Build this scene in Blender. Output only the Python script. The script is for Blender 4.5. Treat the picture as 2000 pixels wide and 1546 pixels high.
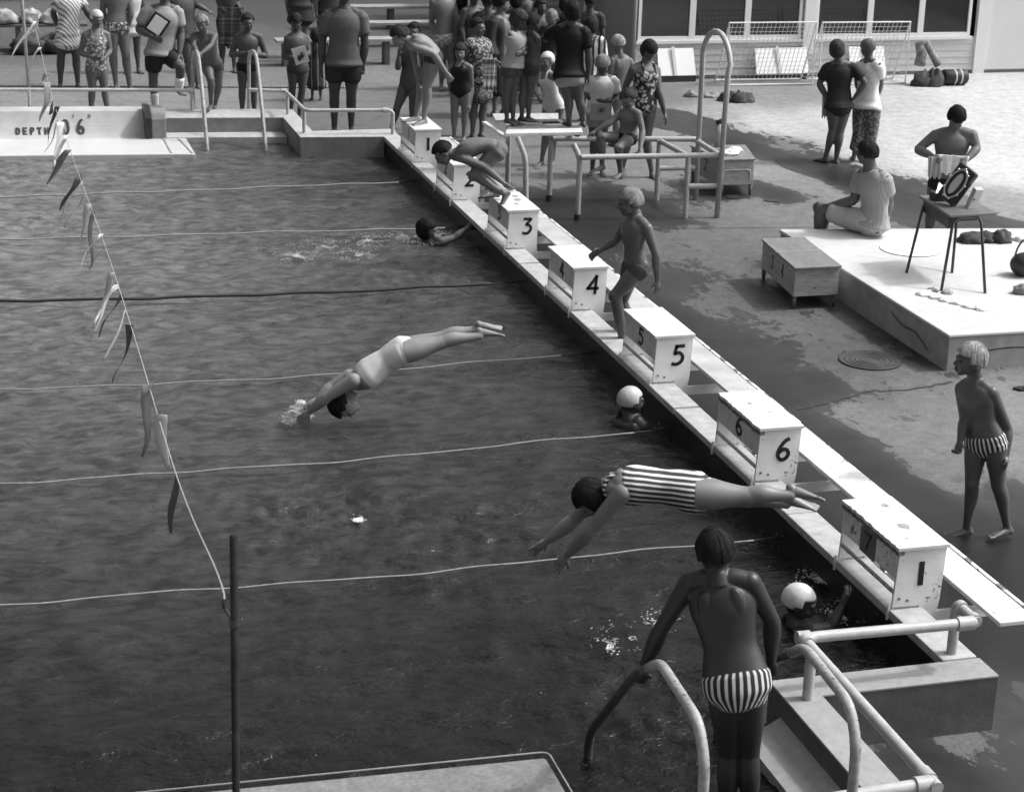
import bpy, bmesh, math, random
import numpy as np
from mathutils import Vector, Matrix, noise
random.seed(7)
for o in list(bpy.data.objects): bpy.data.objects.remove(o, do_unlink=True)
SC = bpy.context.scene
COL = SC.collection
# ------------------------------------------------------------------ camera
def cam_axes(yaw, pit, roll):
    cy, sy, cp, sp = math.cos(yaw), math.sin(yaw), math.cos(pit), math.sin(pit)
    f = Vector((-sy*cp, cy*cp, -sp)); r = Vector((cy, sy, 0)); u = r.cross(f)
    cr, sr = math.cos(roll), math.sin(roll)
    return r*cr+u*sr, u*cr-r*sr, f
CAM = Vector((-5.0601, -24.0168, 5.1071))
cr_, cu_, cf_ = cam_axes(-0.281844*-1*-1, 0.328139, 0.027839)
cd = bpy.data.cameras.new('camera'); co = bpy.data.objects.new('camera', cd); COL.objects.link(co)
m = Matrix((cr_, cu_, -cf_)).transposed().to_4x4(); m.translation = CAM; co.matrix_world = m
cd.sensor_width = 36; cd.lens = 3794.33/2000*36; cd.clip_end = 6000; cd.clip_start = .1
cd.dof.use_dof = True; cd.dof.focus_distance = 13.2; cd.dof.aperture_fstop = 8
SC.camera = co
# ------------------------------------------------------------------ light
SUN_DIR = Vector((0.78, -0.10, 0.95)).normalized()      # towards the sun
w = bpy.data.worlds.new('World'); SC.world = w; w.use_nodes = True
nt = w.node_tree; bg = nt.nodes['Background']
sky = nt.nodes.new('ShaderNodeTexSky'); sky.sky_type = 'NISHITA'; sky.sun_disc = False
sky.sun_elevation = math.asin(SUN_DIR.z); sky.sun_rotation = math.atan2(SUN_DIR.x, SUN_DIR.y)
sky.dust_density = 10.0; sky.air_density = 1.0
bw = nt.nodes.new('ShaderNodeRGBToBW')
nt.links.new(sky.outputs[0], bw.inputs[0]); nt.links.new(bw.outputs[0], bg.inputs[0]); bg.inputs[1].default_value = 0.15
sl = bpy.data.lights.new('sun', 'SUN'); sl.energy = 2.05; sl.angle = math.radians(4.0); sl.color = (1, 1, 1)
so = bpy.data.objects.new('sun', sl); COL.objects.link(so); so.rotation_euler = SUN_DIR.to_track_quat('Z', 'Y').to_euler()
SC.view_settings.view_transform = 'Standard'; SC.view_settings.look = 'None'; SC.view_settings.exposure = 0.33; SC.view_settings.gamma = 1
SC.render.engine = 'CYCLES'
# ------------------------------------------------------------------ materials (the photograph is black and white: all greys)
MATS = {}
def mat(key, g, rough=.6, spec=.5, nscale=None, namt=.15, chips=None, bump=0, bscale=40, pattern=None, metal=0, stretch=None, sheen=0):
    """g grey albedo; nscale/namt mottling; chips=(scale, threshold, colour) paint chips; pattern = list/tuple"""
    if key in MATS: return MATS[key]
    m = bpy.data.materials.new(key); m.use_nodes = True; MATS[key] = m
    n = m.node_tree; L = n.links; P = n.nodes['Principled BSDF']
    P.inputs['Roughness'].default_value = rough; P.inputs['Specular IOR Level'].default_value = spec; P.inputs['Metallic'].default_value = metal
    P.inputs['Base Color'].default_value = (g, g, g, 1)
    tc = n.nodes.new('ShaderNodeTexCoord'); co = tc.outputs['Object']
    def N(t, **k):
        x = n.nodes.new(t)
        for a, b in k.items(): setattr(x, a, b)
        return x
    def math_(op, a, b=None, clamp=False):
        x = N('ShaderNodeMath', operation=op, use_clamp=clamp)
        for i, v in enumerate((a, b)):
            if v is None: continue
            if isinstance(v, (int, float)): x.inputs[i].default_value = v
            else: L.new(v, x.inputs[i])
        return x.outputs[0]
    def noise_(scale, det=4, vec=None, rough_=.6):
        x = N('ShaderNodeTexNoise'); x.inputs['Scale'].default_value = scale; x.inputs['Detail'].default_value = det; x.inputs['Roughness'].default_value = rough_
        L.new(vec or co, x.inputs['Vector']); return x.outputs[0]
    def ramp(v, lo, hi, a, b):
        x = N('ShaderNodeMapRange'); x.inputs[1].default_value = lo; x.inputs[2].default_value = hi; x.inputs[3].default_value = a; x.inputs[4].default_value = b
        L.new(v, x.inputs[0]); return x.outputs[0]
    col = None
    vec = co
    if stretch:
        mp = N('ShaderNodeMapping'); mp.inputs['Scale'].default_value = stretch; L.new(co, mp.inputs[0]); vec = mp.outputs[0]
    if pattern:
        k = pattern[0]
        if k == 'stripe':      # ('stripe', dir, period, duty, dark, light)
            _, d, per, duty, a, b = pattern
            dp = N('ShaderNodeVectorMath', operation='DOT_PRODUCT'); L.new(co, dp.inputs[0]); dp.inputs[1].default_value = d
            wob = math_('MULTIPLY', noise_(5, 2), per*.5)
            v = math_('FRACT', math_('ADD', math_('DIVIDE', math_('ADD', dp.outputs['Value'], wob), per), 50.0))
            tri = math_('ABSOLUTE', math_('SUBTRACT', v, .5))
            col = ramp(tri, duty/2-.05, duty/2+.05, b, a)
        elif k == 'angstripe':   # stripes that run up and down all round the body
            _, cen, lt_, fw_, cnt, duty, a, b = pattern
            sb_ = N('ShaderNodeVectorMath', operation='SUBTRACT'); L.new(co, sb_.inputs[0]); sb_.inputs[1].default_value = cen
            dd = []
            for q_ in (lt_, fw_):
                dp = N('ShaderNodeVectorMath', operation='DOT_PRODUCT'); L.new(sb_.outputs[0], dp.inputs[0]); dp.inputs[1].default_value = q_; dd.append(dp.outputs['Value'])
            an = math_('ARCTAN2', dd[0], math_('MULTIPLY', dd[1], 1.3))
            v = math_('FRACT', math_('ADD', math_('ADD', math_('MULTIPLY', an, cnt/6.2832), math_('MULTIPLY', noise_(6, 2), .35)), 50.0))
            tri = math_('ABSOLUTE', math_('SUBTRACT', v, .5)); col = ramp(tri, duty/2-.05, duty/2+.05, b, a)
        elif k == 'multi':     # irregular banded cloth
            _, d, per, a, b = pattern
            dp = N('ShaderNodeVectorMath', operation='DOT_PRODUCT'); L.new(co, dp.inputs[0]); dp.inputs[1].default_value = d
            x = N('ShaderNodeTexNoise', noise_dimensions='1D'); x.inputs['Scale'].default_value = 1/per; x.inputs['Detail'].default_value = 3
            L.new(dp.outputs['Value'], x.inputs['W']); col = ramp(x.outputs[0], .42, .58, a, b)
        elif k == 'floral':    # ('floral', scale, a, b)
            _, s, a, b = pattern
            vo = N('ShaderNodeTexVoronoi'); vo.inputs['Scale'].default_value = s; 
            nz = N('ShaderNodeTexNoise'); nz.inputs['Scale'].default_value = s*.9; L.new(co, nz.inputs['Vector'])
            mx = N('ShaderNodeVectorMath', operation='ADD'); sc = N('ShaderNodeVectorMath', operation='SCALE'); sc.inputs['Scale'].default_value = 1.6/s
            L.new(nz.outputs['Color'], sc.inputs[0]); L.new(co, mx.inputs[0]); L.new(sc.outputs[0], mx.inputs[1]); L.new(mx.outputs[0], vo.inputs['Vector'])
            col = ramp(vo.outputs['Distance'], .25, .55, b, a)
        elif k == 'check':
            _, s, a, b = pattern
            ck = N('ShaderNodeTexWave'); ck.inputs['Scale'].default_value = s; ck.bands_direction = 'DIAGONAL'; ck.inputs['Distortion'].default_value = 3
            L.new(co, ck.inputs[0]); col = ramp(ck.outputs['Fac'], .3, .7, a, b)
        elif k == 'dots':
            _, s, a, b = pattern
            vo = N('ShaderNodeTexVoronoi'); vo.inputs['Scale'].default_value = s; L.new(co, vo.inputs['Vector'])
            col = ramp(vo.outputs['Distance'], .2, .3, b, a)
    if nscale:
        v = ramp(noise_(nscale, 5, vec), .3, .7, 1-namt, 1+namt)
        v2 = ramp(noise_(nscale*.21, 3, vec), .3, .7, 1-namt*.6, 1+namt*.6)
        v = math_('MULTIPLY', v, v2)
        col = math_('MULTIPLY', v, g if col is None else col)
    if chips:
        s, th, cc = chips
        c = ramp(noise_(s, 6, None, .7), th, th+.02, 0, 1)
        mixn = N('ShaderNodeMix'); L.new(c, mixn.inputs[0])
        if col is None: mixn.inputs[2].default_value = g
        else: L.new(col, mixn.inputs[2])
        mixn.inputs[3].default_value = cc; col = mixn.outputs[0]
    if col is not None: L.new(col, P.inputs['Base Color'])
    if bump:
        b = N('ShaderNodeBump'); b.inputs['Strength'].default_value = bump; b.inputs['Distance'].default_value = .004
        L.new(noise_(bscale, 5, vec), b.inputs['Height']); L.new(b.outputs[0], P.inputs['Normal'])
    return m
M_WHITE = mat('white_paint', .76, .5, nscale=7, namt=.10, chips=(13, .675, .16), bump=.3, bscale=60)
M_WHITE2 = mat('worn_white_paint', .60, .5, nscale=12, namt=.14, chips=(10, .655, .12), bump=.4, bscale=50)
M_BLACK = mat('black_paint', .015, .4)
M_CONC = mat('pale_concrete', .27, .8, nscale=22, namt=.12, bump=.5, bscale=90, chips=(5, .70, .25))
M_CONCW = mat('white_concrete', .36, .75, nscale=14, namt=.18, bump=.5, bscale=90)
M_SHELF = mat('white_shelf_paint', .52, .35, nscale=6, namt=.06)
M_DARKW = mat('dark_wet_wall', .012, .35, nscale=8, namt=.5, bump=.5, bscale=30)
M_PIPE = mat('white_pipe_paint', .38, .45, nscale=16, namt=.14, chips=(18, .70, .2), bump=.2, bscale=60)
M_PIPER = mat('rusty_pipe_paint', .30, .5, nscale=20, namt=.25, chips=(26, .60, .07), bump=.4)
M_PIPED = mat('dark_pipe', .014, .8, spec=.15, nscale=20, namt=.4)
M_WOOD = mat('plywood', .30, .6, nscale=5, namt=.3, stretch=(1.5, 1.5, 12), bump=.2)
M_WOODD = mat('dark_plywood', .10, .6, nscale=5, namt=.3, stretch=(1.5, 1.5, 12), bump=.2)
M_WOODT = mat('plywood_top', .17, .55, nscale=5, namt=.25, stretch=(10, 1.2, 1))
M_ROPE = mat('pale_rope', .24, .8, nscale=120, namt=.3)
M_ROPED = mat('dark_rope', .02, .8)
M_METAL = mat('dark_metal', .03, .35, spec=.6)
# ------------------------------------------------------------------ object helpers
def link(name, me, parent=None, m=None, smooth=False):
    o = bpy.data.objects.new(name, me); COL.objects.link(o)
    if m is not None: me.materials.append(m)
    if smooth:
        for p in me.polygons: p.use_smooth = True
    if parent is not None: o.parent = parent
    return o
def tag(o, label=None, cat=None, group=None, kind=None):
    if label: o['label'] = label
    if cat: o['category'] = cat
    if group: o['group'] = group
    if kind: o['kind'] = kind
    return o
def thing(name, label, cat, loc=(0, 0, 0), group=None):
    o = bpy.data.objects.new(name, None); COL.objects.link(o); o.location = loc; o.empty_display_size = .2
    return tag(o, label, cat, group)
def origin_of(o):
    v = Vector((0, 0, 0))
    while o is not None: v += Vector(o.location); o = o.parent
    return v
class MB:
    def __init__(s): s.v = []; s.f = []
    def add(s, vs, fs):
        b = len(s.v); s.v += [tuple(x) for x in vs]; s.f += [tuple(b+i for i in f) for f in fs]; return s
    def box(s, x0, x1, y0, y1, z0, z1):
        return s.hexa([(x0, y0, z0), (x1, y0, z0), (x1, y1, z0), (x0, y1, z0), (x0, y0, z1), (x1, y0, z1), (x1, y1, z1), (x0, y1, z1)])
    def hexa(s, v): return s.add(v, [(0, 3, 2, 1), (4, 5, 6, 7), (0, 1, 5, 4), (1, 2, 6, 5), (2, 3, 7, 6), (3, 0, 4, 7)])
    def beam(s, a, b, wd, ht, up=(0, 0, 1)):
        a, b = Vector(a), Vector(b); d = (b-a).normalized(); sd = d.cross(Vector(up)).normalized(); u = sd.cross(d)
        q = [(-1, -1), (1, -1), (1, 1), (-1, 1)]
        lo = [a+sd*wd/2*i+u*ht/2*j for i, j in q]; hi = [b+sd*wd/2*i+u*ht/2*j for i, j in q]
        return s.add(lo+hi, [(0, 3, 2, 1), (4, 5, 6, 7), (0, 1, 5, 4), (1, 2, 6, 5), (2, 3, 7, 6), (3, 0, 4, 7)])
    def prism(s, poly, axis, a, b):
        """poly 2-D points in the plane normal to axis, extruded a..b"""
        def P(p, t): return {'x': (t, p[0], p[1]), 'y': (p[0], t, p[1]), 'z': (p[0], p[1], t)}[axis]
        n = len(poly); vs = [P(p, a) for p in poly]+[P(p, b) for p in poly]
        return s.add(vs, [tuple(range(n))[::-1], tuple(range(n, 2*n))]+[(i, (i+1) % n, n+(i+1) % n, n+i) for i in range(n)])
    def tube(s, pts, r, seg=12, caps=True):
        pts = [Vector(p) for p in pts]; rs = r if isinstance(r, (list, tuple)) else [r]*len(pts)
        vs = []; fs = []; prev = None
        for i, p in enumerate(pts):
            t = (pts[min(i+1, len(pts)-1)]-pts[max(i-1, 0)]).normalized()
            if prev is None:
                a = Vector((0, 0, 1)) if abs(t.z) < .9 else Vector((1, 0, 0)); n = t.cross(a).normalized()
            else: n = (prev-t*prev.dot(t)).normalized()
            prev = n; b = t.cross(n)
            for k in range(seg):
                an = 2*math.pi*k/seg; vs.append(p+(n*math.cos(an)+b*math.sin(an))*rs[i])
        for i in range(len(pts)-1):
            for k in range(seg): fs.append((i*seg+k, i*seg+(k+1) % seg, (i+1)*seg+(k+1) % seg, (i+1)*seg+k))
        if caps: fs += [tuple(range(seg))[::-1], tuple((len(pts)-1)*seg+k for k in range(seg))]
        return s.add(vs, fs)
    def disc(s, c, r, z0, z1, seg=32): return s.prism([(c[0]+r*math.cos(2*math.pi*i/seg), c[1]+r*math.sin(2*math.pi*i/seg)) for i in range(seg)], 'z', z0, z1)
    def ell(s, c, rx, ry, rz, seg=16, rings=10, f=None):
        vs = []; fs = []
        for i in range(rings+1):
            th = math.pi*i/rings
            for k in range(seg):
                a = 2*math.pi*k/seg; d = Vector((math.sin(th)*math.cos(a), math.sin(th)*math.sin(a), math.cos(th)))
                q = 1 if f is None else f(d); vs.append((c[0]+d.x*rx*q, c[1]+d.y*ry*q, c[2]+d.z*rz*q))
        for i in range(rings):
            for k in range(seg): fs.append((i*seg+k, (i+1)*seg+k, (i+1)*seg+(k+1) % seg, i*seg+(k+1) % seg))
        return s.add(vs, fs)
    def build(s, name, m, parent=None, smooth=False, bevel=0, auto=False):
        o0 = origin_of(parent) if parent is not None else Vector((0, 0, 0))
        me = bpy.data.meshes.new(name); me.from_pydata([tuple(Vector(v)-o0) for v in s.v], [], s.f)
        bm = bmesh.new(); bm.from_mesh(me); bmesh.ops.remove_doubles(bm, verts=bm.verts, dist=1e-6)
        bmesh.ops.recalc_face_normals(bm, faces=bm.faces)
        if bevel: bmesh.ops.bevel(bm, geom=[e for e in bm.edges if len(e.link_faces) == 2 and e.calc_face_angle() > .5], offset=bevel, segments=2, affect='EDGES', profile=.6)
        bm.to_mesh(me); bm.free()
        if smooth:
            for p in me.polygons: p.use_smooth = True
            if auto:
                me.set_sharp_from_angle(angle=math.radians(40))
        return link(name, me, parent, m)
def arc_path(pts, r=.1, n=6):
    """polyline with rounded corners"""
    P = [Vector(p) for p in pts]; out = [P[0]]
    for i in range(1, len(P)-1):
        a, b, c = P[i-1], P[i], P[i+1]; d1 = (a-b); d2 = (c-b); k = min(r, d1.length*.45, d2.length*.45)
        p, q = b+d1.normalized()*k, b+d2.normalized()*k
        for j in range(n+1):
            t = j/n; out.append(p*(1-t)**2+b*2*t*(1-t)+q*t*t)
    return out+[P[-1]]
def smooth_path(pts, n=6):
    P = [Vector(p) for p in pts]; Q = [P[0]*2-P[1]]+P+[P[-1]*2-P[-2]]; out = []
    for i in range(1, len(Q)-2):
        for j in range(n):
            t = j/n; a, b, c, d = Q[i-1:i+3]
            out.append(.5*((2*b)+(c-a)*t+(2*a-5*b+4*c-d)*t*t+(3*b-a-3*c+d)*t**3))
    return out+[P[-1]]
GLY = {'1': [[(.3, 0), (.3, 1)]], '2': [[(.04, .78), (.16, .97), (.4, .98), (.55, .78), (.42, .48), (.05, .02), (.1, .02), (.6, .03)]],
 '3': [[(.06, .98), (.3, .97), (.54, .96), (.44, .8), (.28, .6), (.46, .55), (.6, .36), (.5, .08), (.28, .0), (.06, .06)]],
 '4': [['s', (.55, .28), (-.02, .30), (.42, 1), (.42, 0)]],
 '5': [['s', (.55, .98), (.18, .97), (.14, .58)], [(.14, .58), (.36, .62), (.56, .44), (.54, .16), (.3, .0), (.02, .04)]],
 '6': [[(.52, 1), (.3, .88), (.1, .55), (.05, .25), (.2, .02), (.42, .04), (.55, .24), (.46, .45), (.26, .5), (.08, .34)]],
 '7': [['s', (.02, .95), (.52, .98), (.2, 0)]], '0': [[(.3, 1), (.08, .8), (.04, .4), (.16, .05), (.36, .02), (.54, .3), (.5, .8), (.3, 1)]],
 'D': [['s', (.05, 0), (.05, 1)], [(.05, 1), (.4, .9), (.52, .5), (.4, .1), (.05, 0)]], 'E': [['s', (.5, 1), (.06, 1), (.06, 0), (.5, 0)], ['s', (.06, .5), (.42, .5)]],
 'P': [['s', (.06, 0), (.06, 1)], [(.06, 1), (.4, .98), (.5, .75), (.38, .5), (.06, .48)]], 'T': [['s', (0, 1), (.56, 1)], ['s', (.28, 1), (.28, 0)]],
 'H': [['s', (.06, 0), (.06, 1)], ['s', (.5, 0), (.5, 1)], ['s', (.06, .5), (.5, .5)]], "'": [['s', (.2, 1), (.2, .8)]], '"': [['s', (.1, 1), (.1, .8)], ['s', (.32, 1), (.32, .8)]]}
def glyph(mb, ch, o, ux, uy, nrm, wd):
    """brush-painted character: flat strokes 2 mm proud; o lower left corner, ux/uy full-size axes"""
    o, ux, uy, nrm = map(Vector, (o, ux, uy, nrm))
    for st in GLY[ch]:
        sharp = st[0] == 's'; pts = st[1:] if sharp else st
        P = [o+ux*p[0]+uy*p[1] for p in pts]
        segs = [[P[i], P[i+1]] for i in range(len(P)-1)] if sharp else [smooth_path(P, 5)] if len(P) > 2 else [P]
        for sg in segs:
            n = len(sg); L_, R_ = [], []
            for i, p in enumerate(sg):
                t = (sg[min(i+1, n-1)]-sg[max(i-1, 0)]).normalized(); sd = t.cross(nrm.normalized())*wd/2
                e = t*wd*.4*(-1 if i == 0 else 1 if i == n-1 else 0) if sharp else Vector((0, 0, 0))
                L_.append(p+sd+e); R_.append(p-sd+e)
            k = nrm.normalized()*.003
            for a, b in ((0, 0),):
                vs = [q+k for q in L_]+[q+k for q in R_]+list(L_)+list(R_)
                fs = []
                for i in range(n-1):
                    fs += [(i, i+1, n+i+1, n+i), (2*n+i, 3*n+i, 3*n+i+1, 2*n+i+1), (i, 2*n+i, 2*n+i+1, i+1), (n+i, n+i+1, 3*n+i+1, 3*n+i)]
                fs += [(0, n, 3*n, 2*n), (n-1, 3*n-1, 4*n-1, 2*n-1)]
                mb.add(vs, fs)
# ------------------------------------------------------------------ deck
GS = np.array([(0.35, -1.5, 0.012, 1), (0.35, -2.5, 0.012, 1), (0.35, -3.5, 0.012, 1), (0.35, -4.5, 0.012, 1), (0.35, -5.5, 0.012, 1), (0.35, -6.5, 0.012, 1), (0.35, -7.5, 0.012, 1), (0.35, -8.5, 0.012, 1), (0.35, -9.5, 0.012, 1), (0.35, -10.5, 0.012, 1), (0.35, -11.5, 0.012, 1), (0.35, -12.5, 0.012, 1), (0.35, -13.5, 0.012, 1), (0.35, -14.5, 0.012, 1), (0.35, -15.5, 0.012, 1), (1.0, -15.2, 0.03, 1), (0.6, -16.5, 0.05, 0.9), (0.9, -12.5, 0.055, 1), (1.0, -10.8, 0.06, 1), (4.18, 4.13, 0.267, 0), (5.14, 3.35, 0.311, 0), (5.46, 2.06, 0.554, 0), (6.71, 3.15, 0.437, 0), (5.9, 1.21, 0.835, 0), (7.38, 3.51, 0.41, 0), (8.52, 3.37, 0.835, 0), (7.59, 0.6, 0.881, 0), (10.17, 3.17, 1.025, 0), (9.08, 0.4, 1.025, 0), (7.15, -1.75, 1.025, 0), (7.88, -2.17, 1.076, 0), (6.65, -3.99, 0.523, 0), (7.11, 1.44, 0.835, 0), (6.43, -0.99, 0.835, 0), (4.87, 1.55, 0.157, 1), (4.84, -0.26, 0.078, 1), (5.2, -1.46, 0.068, 1), (5.41, -2.4, 0.034, 1), (5.73, -3.58, 0.089, 1), (5.9, -4.52, 0.114, 1), (6.18, -5.29, 0.128, 1), (3.87, 0.05, 0.41, 0), (4.68, -1.69, 0.494, 0), (4.71, -2.58, 0.384, 0), (5.54, -0.53, 0.19, 0.5), (4.4, -3.89, 0.311, 0), (3.7, -4.03, 0.311, 0), (3.72, -3.52, 0.289, 0), (3.62, -2.97, 0.041, 1), (4.24, -3.07, 0.058, 1), (2.84, -1.1, 0.311, 0), (2.14, -0.03, 0.311, 0), (1.6, -1.66, 0.267, 0.2), (2.91, -1.87, 0.311, 0.1), (1.53, -3.16, 0.045, 1), (2.2, -3.01, 0.049, 1), (2.41, -3.31, 0.078, 0.8), (2.53, -3.83, 0.068, 0.8), (2.94, -3.9, 0.157, 0.5), (1.61, -4.4, 0.041, 1), (2.05, -5.16, 0.157, 0.3), (2.68, -5.04, 0.22, 0), (3.22, -4.44, 0.247, 0), (1.78, -6.36, 0.114, 0.6), (2.25, -6.44, 0.157, 0.4), (1.73, -7.47, 0.128, 0.5), (1.13, -7.71, 0.049, 1), (2.09, -7.88, 0.164, 0.3), (2.43, -8.28, 0.151, 0.3), (1.48, -8.74, 0.062, 0.9), (1.81, -9.11, 0.101, 0.6), (1.05, -8.96, 0.041, 1), (2.26, -9.2, 0.114, 0.3), (2.85, -9.01, 0.068, 0.5), (1.26, -9.86, 0.045, 1), (1.74, -9.82, 0.058, 0.9), (2.11, -10.03, 0.157, 0.4), (2.67, -9.86, 0.208, 0.2), (1.77, -10.74, 0.311, 0), (1.87, -11.25, 0.311, 0), (2.5, -10.63, 0.311, 0), (3.05, -10.74, 0.41, 0), (1.78, -12.01, 0.267, 0), (2.55, -11.62, 0.384, 0), (1.36, -11.14, 0.055, 1), (1.34, -11.81, 0.049, 1), (1.38, -12.24, 0.055, 1), (1.45, -12.65, 0.041, 1), (2.01, -12.58, 0.089, 0.7), (1.63, -13.25, 0.022, 1), (1.27, -13.35, 0.017, 1), (1.18, -13.92, 0.017, 1), (0.76, -14.8, 0.028, 1), (0.47, -15.2, 0.068, 0.8), (0.08, -15.55, 0.227, 0.3), (-0.25, -15.59, 0.058, 0.9), (0.14, -15.74, 0.041, 0.9), (-0.19, -16.06, 0.034, 0.9), (-0.55, -15.58, 0.157, 0.3), (0.63, -14.84, 0.028, 1), (0.59, -15.17, 0.114, 0.3), (0.33, -15.49, 0.311, 0.1), (-0.09, -15.58, 0.311, 0.1), (-0.4, -15.9, 0.041, 0.9), (0.11, -16.02, 0.114, 0.4), (-0.25, -16.12, 0.089, 0.5), (2.64, 1.66, 0.227, 0), (1.39, -0.25, 0.227, 0), (1.57, 1.81, 0.208, 0), (1.58, 3.38, 0.267, 0), (0.24, 2.36, 0.19, 0.3), (0.77, 3.48, 0.311, 0), (0.51, 5.73, 0.311, 0), (-0.25, 2.81, 0.247, 0), (-0.44, 7.31, 0.311, 0), (-1.42, 3.76, 0.384, 0), (-0.39, 10.7, 0.19, 0), (0.54, 12.58, 0.114, 0), (0.86, 9.97, 0.19, 0), (1.23, 5.64, 0.384, 0), (2.43, 10.44, 0.227, 0), (3.0, 13.09, 0.128, 0), (-2.42, 3.89, 0.41, 0), (-4.12, 4.11, 0.437, 0), (-4.54, 4.17, 0.41, 0), (-4.03, 6.26, 0.311, 0), (-2.59, 6.09, 0.334, 0), (-3.94, 8.21, 0.208, 0), (-1.73, 10.82, 0.19, 0), (-4.39, 9.33, 0.157, 0), (2.33, 6.5, 0.267, 0), (3.31, 5.4, 0.227, 0), (4.67, 10.24, 0.19, 0)])  # deck tone and wetness samples; leading strip paints in shade under the step board
WL = 0.10                                            # water level (deck = 0)
def deck():
    x0, x1, y0, y1, st = -6.5, 14.0, -19.5, 15.0, .1
    xs = np.arange(x0, x1+1e-6, st); ys = np.arange(y0, y1+1e-6, st); X, Y = np.meshgrid(xs, ys)
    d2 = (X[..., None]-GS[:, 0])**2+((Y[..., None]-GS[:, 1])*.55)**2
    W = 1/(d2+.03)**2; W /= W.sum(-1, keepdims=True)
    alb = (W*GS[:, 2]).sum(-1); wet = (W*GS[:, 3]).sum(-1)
    nx, ny = len(xs), len(ys)
    vs = [(x, y, 0) for y in ys for x in xs]
    fs = [(j*nx+i, j*nx+i+1, (j+1)*nx+i+1, (j+1)*nx+i) for j in range(ny-1) for i in range(nx-1)]
    me = bpy.data.meshes.new('deck'); me.from_pydata(vs, [], fs)
    for nm, a in (('alb', alb), ('wet', wet)):
        at = me.attributes.new(nm, 'FLOAT', 'POINT'); at.data.foreach_set('value', a.ravel().astype(np.float32))
    m = bpy.data.materials.new('deck_concrete'); m.use_nodes = True; n = m.node_tree; L = n.links; P = n.nodes['Principled BSDF']
    def N(t, **k):
        x = n.nodes.new(t)
        for a, b in k.items(): setattr(x, a, b)
        return x
    def mth(op, a, b=None, clamp=False):
        x = N('ShaderNodeMath', operation=op, use_clamp=clamp)
        for i, v in enumerate((a, b)):
            if v is None: continue
            if isinstance(v, (int, float)): x.inputs[i].default_value = v
            else: L.new(v, x.inputs[i])
        return x.outputs[0]
    def rmp(v, lo, hi, a, b):
        x = N('ShaderNodeMapRange'); x.inputs[1].default_value = lo; x.inputs[2].default_value = hi; x.inputs[3].default_value = a; x.inputs[4].default_value = b
        L.new(v, x.inputs[0]); return x.outputs[0]
    tc = N('ShaderNodeTexCoord')
    def nz(s, d=6, r=.6, str_=None):
        x = N('ShaderNodeTexNoise'); x.inputs['Scale'].default_value = s; x.inputs['Detail'].default_value = d; x.inputs['Roughness'].default_value = r
        if str_:
            mp = N('ShaderNodeMapping'); mp.inputs['Scale'].default_value = str_; L.new(tc.outputs['Object'], mp.inputs[0]); L.new(mp.outputs[0], x.inputs[0])
        else: L.new(tc.outputs['Object'], x.inputs[0])
        return x.outputs[0]
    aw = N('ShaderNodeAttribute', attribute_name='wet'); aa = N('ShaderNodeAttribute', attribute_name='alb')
    # ragged-edged wet patches and painted step-board shade: mask threshold broken by noise
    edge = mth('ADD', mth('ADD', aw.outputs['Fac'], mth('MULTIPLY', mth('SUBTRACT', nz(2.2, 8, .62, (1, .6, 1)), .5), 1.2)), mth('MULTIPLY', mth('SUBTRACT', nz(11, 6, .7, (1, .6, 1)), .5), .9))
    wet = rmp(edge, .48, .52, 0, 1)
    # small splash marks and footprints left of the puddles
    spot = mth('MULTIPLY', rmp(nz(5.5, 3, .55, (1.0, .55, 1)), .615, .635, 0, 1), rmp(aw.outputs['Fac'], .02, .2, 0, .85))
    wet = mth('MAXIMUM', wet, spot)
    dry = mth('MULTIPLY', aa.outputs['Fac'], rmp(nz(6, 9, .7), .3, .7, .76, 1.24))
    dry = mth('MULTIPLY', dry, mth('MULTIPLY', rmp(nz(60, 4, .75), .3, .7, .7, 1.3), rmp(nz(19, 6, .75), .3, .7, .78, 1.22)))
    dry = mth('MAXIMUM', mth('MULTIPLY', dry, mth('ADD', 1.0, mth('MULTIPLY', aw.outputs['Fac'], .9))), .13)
    wet_shade_c = mth('MULTIPLY', mth('MINIMUM', aa.outputs['Fac'], .15), rmp(nz(3, 5), .3, .7, .45, .85))
    mx = N('ShaderNodeMix'); L.new(wet, mx.inputs[0]); L.new(dry, mx.inputs[2]); L.new(wet_shade_c, mx.inputs[3])
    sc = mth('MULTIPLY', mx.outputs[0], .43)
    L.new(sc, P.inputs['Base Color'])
    L.new(rmp(wet, 0, 1, .85, .42), P.inputs['Roughness']); P.inputs['Specular IOR Level'].default_value = .35
    b = N('ShaderNodeBump'); b.inputs['Strength'].default_value = .5; b.inputs['Distance'].default_value = .004; L.new(nz(45, 6), b.inputs['Height']); L.new(b.outputs[0], P.inputs['Normal'])
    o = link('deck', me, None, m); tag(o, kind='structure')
    g = MB().add([(-3000, -3000, -.012), (3000, -3000, -.012), (3000, 3000, -.012), (-3000, 3000, -.012)], [(0, 1, 2, 3)]).build('ground', mat('far_ground', .16, .9, nscale=1.5, namt=.2)); tag(g, kind='structure')
deck()
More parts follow.
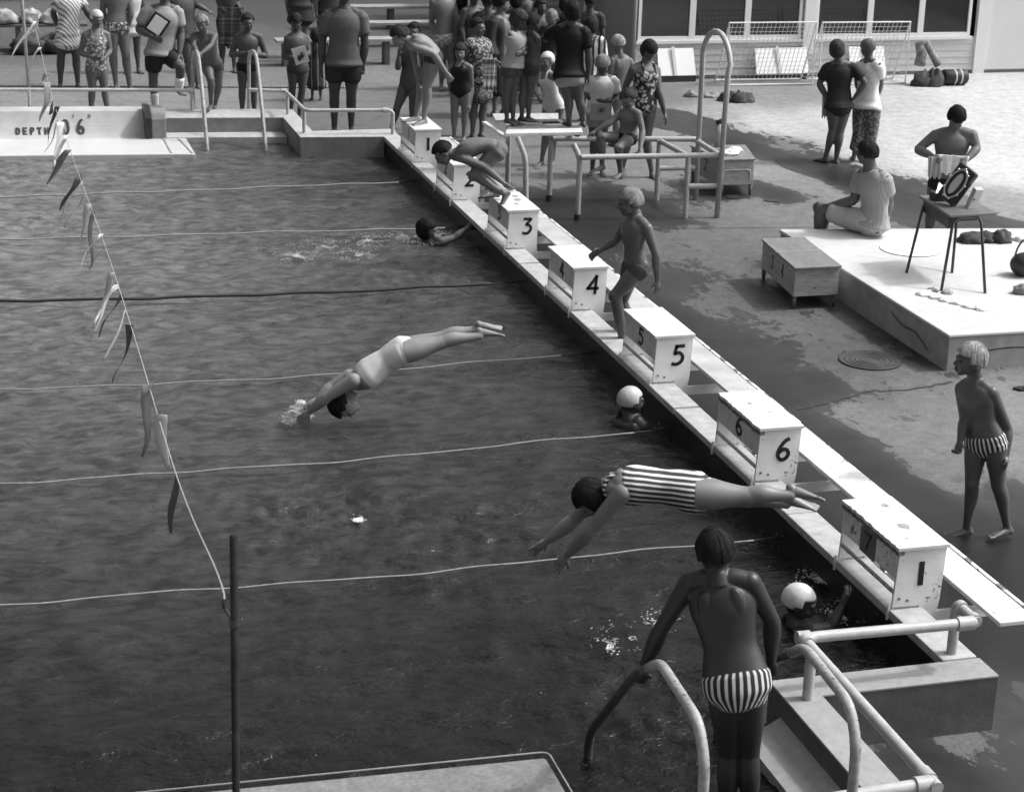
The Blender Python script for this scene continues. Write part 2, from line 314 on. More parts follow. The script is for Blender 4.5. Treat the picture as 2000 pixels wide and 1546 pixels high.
# cracks in the deck: thin dark wandering strips
def crack(name, pts, wd, label):
    P = smooth_path([(x, y, 0) for x, y in pts], 8); vs = []; rnd = random.Random(3)
    P = [p+Vector((rnd.uniform(-.015, .015), rnd.uniform(-.02, .02), 0)) for p in P]
    n = len(P)
    for s in (-1, 1):
        for i, p in enumerate(P):
            t = (P[min(i+1, n-1)]-P[max(i-1, 0)]).normalized(); q = t.cross(Vector((0, 0, 1)))*wd*rnd.uniform(.3, .7)*s; vs.append((p.x+q.x, p.y+q.y, .004))
    o = MB().add(vs, [(i, i+1, n+i+1, n+i) for i in range(n-1)]).build(name, mat('crack_dark', .03, .9)); tag(o, kind='structure')
crack('crack', [(1.3, -10.39), (1.74, -10.22), (2.08, -10.09), (2.5, -10.1), (2.9, -9.97)], .03, '')
crack('crack', [(.3, -15.9), (.9, -15.6), (1.6, -15.3), (2.4, -15.0)], .02, '')
# ------------------------------------------------------------------ water
def water():
    x0, x1, y0, y1, st = -7.0, .0, -19.0, 1.2, .035
    xs = np.arange(x0, x1+1e-6, st); ys = np.arange(y0, y1+1e-6, st); X, Y = np.meshgrid(xs, ys)
    Z = np.zeros_like(X); r = random.Random(5)
    wx = .25*np.sin(X*1.3+Y*.7)+.22*np.sin(X*.8-Y*1.1+2); wy = .2*np.sin(X*1.1+1)+.15*np.cos(Y*1.7)
    for i in range(64):
        lam = r.choice([1.1, .75, .5, .36, .26, .2, .16, .13]); an = r.gauss(math.pi/2, .7) if i % 3 else r.uniform(0, math.pi)
        k = 2*math.pi/lam; ph = r.uniform(0, 6.28); amp = (.0040 if lam >= .5 else .0026)*lam**.8
        sn = np.sin(k*(math.cos(an)*(X+wx)+math.sin(an)*(Y+wy))+ph)
        if lam >= .5: sn = 1-2*np.abs(np.sin(.5*(k*(math.cos(an)*(X+wx)+math.sin(an)*(Y+wy))+ph)))**.8
        Z += amp*sn*(1+.6*np.sin(X*.9+ph)*np.sin(Y*.7+ph*2))
    for cx, cy, A, R in ((-.95, -6.3, .02, .9), (-2.95, -11.9, .03, .5), (-1.3, -15.2, .016, .9), (-.3, -11.6, .012, .5), (-.4, -14.6, .012, .5), (-4.6, -3.4, .03, .5), (-2.3, -12.6, .012, .9)):
        D = np.hypot(X-cx, Y-cy); Z += A*np.exp(-(D/R)**2)*(.5*np.sin(D*38)+.5*np.sin(X*31+3*np.sin(Y*17))*np.sin(Y*27+2*np.sin(X*23)))
    nx, ny = len(xs), len(ys)
    vs = np.stack([X, Y, WL+Z], -1).reshape(-1, 3)
    jj, ii = np.meshgrid(np.arange(ny-1), np.arange(nx-1), indexing='ij'); a = (jj*nx+ii).ravel()
    fs = np.stack([a, a+1, a+nx+1, a+nx], -1)
    cx = vs[fs].mean(1); keep = ~(((cx[:, 1] < -15.45) & (cx[:, 0] > -1.0)) | ((cx[:, 1] > -.45) & (cx[:, 0] > -1.0)))
    fs = fs[keep]
    me = bpy.data.meshes.new('water'); me.from_pydata(vs.tolist(), [], fs.tolist())
    m = bpy.data.materials.new('pool_water'); m.use_nodes = True; n = m.node_tree; L = n.links; P = n.nodes['Principled BSDF']
    P.inputs['Base Color'].default_value = (.02, .02, .02, 1); P.inputs['Roughness'].default_value = .04; P.inputs['IOR'].default_value = 1.33
    tc = n.nodes.new('ShaderNodeTexCoord')
    def nzn(s, st_, det, dist=0):
        mp = n.nodes.new('ShaderNodeMapping'); mp.inputs['Scale'].default_value = st_; L.new(tc.outputs['Object'], mp.inputs[0])
        x = n.nodes.new('ShaderNodeTexNoise'); x.inputs['Scale'].default_value = s; x.inputs['Detail'].default_value = det; x.inputs['Distortion'].default_value = dist; L.new(mp.outputs[0], x.inputs[0]); return x.outputs[0]
    b1 = n.nodes.new('ShaderNodeBump'); b1.inputs['Strength'].default_value = .9; b1.inputs['Distance'].default_value = .026; L.new(nzn(6, (1, 1.7, 1), 8, .5), b1.inputs['Height'])
    b2 = n.nodes.new('ShaderNodeBump'); b2.inputs['Strength'].default_value = .9; b2.inputs['Distance'].default_value = .010; L.new(nzn(26, (1, 1.5, 1), 6, .4), b2.inputs['Height']); L.new(b1.outputs[0], b2.inputs['Normal'])
    L.new(b2.outputs[0], P.inputs['Normal'])
    mr = n.nodes.new('ShaderNodeMapRange'); mr.inputs[1].default_value = .35; mr.inputs[2].default_value = .65; mr.inputs[3].default_value = .004; mr.inputs[4].default_value = .022
    # sky reflection and wall shade painted into body colour: paler far, darker near
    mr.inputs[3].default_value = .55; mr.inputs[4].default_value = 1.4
    L.new(nzn(5.5, (1, 1.9, 1), 10, .5), mr.inputs[0])  # mottling painted in to imitate light refracted by the ripples
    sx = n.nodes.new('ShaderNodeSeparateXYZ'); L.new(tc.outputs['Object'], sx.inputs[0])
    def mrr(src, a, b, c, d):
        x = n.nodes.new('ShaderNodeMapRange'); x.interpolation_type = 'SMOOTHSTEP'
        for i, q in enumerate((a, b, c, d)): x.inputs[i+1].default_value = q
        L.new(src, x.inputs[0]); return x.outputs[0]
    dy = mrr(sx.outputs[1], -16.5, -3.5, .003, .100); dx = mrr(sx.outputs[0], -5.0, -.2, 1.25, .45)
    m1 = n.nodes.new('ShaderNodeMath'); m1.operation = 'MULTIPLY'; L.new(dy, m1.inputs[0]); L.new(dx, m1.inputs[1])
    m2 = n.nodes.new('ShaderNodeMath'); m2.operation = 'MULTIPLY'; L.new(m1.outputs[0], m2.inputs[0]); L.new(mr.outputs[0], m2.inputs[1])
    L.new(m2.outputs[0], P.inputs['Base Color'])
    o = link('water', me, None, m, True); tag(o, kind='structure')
water()
# ------------------------------------------------------------------ pool kerbs
LG = .332
M_KW = mat('grey_kerb_wall', .085, .7, nscale=8, namt=.2, bump=.4)
def kerbs():
    t = thing('pool_kerb', 'long raised pale concrete pool kerb that carries the starting blocks above a dark wall', 'kerb', (0, -8, 0))
    ys = [-.37, -2.54, -4.66, -6.78, -8.95, -11.06, -13.2, -15.38]
    for i in range(7):
        a, b = ys[i]-.0, ys[i+1]+.018
        MB().box(-.035+.004*(i % 2), .175, b, a, LG-.055, LG-.004*(i % 2)).build('kerb_slab', M_CONCW, t, bevel=.008)
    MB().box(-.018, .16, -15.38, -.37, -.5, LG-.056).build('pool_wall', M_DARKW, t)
    t = thing('end_kerb', 'pale-topped grey kerb with a square corner under the foreground handrail', 'kerb', (0, -15.5, 0))
    MB().prism([(.175, -15.385), (.175, -15.60), (-.87, -15.60), (-.87, -17.4), (-1.075, -17.4), (-1.075, -15.385)], 'z', -.5, LG-.012).build('kerb_wall', M_KW, t)
    MB().prism([(.178, -15.382), (.178, -15.603), (-.867, -15.603), (-.867, -17.4), (-1.078, -17.4), (-1.078, -15.382)], 'z', LG-.0115, LG+.002).build('coping', M_CONC, t, bevel=.004)
    t = thing('end_kerb', 'grey kerb at the far end of the pool in front of the tall man', 'kerb', (0, -.5, 0))
    MB().prism([(.175, -.365), (.175, -.15), (-.85, -.15), (-.85, 1.35), (-2.6, 1.6), (-2.6, .97), (-1.06, .80), (-1.06, -.5), (-.03, -.62), (-.03, -.365)], 'z', -.5, LG-.012).build('kerb_wall', mat('far_kerb_wall', .19, .7, nscale=6, namt=.2), t)
    MB().prism([(.178, -.362), (.178, -.147), (-.847, -.147), (-.847, 1.353), (-2.6, 1.603), (-2.6, .967), (-1.063, .797), (-1.063, -.503), (-.03, -.623), (-.03, -.362)], 'z', LG-.0115, LG+.002).build('coping', M_CONCW, t, bevel=.004)
    # pale step under the far recess
    t = thing('pool_step', 'pale submerged step against the wall of the far entry recess', 'step', (-1.8, .6, 0))
    MB().prism([(-2.58, .96), (-2.58, .62), (-1.07, .45), (-1.07, .80)], 'z', -.3, .145).build('step_top', M_CONCW, t)
    t = thing('pool_ramp', 'smooth pale concrete slope inside the near entry recess beside the kerb', 'ramp', (-1.2, -16, 0))
    MB().prism([(-1.075, .20), (-1.16, .155), (-1.30, .135), (-1.30, -.4), (-1.075, -.4)], 'y', -17.4, -15.55).build('slope', M_CONC, t)
    # shallow shelves at both ends
    t = thing('shallow_shelf', 'white shallow-water shelf with the painted depth mark at the far left of the pool', 'pool shelf', (-4, .5, 0))
    MB().prism([(-7.0, .1), (-7.0, 1.3), (-2.82, .86), (-2.34, .80), (-2.34, -.39), (-2.6, -.34)], 'z', -.3, .135).build('shelf_floor', M_SHELF, t, bevel=.01)
    MB().beam((-2.62, .8, .14), (-2.62, -.3, .14), .02, .012).build('shelf_strip', mat('grey_strip', .35), t)
    MB().beam((-2.45, .8, .14), (-2.37, -.33, .14), .02, .012).build('shelf_strip', mat('grey_strip', .35), t)
    # curved wall rising to the far kerb
    prof = []
    for i in range(9):
        a = i/8; prof.append((a, LG*0+.136+(.30)*(1-math.cos(a*math.pi/2))))
    vs = []; fs = []; top = .43
    X0, X1 = -7.0, -2.78
    def yb(x): return .66+(x+2.6)*-.11
    for x in (X0, X1):
        for i in range(9):
            a = i/8; vs.append((x, yb(x)+.30*a, .136+.29*(a**2.2)))
        vs.append((x, yb(x)+.60, .43)); vs.append((x, yb(x)+.62, -.2)); vs.append((x, yb(x), -.2))
    nn = 12
    fs = [(i, i+1, nn+i+1, nn+i) for i in range(nn-1)]+[(nn-1, 0, nn, 2*nn-1), tuple(range(nn))[::-1], tuple(range(nn, 2*nn))]
    o = MB().add(vs, fs).build('curved_wall', mat('worn_pool_wall', .40, .6, nscale=4, namt=.14), t)
    mb = MB(); x = -4.42
    def on_slope(x, a): return Vector((x, yb(x)+.30*a-.004, .136+.29*(a**2.2)+.004))
    for ch, w_, h0, h1 in [(q_, .072, .36, .60) for q_ in 'DEPTH']:
        p, q = on_slope(x, h0), on_slope(x, h1); glyph(mb, ch, p, (w_*1.1, 0, 0), q-p, (0, -.7, .7), .021); x += w_+.016
    x = -3.85
    for ch, w_, h0, h1 in (('0', .12, .36, .82), ("'", .03, .5, .93), ('6', .12, .36, .82), ('"', .08, .5, .93)):
        p, q = on_slope(x, h0), on_slope(x, h1); glyph(mb, ch, p, (w_*1.1, 0, 0), q-p, (0, -.7, .7), .032 if ch in '06' else .007); x += w_+.018
    mb.build('depth_mark', M_BLACK, t)
    pe = thing('rounded_pier', 'rounded dark concrete pier with a black stripe where the far shelf wall ends', 'pier', (-2.7, .8, 0))
    pts = [(.62, .1), (.62, .38), (.66, .46), (.75, .50), (1.3, .44), (1.3, .1)]
    MB().prism(pts, 'x', -2.77, -2.58).build('pier_body', mat('grey_pier', .20, .5, nscale=5, namt=.2), pe, bevel=.02)
    MB().prism([(.605, .1), (.605, .40), (.66, .49), (.77, .53), (1.1, .50), (1.1, .1)], 'x', -2.84, -2.771).build('black_stripe', M_BLACK, pe)
    t = thing('shallow_shelf', 'grey shallow-water shelf with a pale rounded rim along the bottom edge of the picture', 'pool shelf', (-4, -16.4, 0))
    MB().prism([(-7, -15.72), (-2.47, -15.86), (-2.47, -18.4), (-7, -18.4)], 'z', -.3, .31).build('shelf_floor', mat('grey_shelf', .17, .7, nscale=40, namt=.25, bump=.5), t, bevel=.02)
    MB().tube(arc_path([(-7, -15.70, .325), (-2.455, -15.84, .325), (-2.455, -18.4, .325)], .05), .005, 8).build('rim', M_CONC, t, smooth=True)
kerbs()
for a_, b_ in (((-7, 4.5), (4.6, 3.0)), ((2.3, -4.45), (6.0, -4.9)), ((4.7, 2.0), (6.2, -5.2))):
    d_ = (Vector(b_)-Vector(a_)).normalized(); q_ = Vector((-d_.y, d_.x))*.006
    tag(MB().add([(a_[0]+q_.x, a_[1]+q_.y, .003), (b_[0]+q_.x, b_[1]+q_.y, .003), (b_[0]-q_.x, b_[1]-q_.y, .003), (a_[0]-q_.x, a_[1]-q_.y, .003)], [(0, 1, 2, 3)]).build('deck_joint', mat('joint_dark', .05, .9)), kind='structure')
# ------------------------------------------------------------------ pipes: handrails and ladders
def pipe_thing(name, label, cat, runs, r=.026, m=M_PIPE, group=None, fittings=(), parts=None):
    loc = Vector(runs[0][1][0]); t = thing(name, label, cat, (loc.x, loc.y, 0), group)
    for nm, pts, *rest in runs:
        rr = rest[0] if rest else r
        MB().tube(arc_path(pts, .09), rr, 14).build(nm, rest[1] if len(rest) > 1 else m, t, smooth=True, auto=True)
    for nm, a, b in fittings: MB().tube([a, b], r*1.28, 14).build(nm, m, t, smooth=True, auto=True)
    return t
def rails():
    pipe_thing('handrail', 'low white pipe handrail in front of the girl in the floral swimsuit', 'handrail',
        [('top_rail', [(-7, 1.78, .66), (-2.16, 1.42, .60), (-2.16, 1.42, .34)], .022), ('post', [(-4.22, 1.5, .33), (-4.22, 1.5, .62)], .02)], fittings=[('elbow', (-2.22, 1.42, .60), (-2.13, 1.42, .60))])
    pipe_thing('handrail', 'white pipe handrail on the far kerb stepping down towards block one', 'handrail',
        [('top_rail', [(-1.42, 1.36, .60), (-.97, 1.2, .60), (-.97, .98, .61), (-.97, -.34, .63), (.07, -.46, .63), (.11, -.47, .60), (.11, -.47, LG)], .024),
         ('post', [(-.97, 1.0, LG), (-.97, 1.0, .60)], .022), ('post', [(-.97, -.25, LG), (-.97, -.25, .62)], .024)], fittings=[('elbow', (-1.02, 1.2, .60), (-.95, 1.2, .60)), ('elbow', (-.02, -.455, .63), (.05, -.46, .63))])
    far = [(.14, .05), (.16, .25), (.52, .74), (.81, 1.12), (1.05, 1.18), (1.24, 1.14), (2.07, .90), (2.22, .80), (2.25, .0)]
    for x, dy, lb in ((-2.13, 0, 'left pipe of the far pool ladder, under the hands of the fair-haired boy'), (-1.41, -.1, 'right pipe of the far pool ladder, under the hands of the dark-haired boy')):
        y2 = [( .10, -.1), (.14, .09), (.52, .73), (.81, 1.13), (1.02, 1.17), (1.28, 1.13), (1.50, 1.0), (1.55, .33)]
        pipe_thing('ladder_rail', lb, 'ladder rail', [('pipe', [(x, y+dy, z) for y, z in y2], .024, M_PIPER)], group='pipes of the far pool ladder')
    near = [(-15.51, -.2), (-15.51, .21), (-16.15, .87), (-16.47, 1.09), (-16.97, 1.05), (-17.07, .90), (-17.07, 0)]
    for x, lb in ((-2.13, 'left foreground ladder pipe with peeling paint, gripped by the boy in striped trunks'), (-1.41, 'right foreground ladder pipe bending down beside the kerb, gripped by the boy in striped trunks')):
        t = thing('ladder_rail', lb, 'ladder rail', (x, -16.5, 0), 'pipes of the near pool ladder')
        P = [(x, y, z) for y, z in near]; q = Vector(P[2]).lerp(Vector(P[3]), .55)
        MB().tube(arc_path(P[:3]+[tuple(q)], .12), .024, 16).build('wet_pipe', mat('wet_pipe', .055, .3, nscale=20, namt=.3), t, smooth=True)
        MB().tube(arc_path([tuple(q)]+P[3:], .12), .025, 16).build('pipe', M_PIPER, t, smooth=True)
    pipe_thing('handrail', 'thick white pipe handrail on the near kerb corner in the right foreground', 'handrail',
        [('top_rail', [(-.97, -17.05, .61), (-.97, -15.52, .64), (.05, -15.51, .62)], .031), ('side_rail', [(-.97, -17.0, .61), (-1.9, -17.0, .58)], .031), ('end_rail', [(.06, -15.51, .62), (.06, -15.30, .625), (.055, -15.29, .60), (.055, -15.29, LG)], .03),
         ('post', [(-.96, -15.62, LG), (-.96, -15.62, .62)], .03), ('post', [(-.97, -16.95, 0), (-.97, -16.95, .6)], .03)],
        fittings=[('coupling', (-.06, -15.51, .622), (.04, -15.51, .62)), ('coupling', (.06, -15.50, .62), (.06, -15.46, .62)), ('coupling', (.06, -15.35, .625), (.06, -15.31, .625)), ('coupling', (-1.0, -15.52, .64), (-.93, -15.52, .64)), ('coupling', (-.97, -15.60, .64), (-.97, -15.54, .64)), ('coupling', (-.97, -16.98, .61), (-.97, -16.9, .61)), ('coupling', (-1.06, -17.0, .61), (-.98, -17.0, .61))], r=.031)
rails()
# ------------------------------------------------------------------ starting blocks
YK = [-.0842, .0744, .0446, -.0189, .0150, -.0276, -.0034]; XK = [.0092, -.0154, .0052, -.0041, .0169, -.0087, -.0031]
def starting_block(k):
    y0 = -2.1*k+YK[k-1]; y1 = y0+.75; x0 = XK[k-1]; x1 = x0+.30; zt = .7245
    lab = {1: 'white starting block with a plain black 1, farthest of the row, under the stooping boy', 2: 'white starting block numbered 2, half hidden behind the crouching swimmer', 3: 'white starting block numbered 3 that the crouching swimmer is leaving',
           4: 'white starting block numbered 4 beside the fair-haired boy climbing up', 5: 'clean white starting block numbered 5 above the swimmer in the pale cap', 6: 'white starting block numbered 6 with a chipped, ragged front edge',
           7: 'battered white starting block with 1 on its side and a grey 7 plate, nearest'}[k]
    t = thing('starting_block', lab, 'starting block', (x0+.15, y0+.37, LG), 'starting blocks along the pool kerb')
    wm = M_WHITE if k not in (6, 7) else mat('chipped_white_paint', .70, .5, nscale=7, namt=.12, chips=(15, .635, .14), bump=.35, bscale=60)
    # top board with a ragged front edge on the worn ones
    rg = random.Random(k); n = 26; front = []
    for i in range(n+1):
        f = i/n; front.append((x0-.022+(rg.uniform(0, .014) if k in (6, 7) else rg.uniform(0, .003)), y0-.012+(y1-y0+.024)*f))
    poly = front+[(x1+.012, y1+.012), (x1+.012, y0-.012)]
    MB().prism(poly, 'z', zt-.022, zt).build('top_board', mat('trodden_white_paint', .60, .5, nscale=6, namt=.09, chips=(6, .665, .34), bump=.4, bscale=50), t, bevel=.003)
    if k in (3, 6, 7):
        for sx_, sy_, sr_ in {3: ((.20, .42, .055), (.14, .25, .035), (.22, .58, .04)), 6: ((.12, .50, .022), (.19, .30, .014)), 7: ((.17, .30, .048), (.10, .12, .010), (.2, .62, .03))}[k]:
            rs_ = random.Random(k*7+int(sx_*100)); pg = [(x0+sx_+sr_*math.cos(a)*rs_.uniform(.7, 1.15)*.8, y0+sy_+sr_*math.sin(a)*rs_.uniform(.7, 1.15)) for a in [2*math.pi*i/22 for i in range(22)]]
            MB().prism(pg, 'z', zt+.0005, zt+.0014).build('stain', mat('top_stain', .20 if k != 3 else .3, .4, nscale=30, namt=.4), t)
    if k >= 6: MB().prism([(p[0]+.004, p[1]) for p in front]+[(x0+.03, y1), (x0+.03, y0)], 'z', zt-.05, zt-.0225).build('front_batten', mat('bare_wood', .14, .7, nscale=12, namt=.5), t)
    side = [(x0, zt-.0225), (x0-.018, LG+.03), (x0-.018, LG+.014), (x0+.155, LG+.014), (x0+.16, LG-.06), (x0+.18, LG-.13), (x0+.262, LG-.13), (x0+.285, LG+.04), (x1, zt-.0225)]
    for ya, nm in ((y0, 'near'), (y1-.018, 'far')):
        o = MB().prism(side, 'y', ya, ya+.018).build('side_panel', wm, t, bevel=.002)
        if nm == 'near':
            mb = MB(); ch = '1' if k == 7 else str(k)
            if ch == '1': mb.box(x0+.13, x0+.165, ya-.003, ya, .475, .625)
            else: glyph(mb, ch, (x0+.125, ya, .485), (.155, 0, .0), (.012, 0, .15), (0, -1, 0), .027)
            mb.build('number', M_BLACK, o)
            for q in ((x0+.02, .40), (x0+.075, .385)):
                MB().tube([(q[0], ya-.006, q[1]), (q[0], ya+.002, q[1])], .008, 8).build('bolt', mat('rust', .12, .6), o)
    fl = .515
    fp = MB().hexa([(x0-.001, y0+.019, fl), (x0+.015, y0+.019, fl), (x0+.015, y1-.019, fl), (x0-.001, y1-.019, fl), (x0+.0, y0+.019, zt-.023), (x0+.016, y0+.019, zt-.023), (x0+.016, y1-.019, zt-.023), (x0, y1-.019, zt-.023)]).build('front_panel', M_WHITE2 if k < 7 else mat('very_worn_paint', .68, .6, nscale=10, namt=.25, chips=(9, .60, .1)), t)
    if k == 7:
        pl = MB().box(x0-.006, x0-.0015, y0+.30, y0+.50, fl-.01, zt-.06).build('number_plate', mat('grey_plate', .13, .5), fp)
        mb = MB(); glyph(mb, '7', (x0-.006, y0+.44, fl+.03), (0, -.15, 0), (0, 0, .10), (-1, 0, 0), .013); mb.build('number', M_BLACK, fp)
    else:
        mb = MB(); glyph(mb, str(k), (x0-.001, y0+.42, fl+.035), (0, -.17, 0), (0, 0, .125), (-1, 0, 0), .026 if k != 1 else .02); mb.build('number', M_BLACK, fp)
    MB().tube([(x0-.005, y0+.015, .435), (x0-.005, y1-.015, .435)], .013, 10).build('grab_bar', M_PIPER if k == 7 else M_PIPE, t, smooth=True)
    for yy in (y0+.008, y1-.01):
        MB().beam((x0-.034, yy, .365), (x0-.040, yy, .27), .012, .014, (1, 0, 0)).build('front_peg', M_WHITE2, t)
    for yy in (y0+.055, y1-.12):
        MB().box(x0+.24, .64, yy-.03, yy-.008, .215, .285).build('brace', M_WHITE, t)
    return t
for k in range(1, 8): starting_block(k)
t = thing('step_board', 'long white plank step running behind the starting blocks at knee height', 'step', (.48, -8, 0))
ye = [-1.3, -3.42, -5.55, -7.65, -9.7, -11.9, -14.1, -15.22]
for i in range(7):
    MB().box(.385+.004*(i % 2), .615+.006*(i % 3), ye[i+1]+.003, ye[i], .42, .447+.003*(i % 2)).build('plank', mat('plank_paint', .40, .6, nscale=5, namt=.16, chips=(9, .66, .18), bump=.3) if i not in (5, 6) else M_WHITE2, t, bevel=.005)
    rg = random.Random(i+20)
    MB().box(.622, .648, ye[i+1]+.05, ye[i]-.02, .385, .452-.01*(i % 2)).build('edge_batten', mat('peeling_paint', .62, .6, nscale=8, namt=.3, chips=(7, .52, .16)), t, bevel=.004)
for i in range(6):
    MB().box(.55, .60, ye[i+1]+.3, ye[i+1]+.36, 0, .419).build('leg', M_WHITE2, t)
# ------------------------------------------------------------------ lane ropes
def ropes():
    L6 = [(-7, -2.95, 1), (-7, -5.2, 2), (-7, -7.1, 3), (-7, -9.25, 4), (-7, -11.45, 5), (-7, -13.6, 6)]
    ends = {1: (815, 357), 2: (915, 446)}
    YR = [[(-7.0, -2.34), (-4.22, -2.33), (-2.18, -2.32), (0.01, -2.26)], [(-7.0, -4.19), (-4.77, -4.25), (-2.46, -4.38), (0.05, -4.52)], [(-7.0, -6.43), (-4.84, -6.52), (-2.55, -6.72), (-0.04, -6.74)], [(-7.0, -8.97), (-4.91, -9.04), (-2.83, -9.17), (-0.01, -9.02)], [(-7.0, -11.07), (-4.97, -11.09), (-2.69, -11.13), (-0.05, -10.96)], [(-7.0, -13.06), (-5.03, -13.09), (-2.55, -13.16), (0.04, -13.1)]]
    words = ['white lane rope nearest the far end, beyond block two', 'white lane rope reaching the wall by block three, beside the dark-haired swimmer', 'dark lane rope between lanes three and four', 'white lane rope behind the diver in the white costume, ending between blocks four and five',
             'white lane rope ending at the wall just beyond block six', 'white lane rope under the hands of the diver in stripes, ending by block seven']
    for i, pts in enumerate(YR):
        t = thing('lane_rope', words[i], 'lane rope', (-3, pts[1][1], WL), 'lane ropes floating across the pool')
        P = [Vector((x, y, WL+.03)) for x, y in pts]; P = [P[0]+(P[0]-P[1])*.0]+P[1:]
        n = 90; Q = []
        sp = smooth_path([tuple(p) for p in P], 30)
        for j, p in enumerate(sp): Q.append(Vector((p.x, p.y+.012*math.sin(j*.21+i)+.006*math.sin(j*.9), p.z+.005*math.sin(j*.5))))
        dk = i == 2
        MB().tube(Q[:-3], (.0085 if i < 2 else .0060) if not dk else .014, 8).build('rope', M_ROPED if dk else M_ROPE, t, smooth=True)
        e = Q[-1]; MB().tube([Q[-4], Q[-1], (-.02, e.y-.02, e.z+.02)], .007, 8).build('tie', M_ROPED, t)
        for q in range(3): MB().ell((e.x-.03-.03*q, e.y+.012*(-1)**q, e.z+.008), .012, .022, .012, 8, 6).build('knot', M_ROPED, t)
ropes()
# ------------------------------------------------------------------ flag line
def flags():
    A = Vector((-4.42, -18.9, 2.57)); B = Vector((-4.21, 2.0, 2.9))
    pA = thing('flag_pole', 'dark steel pole in the left foreground holding the near end of the pennant line', 'pole', (-4.45, -19.0, 0))
    MB().tube([(-4.400, -18.62, -1.2), (-4.376, -18.78, 2.875)], .012, 14).build('pole', M_PIPED, pA, smooth=True)
    MB().tube([(-4.378, -18.765, 2.58), (-4.378, -18.765, 2.605)], .017, 14).build('collar', M_METAL, pA)
    MB().tube(arc_path([(-4.36, -18.765, 2.595), (-4.35, -18.75, 2.60), (-4.362, -18.73, 2.59)], .01), .003, 6).build('wire_loop', M_METAL, pA)
    pB = thing('flag_pole', 'thin pole on the far kerb holding the far end of the pennant line', 'pole', (-4.21, 1.62, .33))
    MB().tube([(-4.21, 1.62, .33), (-4.26, 1.62, 2.6)], .022, 10).build('pole', mat('grey_pole', .25, .5), pB, smooth=True)
    t = thing('pennant_line', 'line of thin pennants hanging across the pool on a cord', 'pennant line', (-4.4, -8, 2.5))
    PX = [(-4.398, -18.72, 2.618), (-4.331, -18.0, 2.41), (-4.276, -16.2, 2.072), (-4.181, -13.0, 1.744), (-4.133, -10.2, 1.553), (-4.131, -7.0, 1.427), (-4.146, -3.6, 1.395), (-4.151, -0.6, 1.573), (-4.151, 1.6, 1.682)]
    P = [Vector(p) for p in PX]
    S = smooth_path([tuple(p) for p in P], 14)
    cum = [0]
    for a, b in zip(S, S[1:]): cum.append(cum[-1]+(b-a).length)
    MB().tube(S[2:], .0028, 6).build('cord', mat('cord', .34, .8), t)
    MB().tube([S[0].lerp(S[1], .3), S[2], S[4]], [.007, .009, .007], 10).build('spring', M_PIPED, t, smooth=True)
    MB().tube([S[0], (-4.385, -18.76, 2.598)], .005, 8).build('tie', M_ROPED, t)
    tot = cum[-1]
    def at(s):
        for i in range(len(cum)-1):
            if cum[i+1] >= s: return S[i].lerp(S[i+1], (s-cum[i])/(cum[i+1]-cum[i]+1e-9))
        return S[-1]
    rg = random.Random(11)
    dark = mat('dark_pennant', .06, .7, nscale=8, namt=.3); lt = mat('pale_pennant', .62, .7, nscale=8, namt=.1); gy = mat('grey_pennant', .22, .7, nscale=8, namt=.2)
    for i, (A_, T_, mk, wd) in enumerate([((-4.275, -16.157, 2.068), (-4.301, -16.157, 1.809), 'd', 0.085), ((-4.244, -15.119, 1.961), (-4.216, -15.119, 1.709), 'l', 0.085), ((-4.224, -14.465, 1.894), (-4.272, -14.465, 1.526), 'd', 0.068), ((-4.177, -12.796, 1.73), (-4.288, -12.796, 1.369), 'd', 0.085), ((-4.161, -11.826, 1.664), (-4.316, -11.826, 1.347), 'd', 0.085), ((-4.155, -11.497, 1.641), (-4.335, -11.497, 1.265), 'l', 0.0425), ((-4.149, -11.15, 1.618), (-4.288, -11.15, 1.23), 'l', 0.0425), ((-4.135, -10.302, 1.56), (-4.261, -10.302, 1.434), 'g', 0.051), ((-4.132, -8.962, 1.504), (-4.17, -8.962, 1.083), 'd', 0.0765), ((-4.132, -8.647, 1.492), (-4.292, -8.647, 1.081), 'l', 0.059500000000000004), ((-4.131, -7.255, 1.437), (-4.3, -7.255, 1.106), 'd', 0.085), ((-4.131, -7.503, 1.447), (-4.342, -7.503, 1.055), 'l', 0.068), ((-4.135, -6.072, 1.418), (-4.353, -6.072, 1.092), 'g', 0.1105), ((-4.141, -4.773, 1.406), (-4.211, -4.773, 1.054), 'l', 0.085), ((-4.144, -3.966, 1.398), (-4.261, -3.966, 0.992), 'd', 0.085), ((-4.146, -3.557, 1.398), (-4.197, -3.557, 1.255), 'd', 0.11900000000000001), ((-4.148, -2.682, 1.449), (-4.25, -2.682, 1.009), 'g', 0.102), ((-4.148, -2.194, 1.478), (-4.183, -2.194, 1.339), 'l', 0.085), ((-4.151, -0.88, 1.556), (-4.316, -0.88, 1.205), 'l', 0.085), ((-4.151, 0.01, 1.603), (-4.411, 0.01, 1.424), 'l', 0.085), ((-4.151, 0.98, 1.651), (-4.053, 0.98, 1.448), 'l', 0.187), ((-4.138, -5.521, 1.413), (-4.286, -5.521, 1.115), 'l', 0.0425), ((-4.142, -4.548, 1.404), (-4.297, -4.548, 1.061), 'l', 0.0425), ((-4.132, -8.025, 1.467), (-4.301, -8.025, 1.137), 'l', 0.0425), ((-4.133, -9.691, 1.533), (-4.314, -9.691, 1.196), 'l', 0.034), ((-4.158, -11.663, 1.653), (-4.402, -11.663, 1.355), 'l', 0.029750000000000002), ((-4.171, -12.44, 1.706), (-4.312, -12.44, 1.419), 'l', 0.029750000000000002), ((-4.151, 0.486, 1.627), (-4.453, 0.486, 1.228), 'l', 0.051)]):
        A_, T_ = Vector(A_), Vector(T_); n = 8; d = T_-A_; ln = d.length; side = Vector((.05, 1, -.05)).normalized(); vs = []
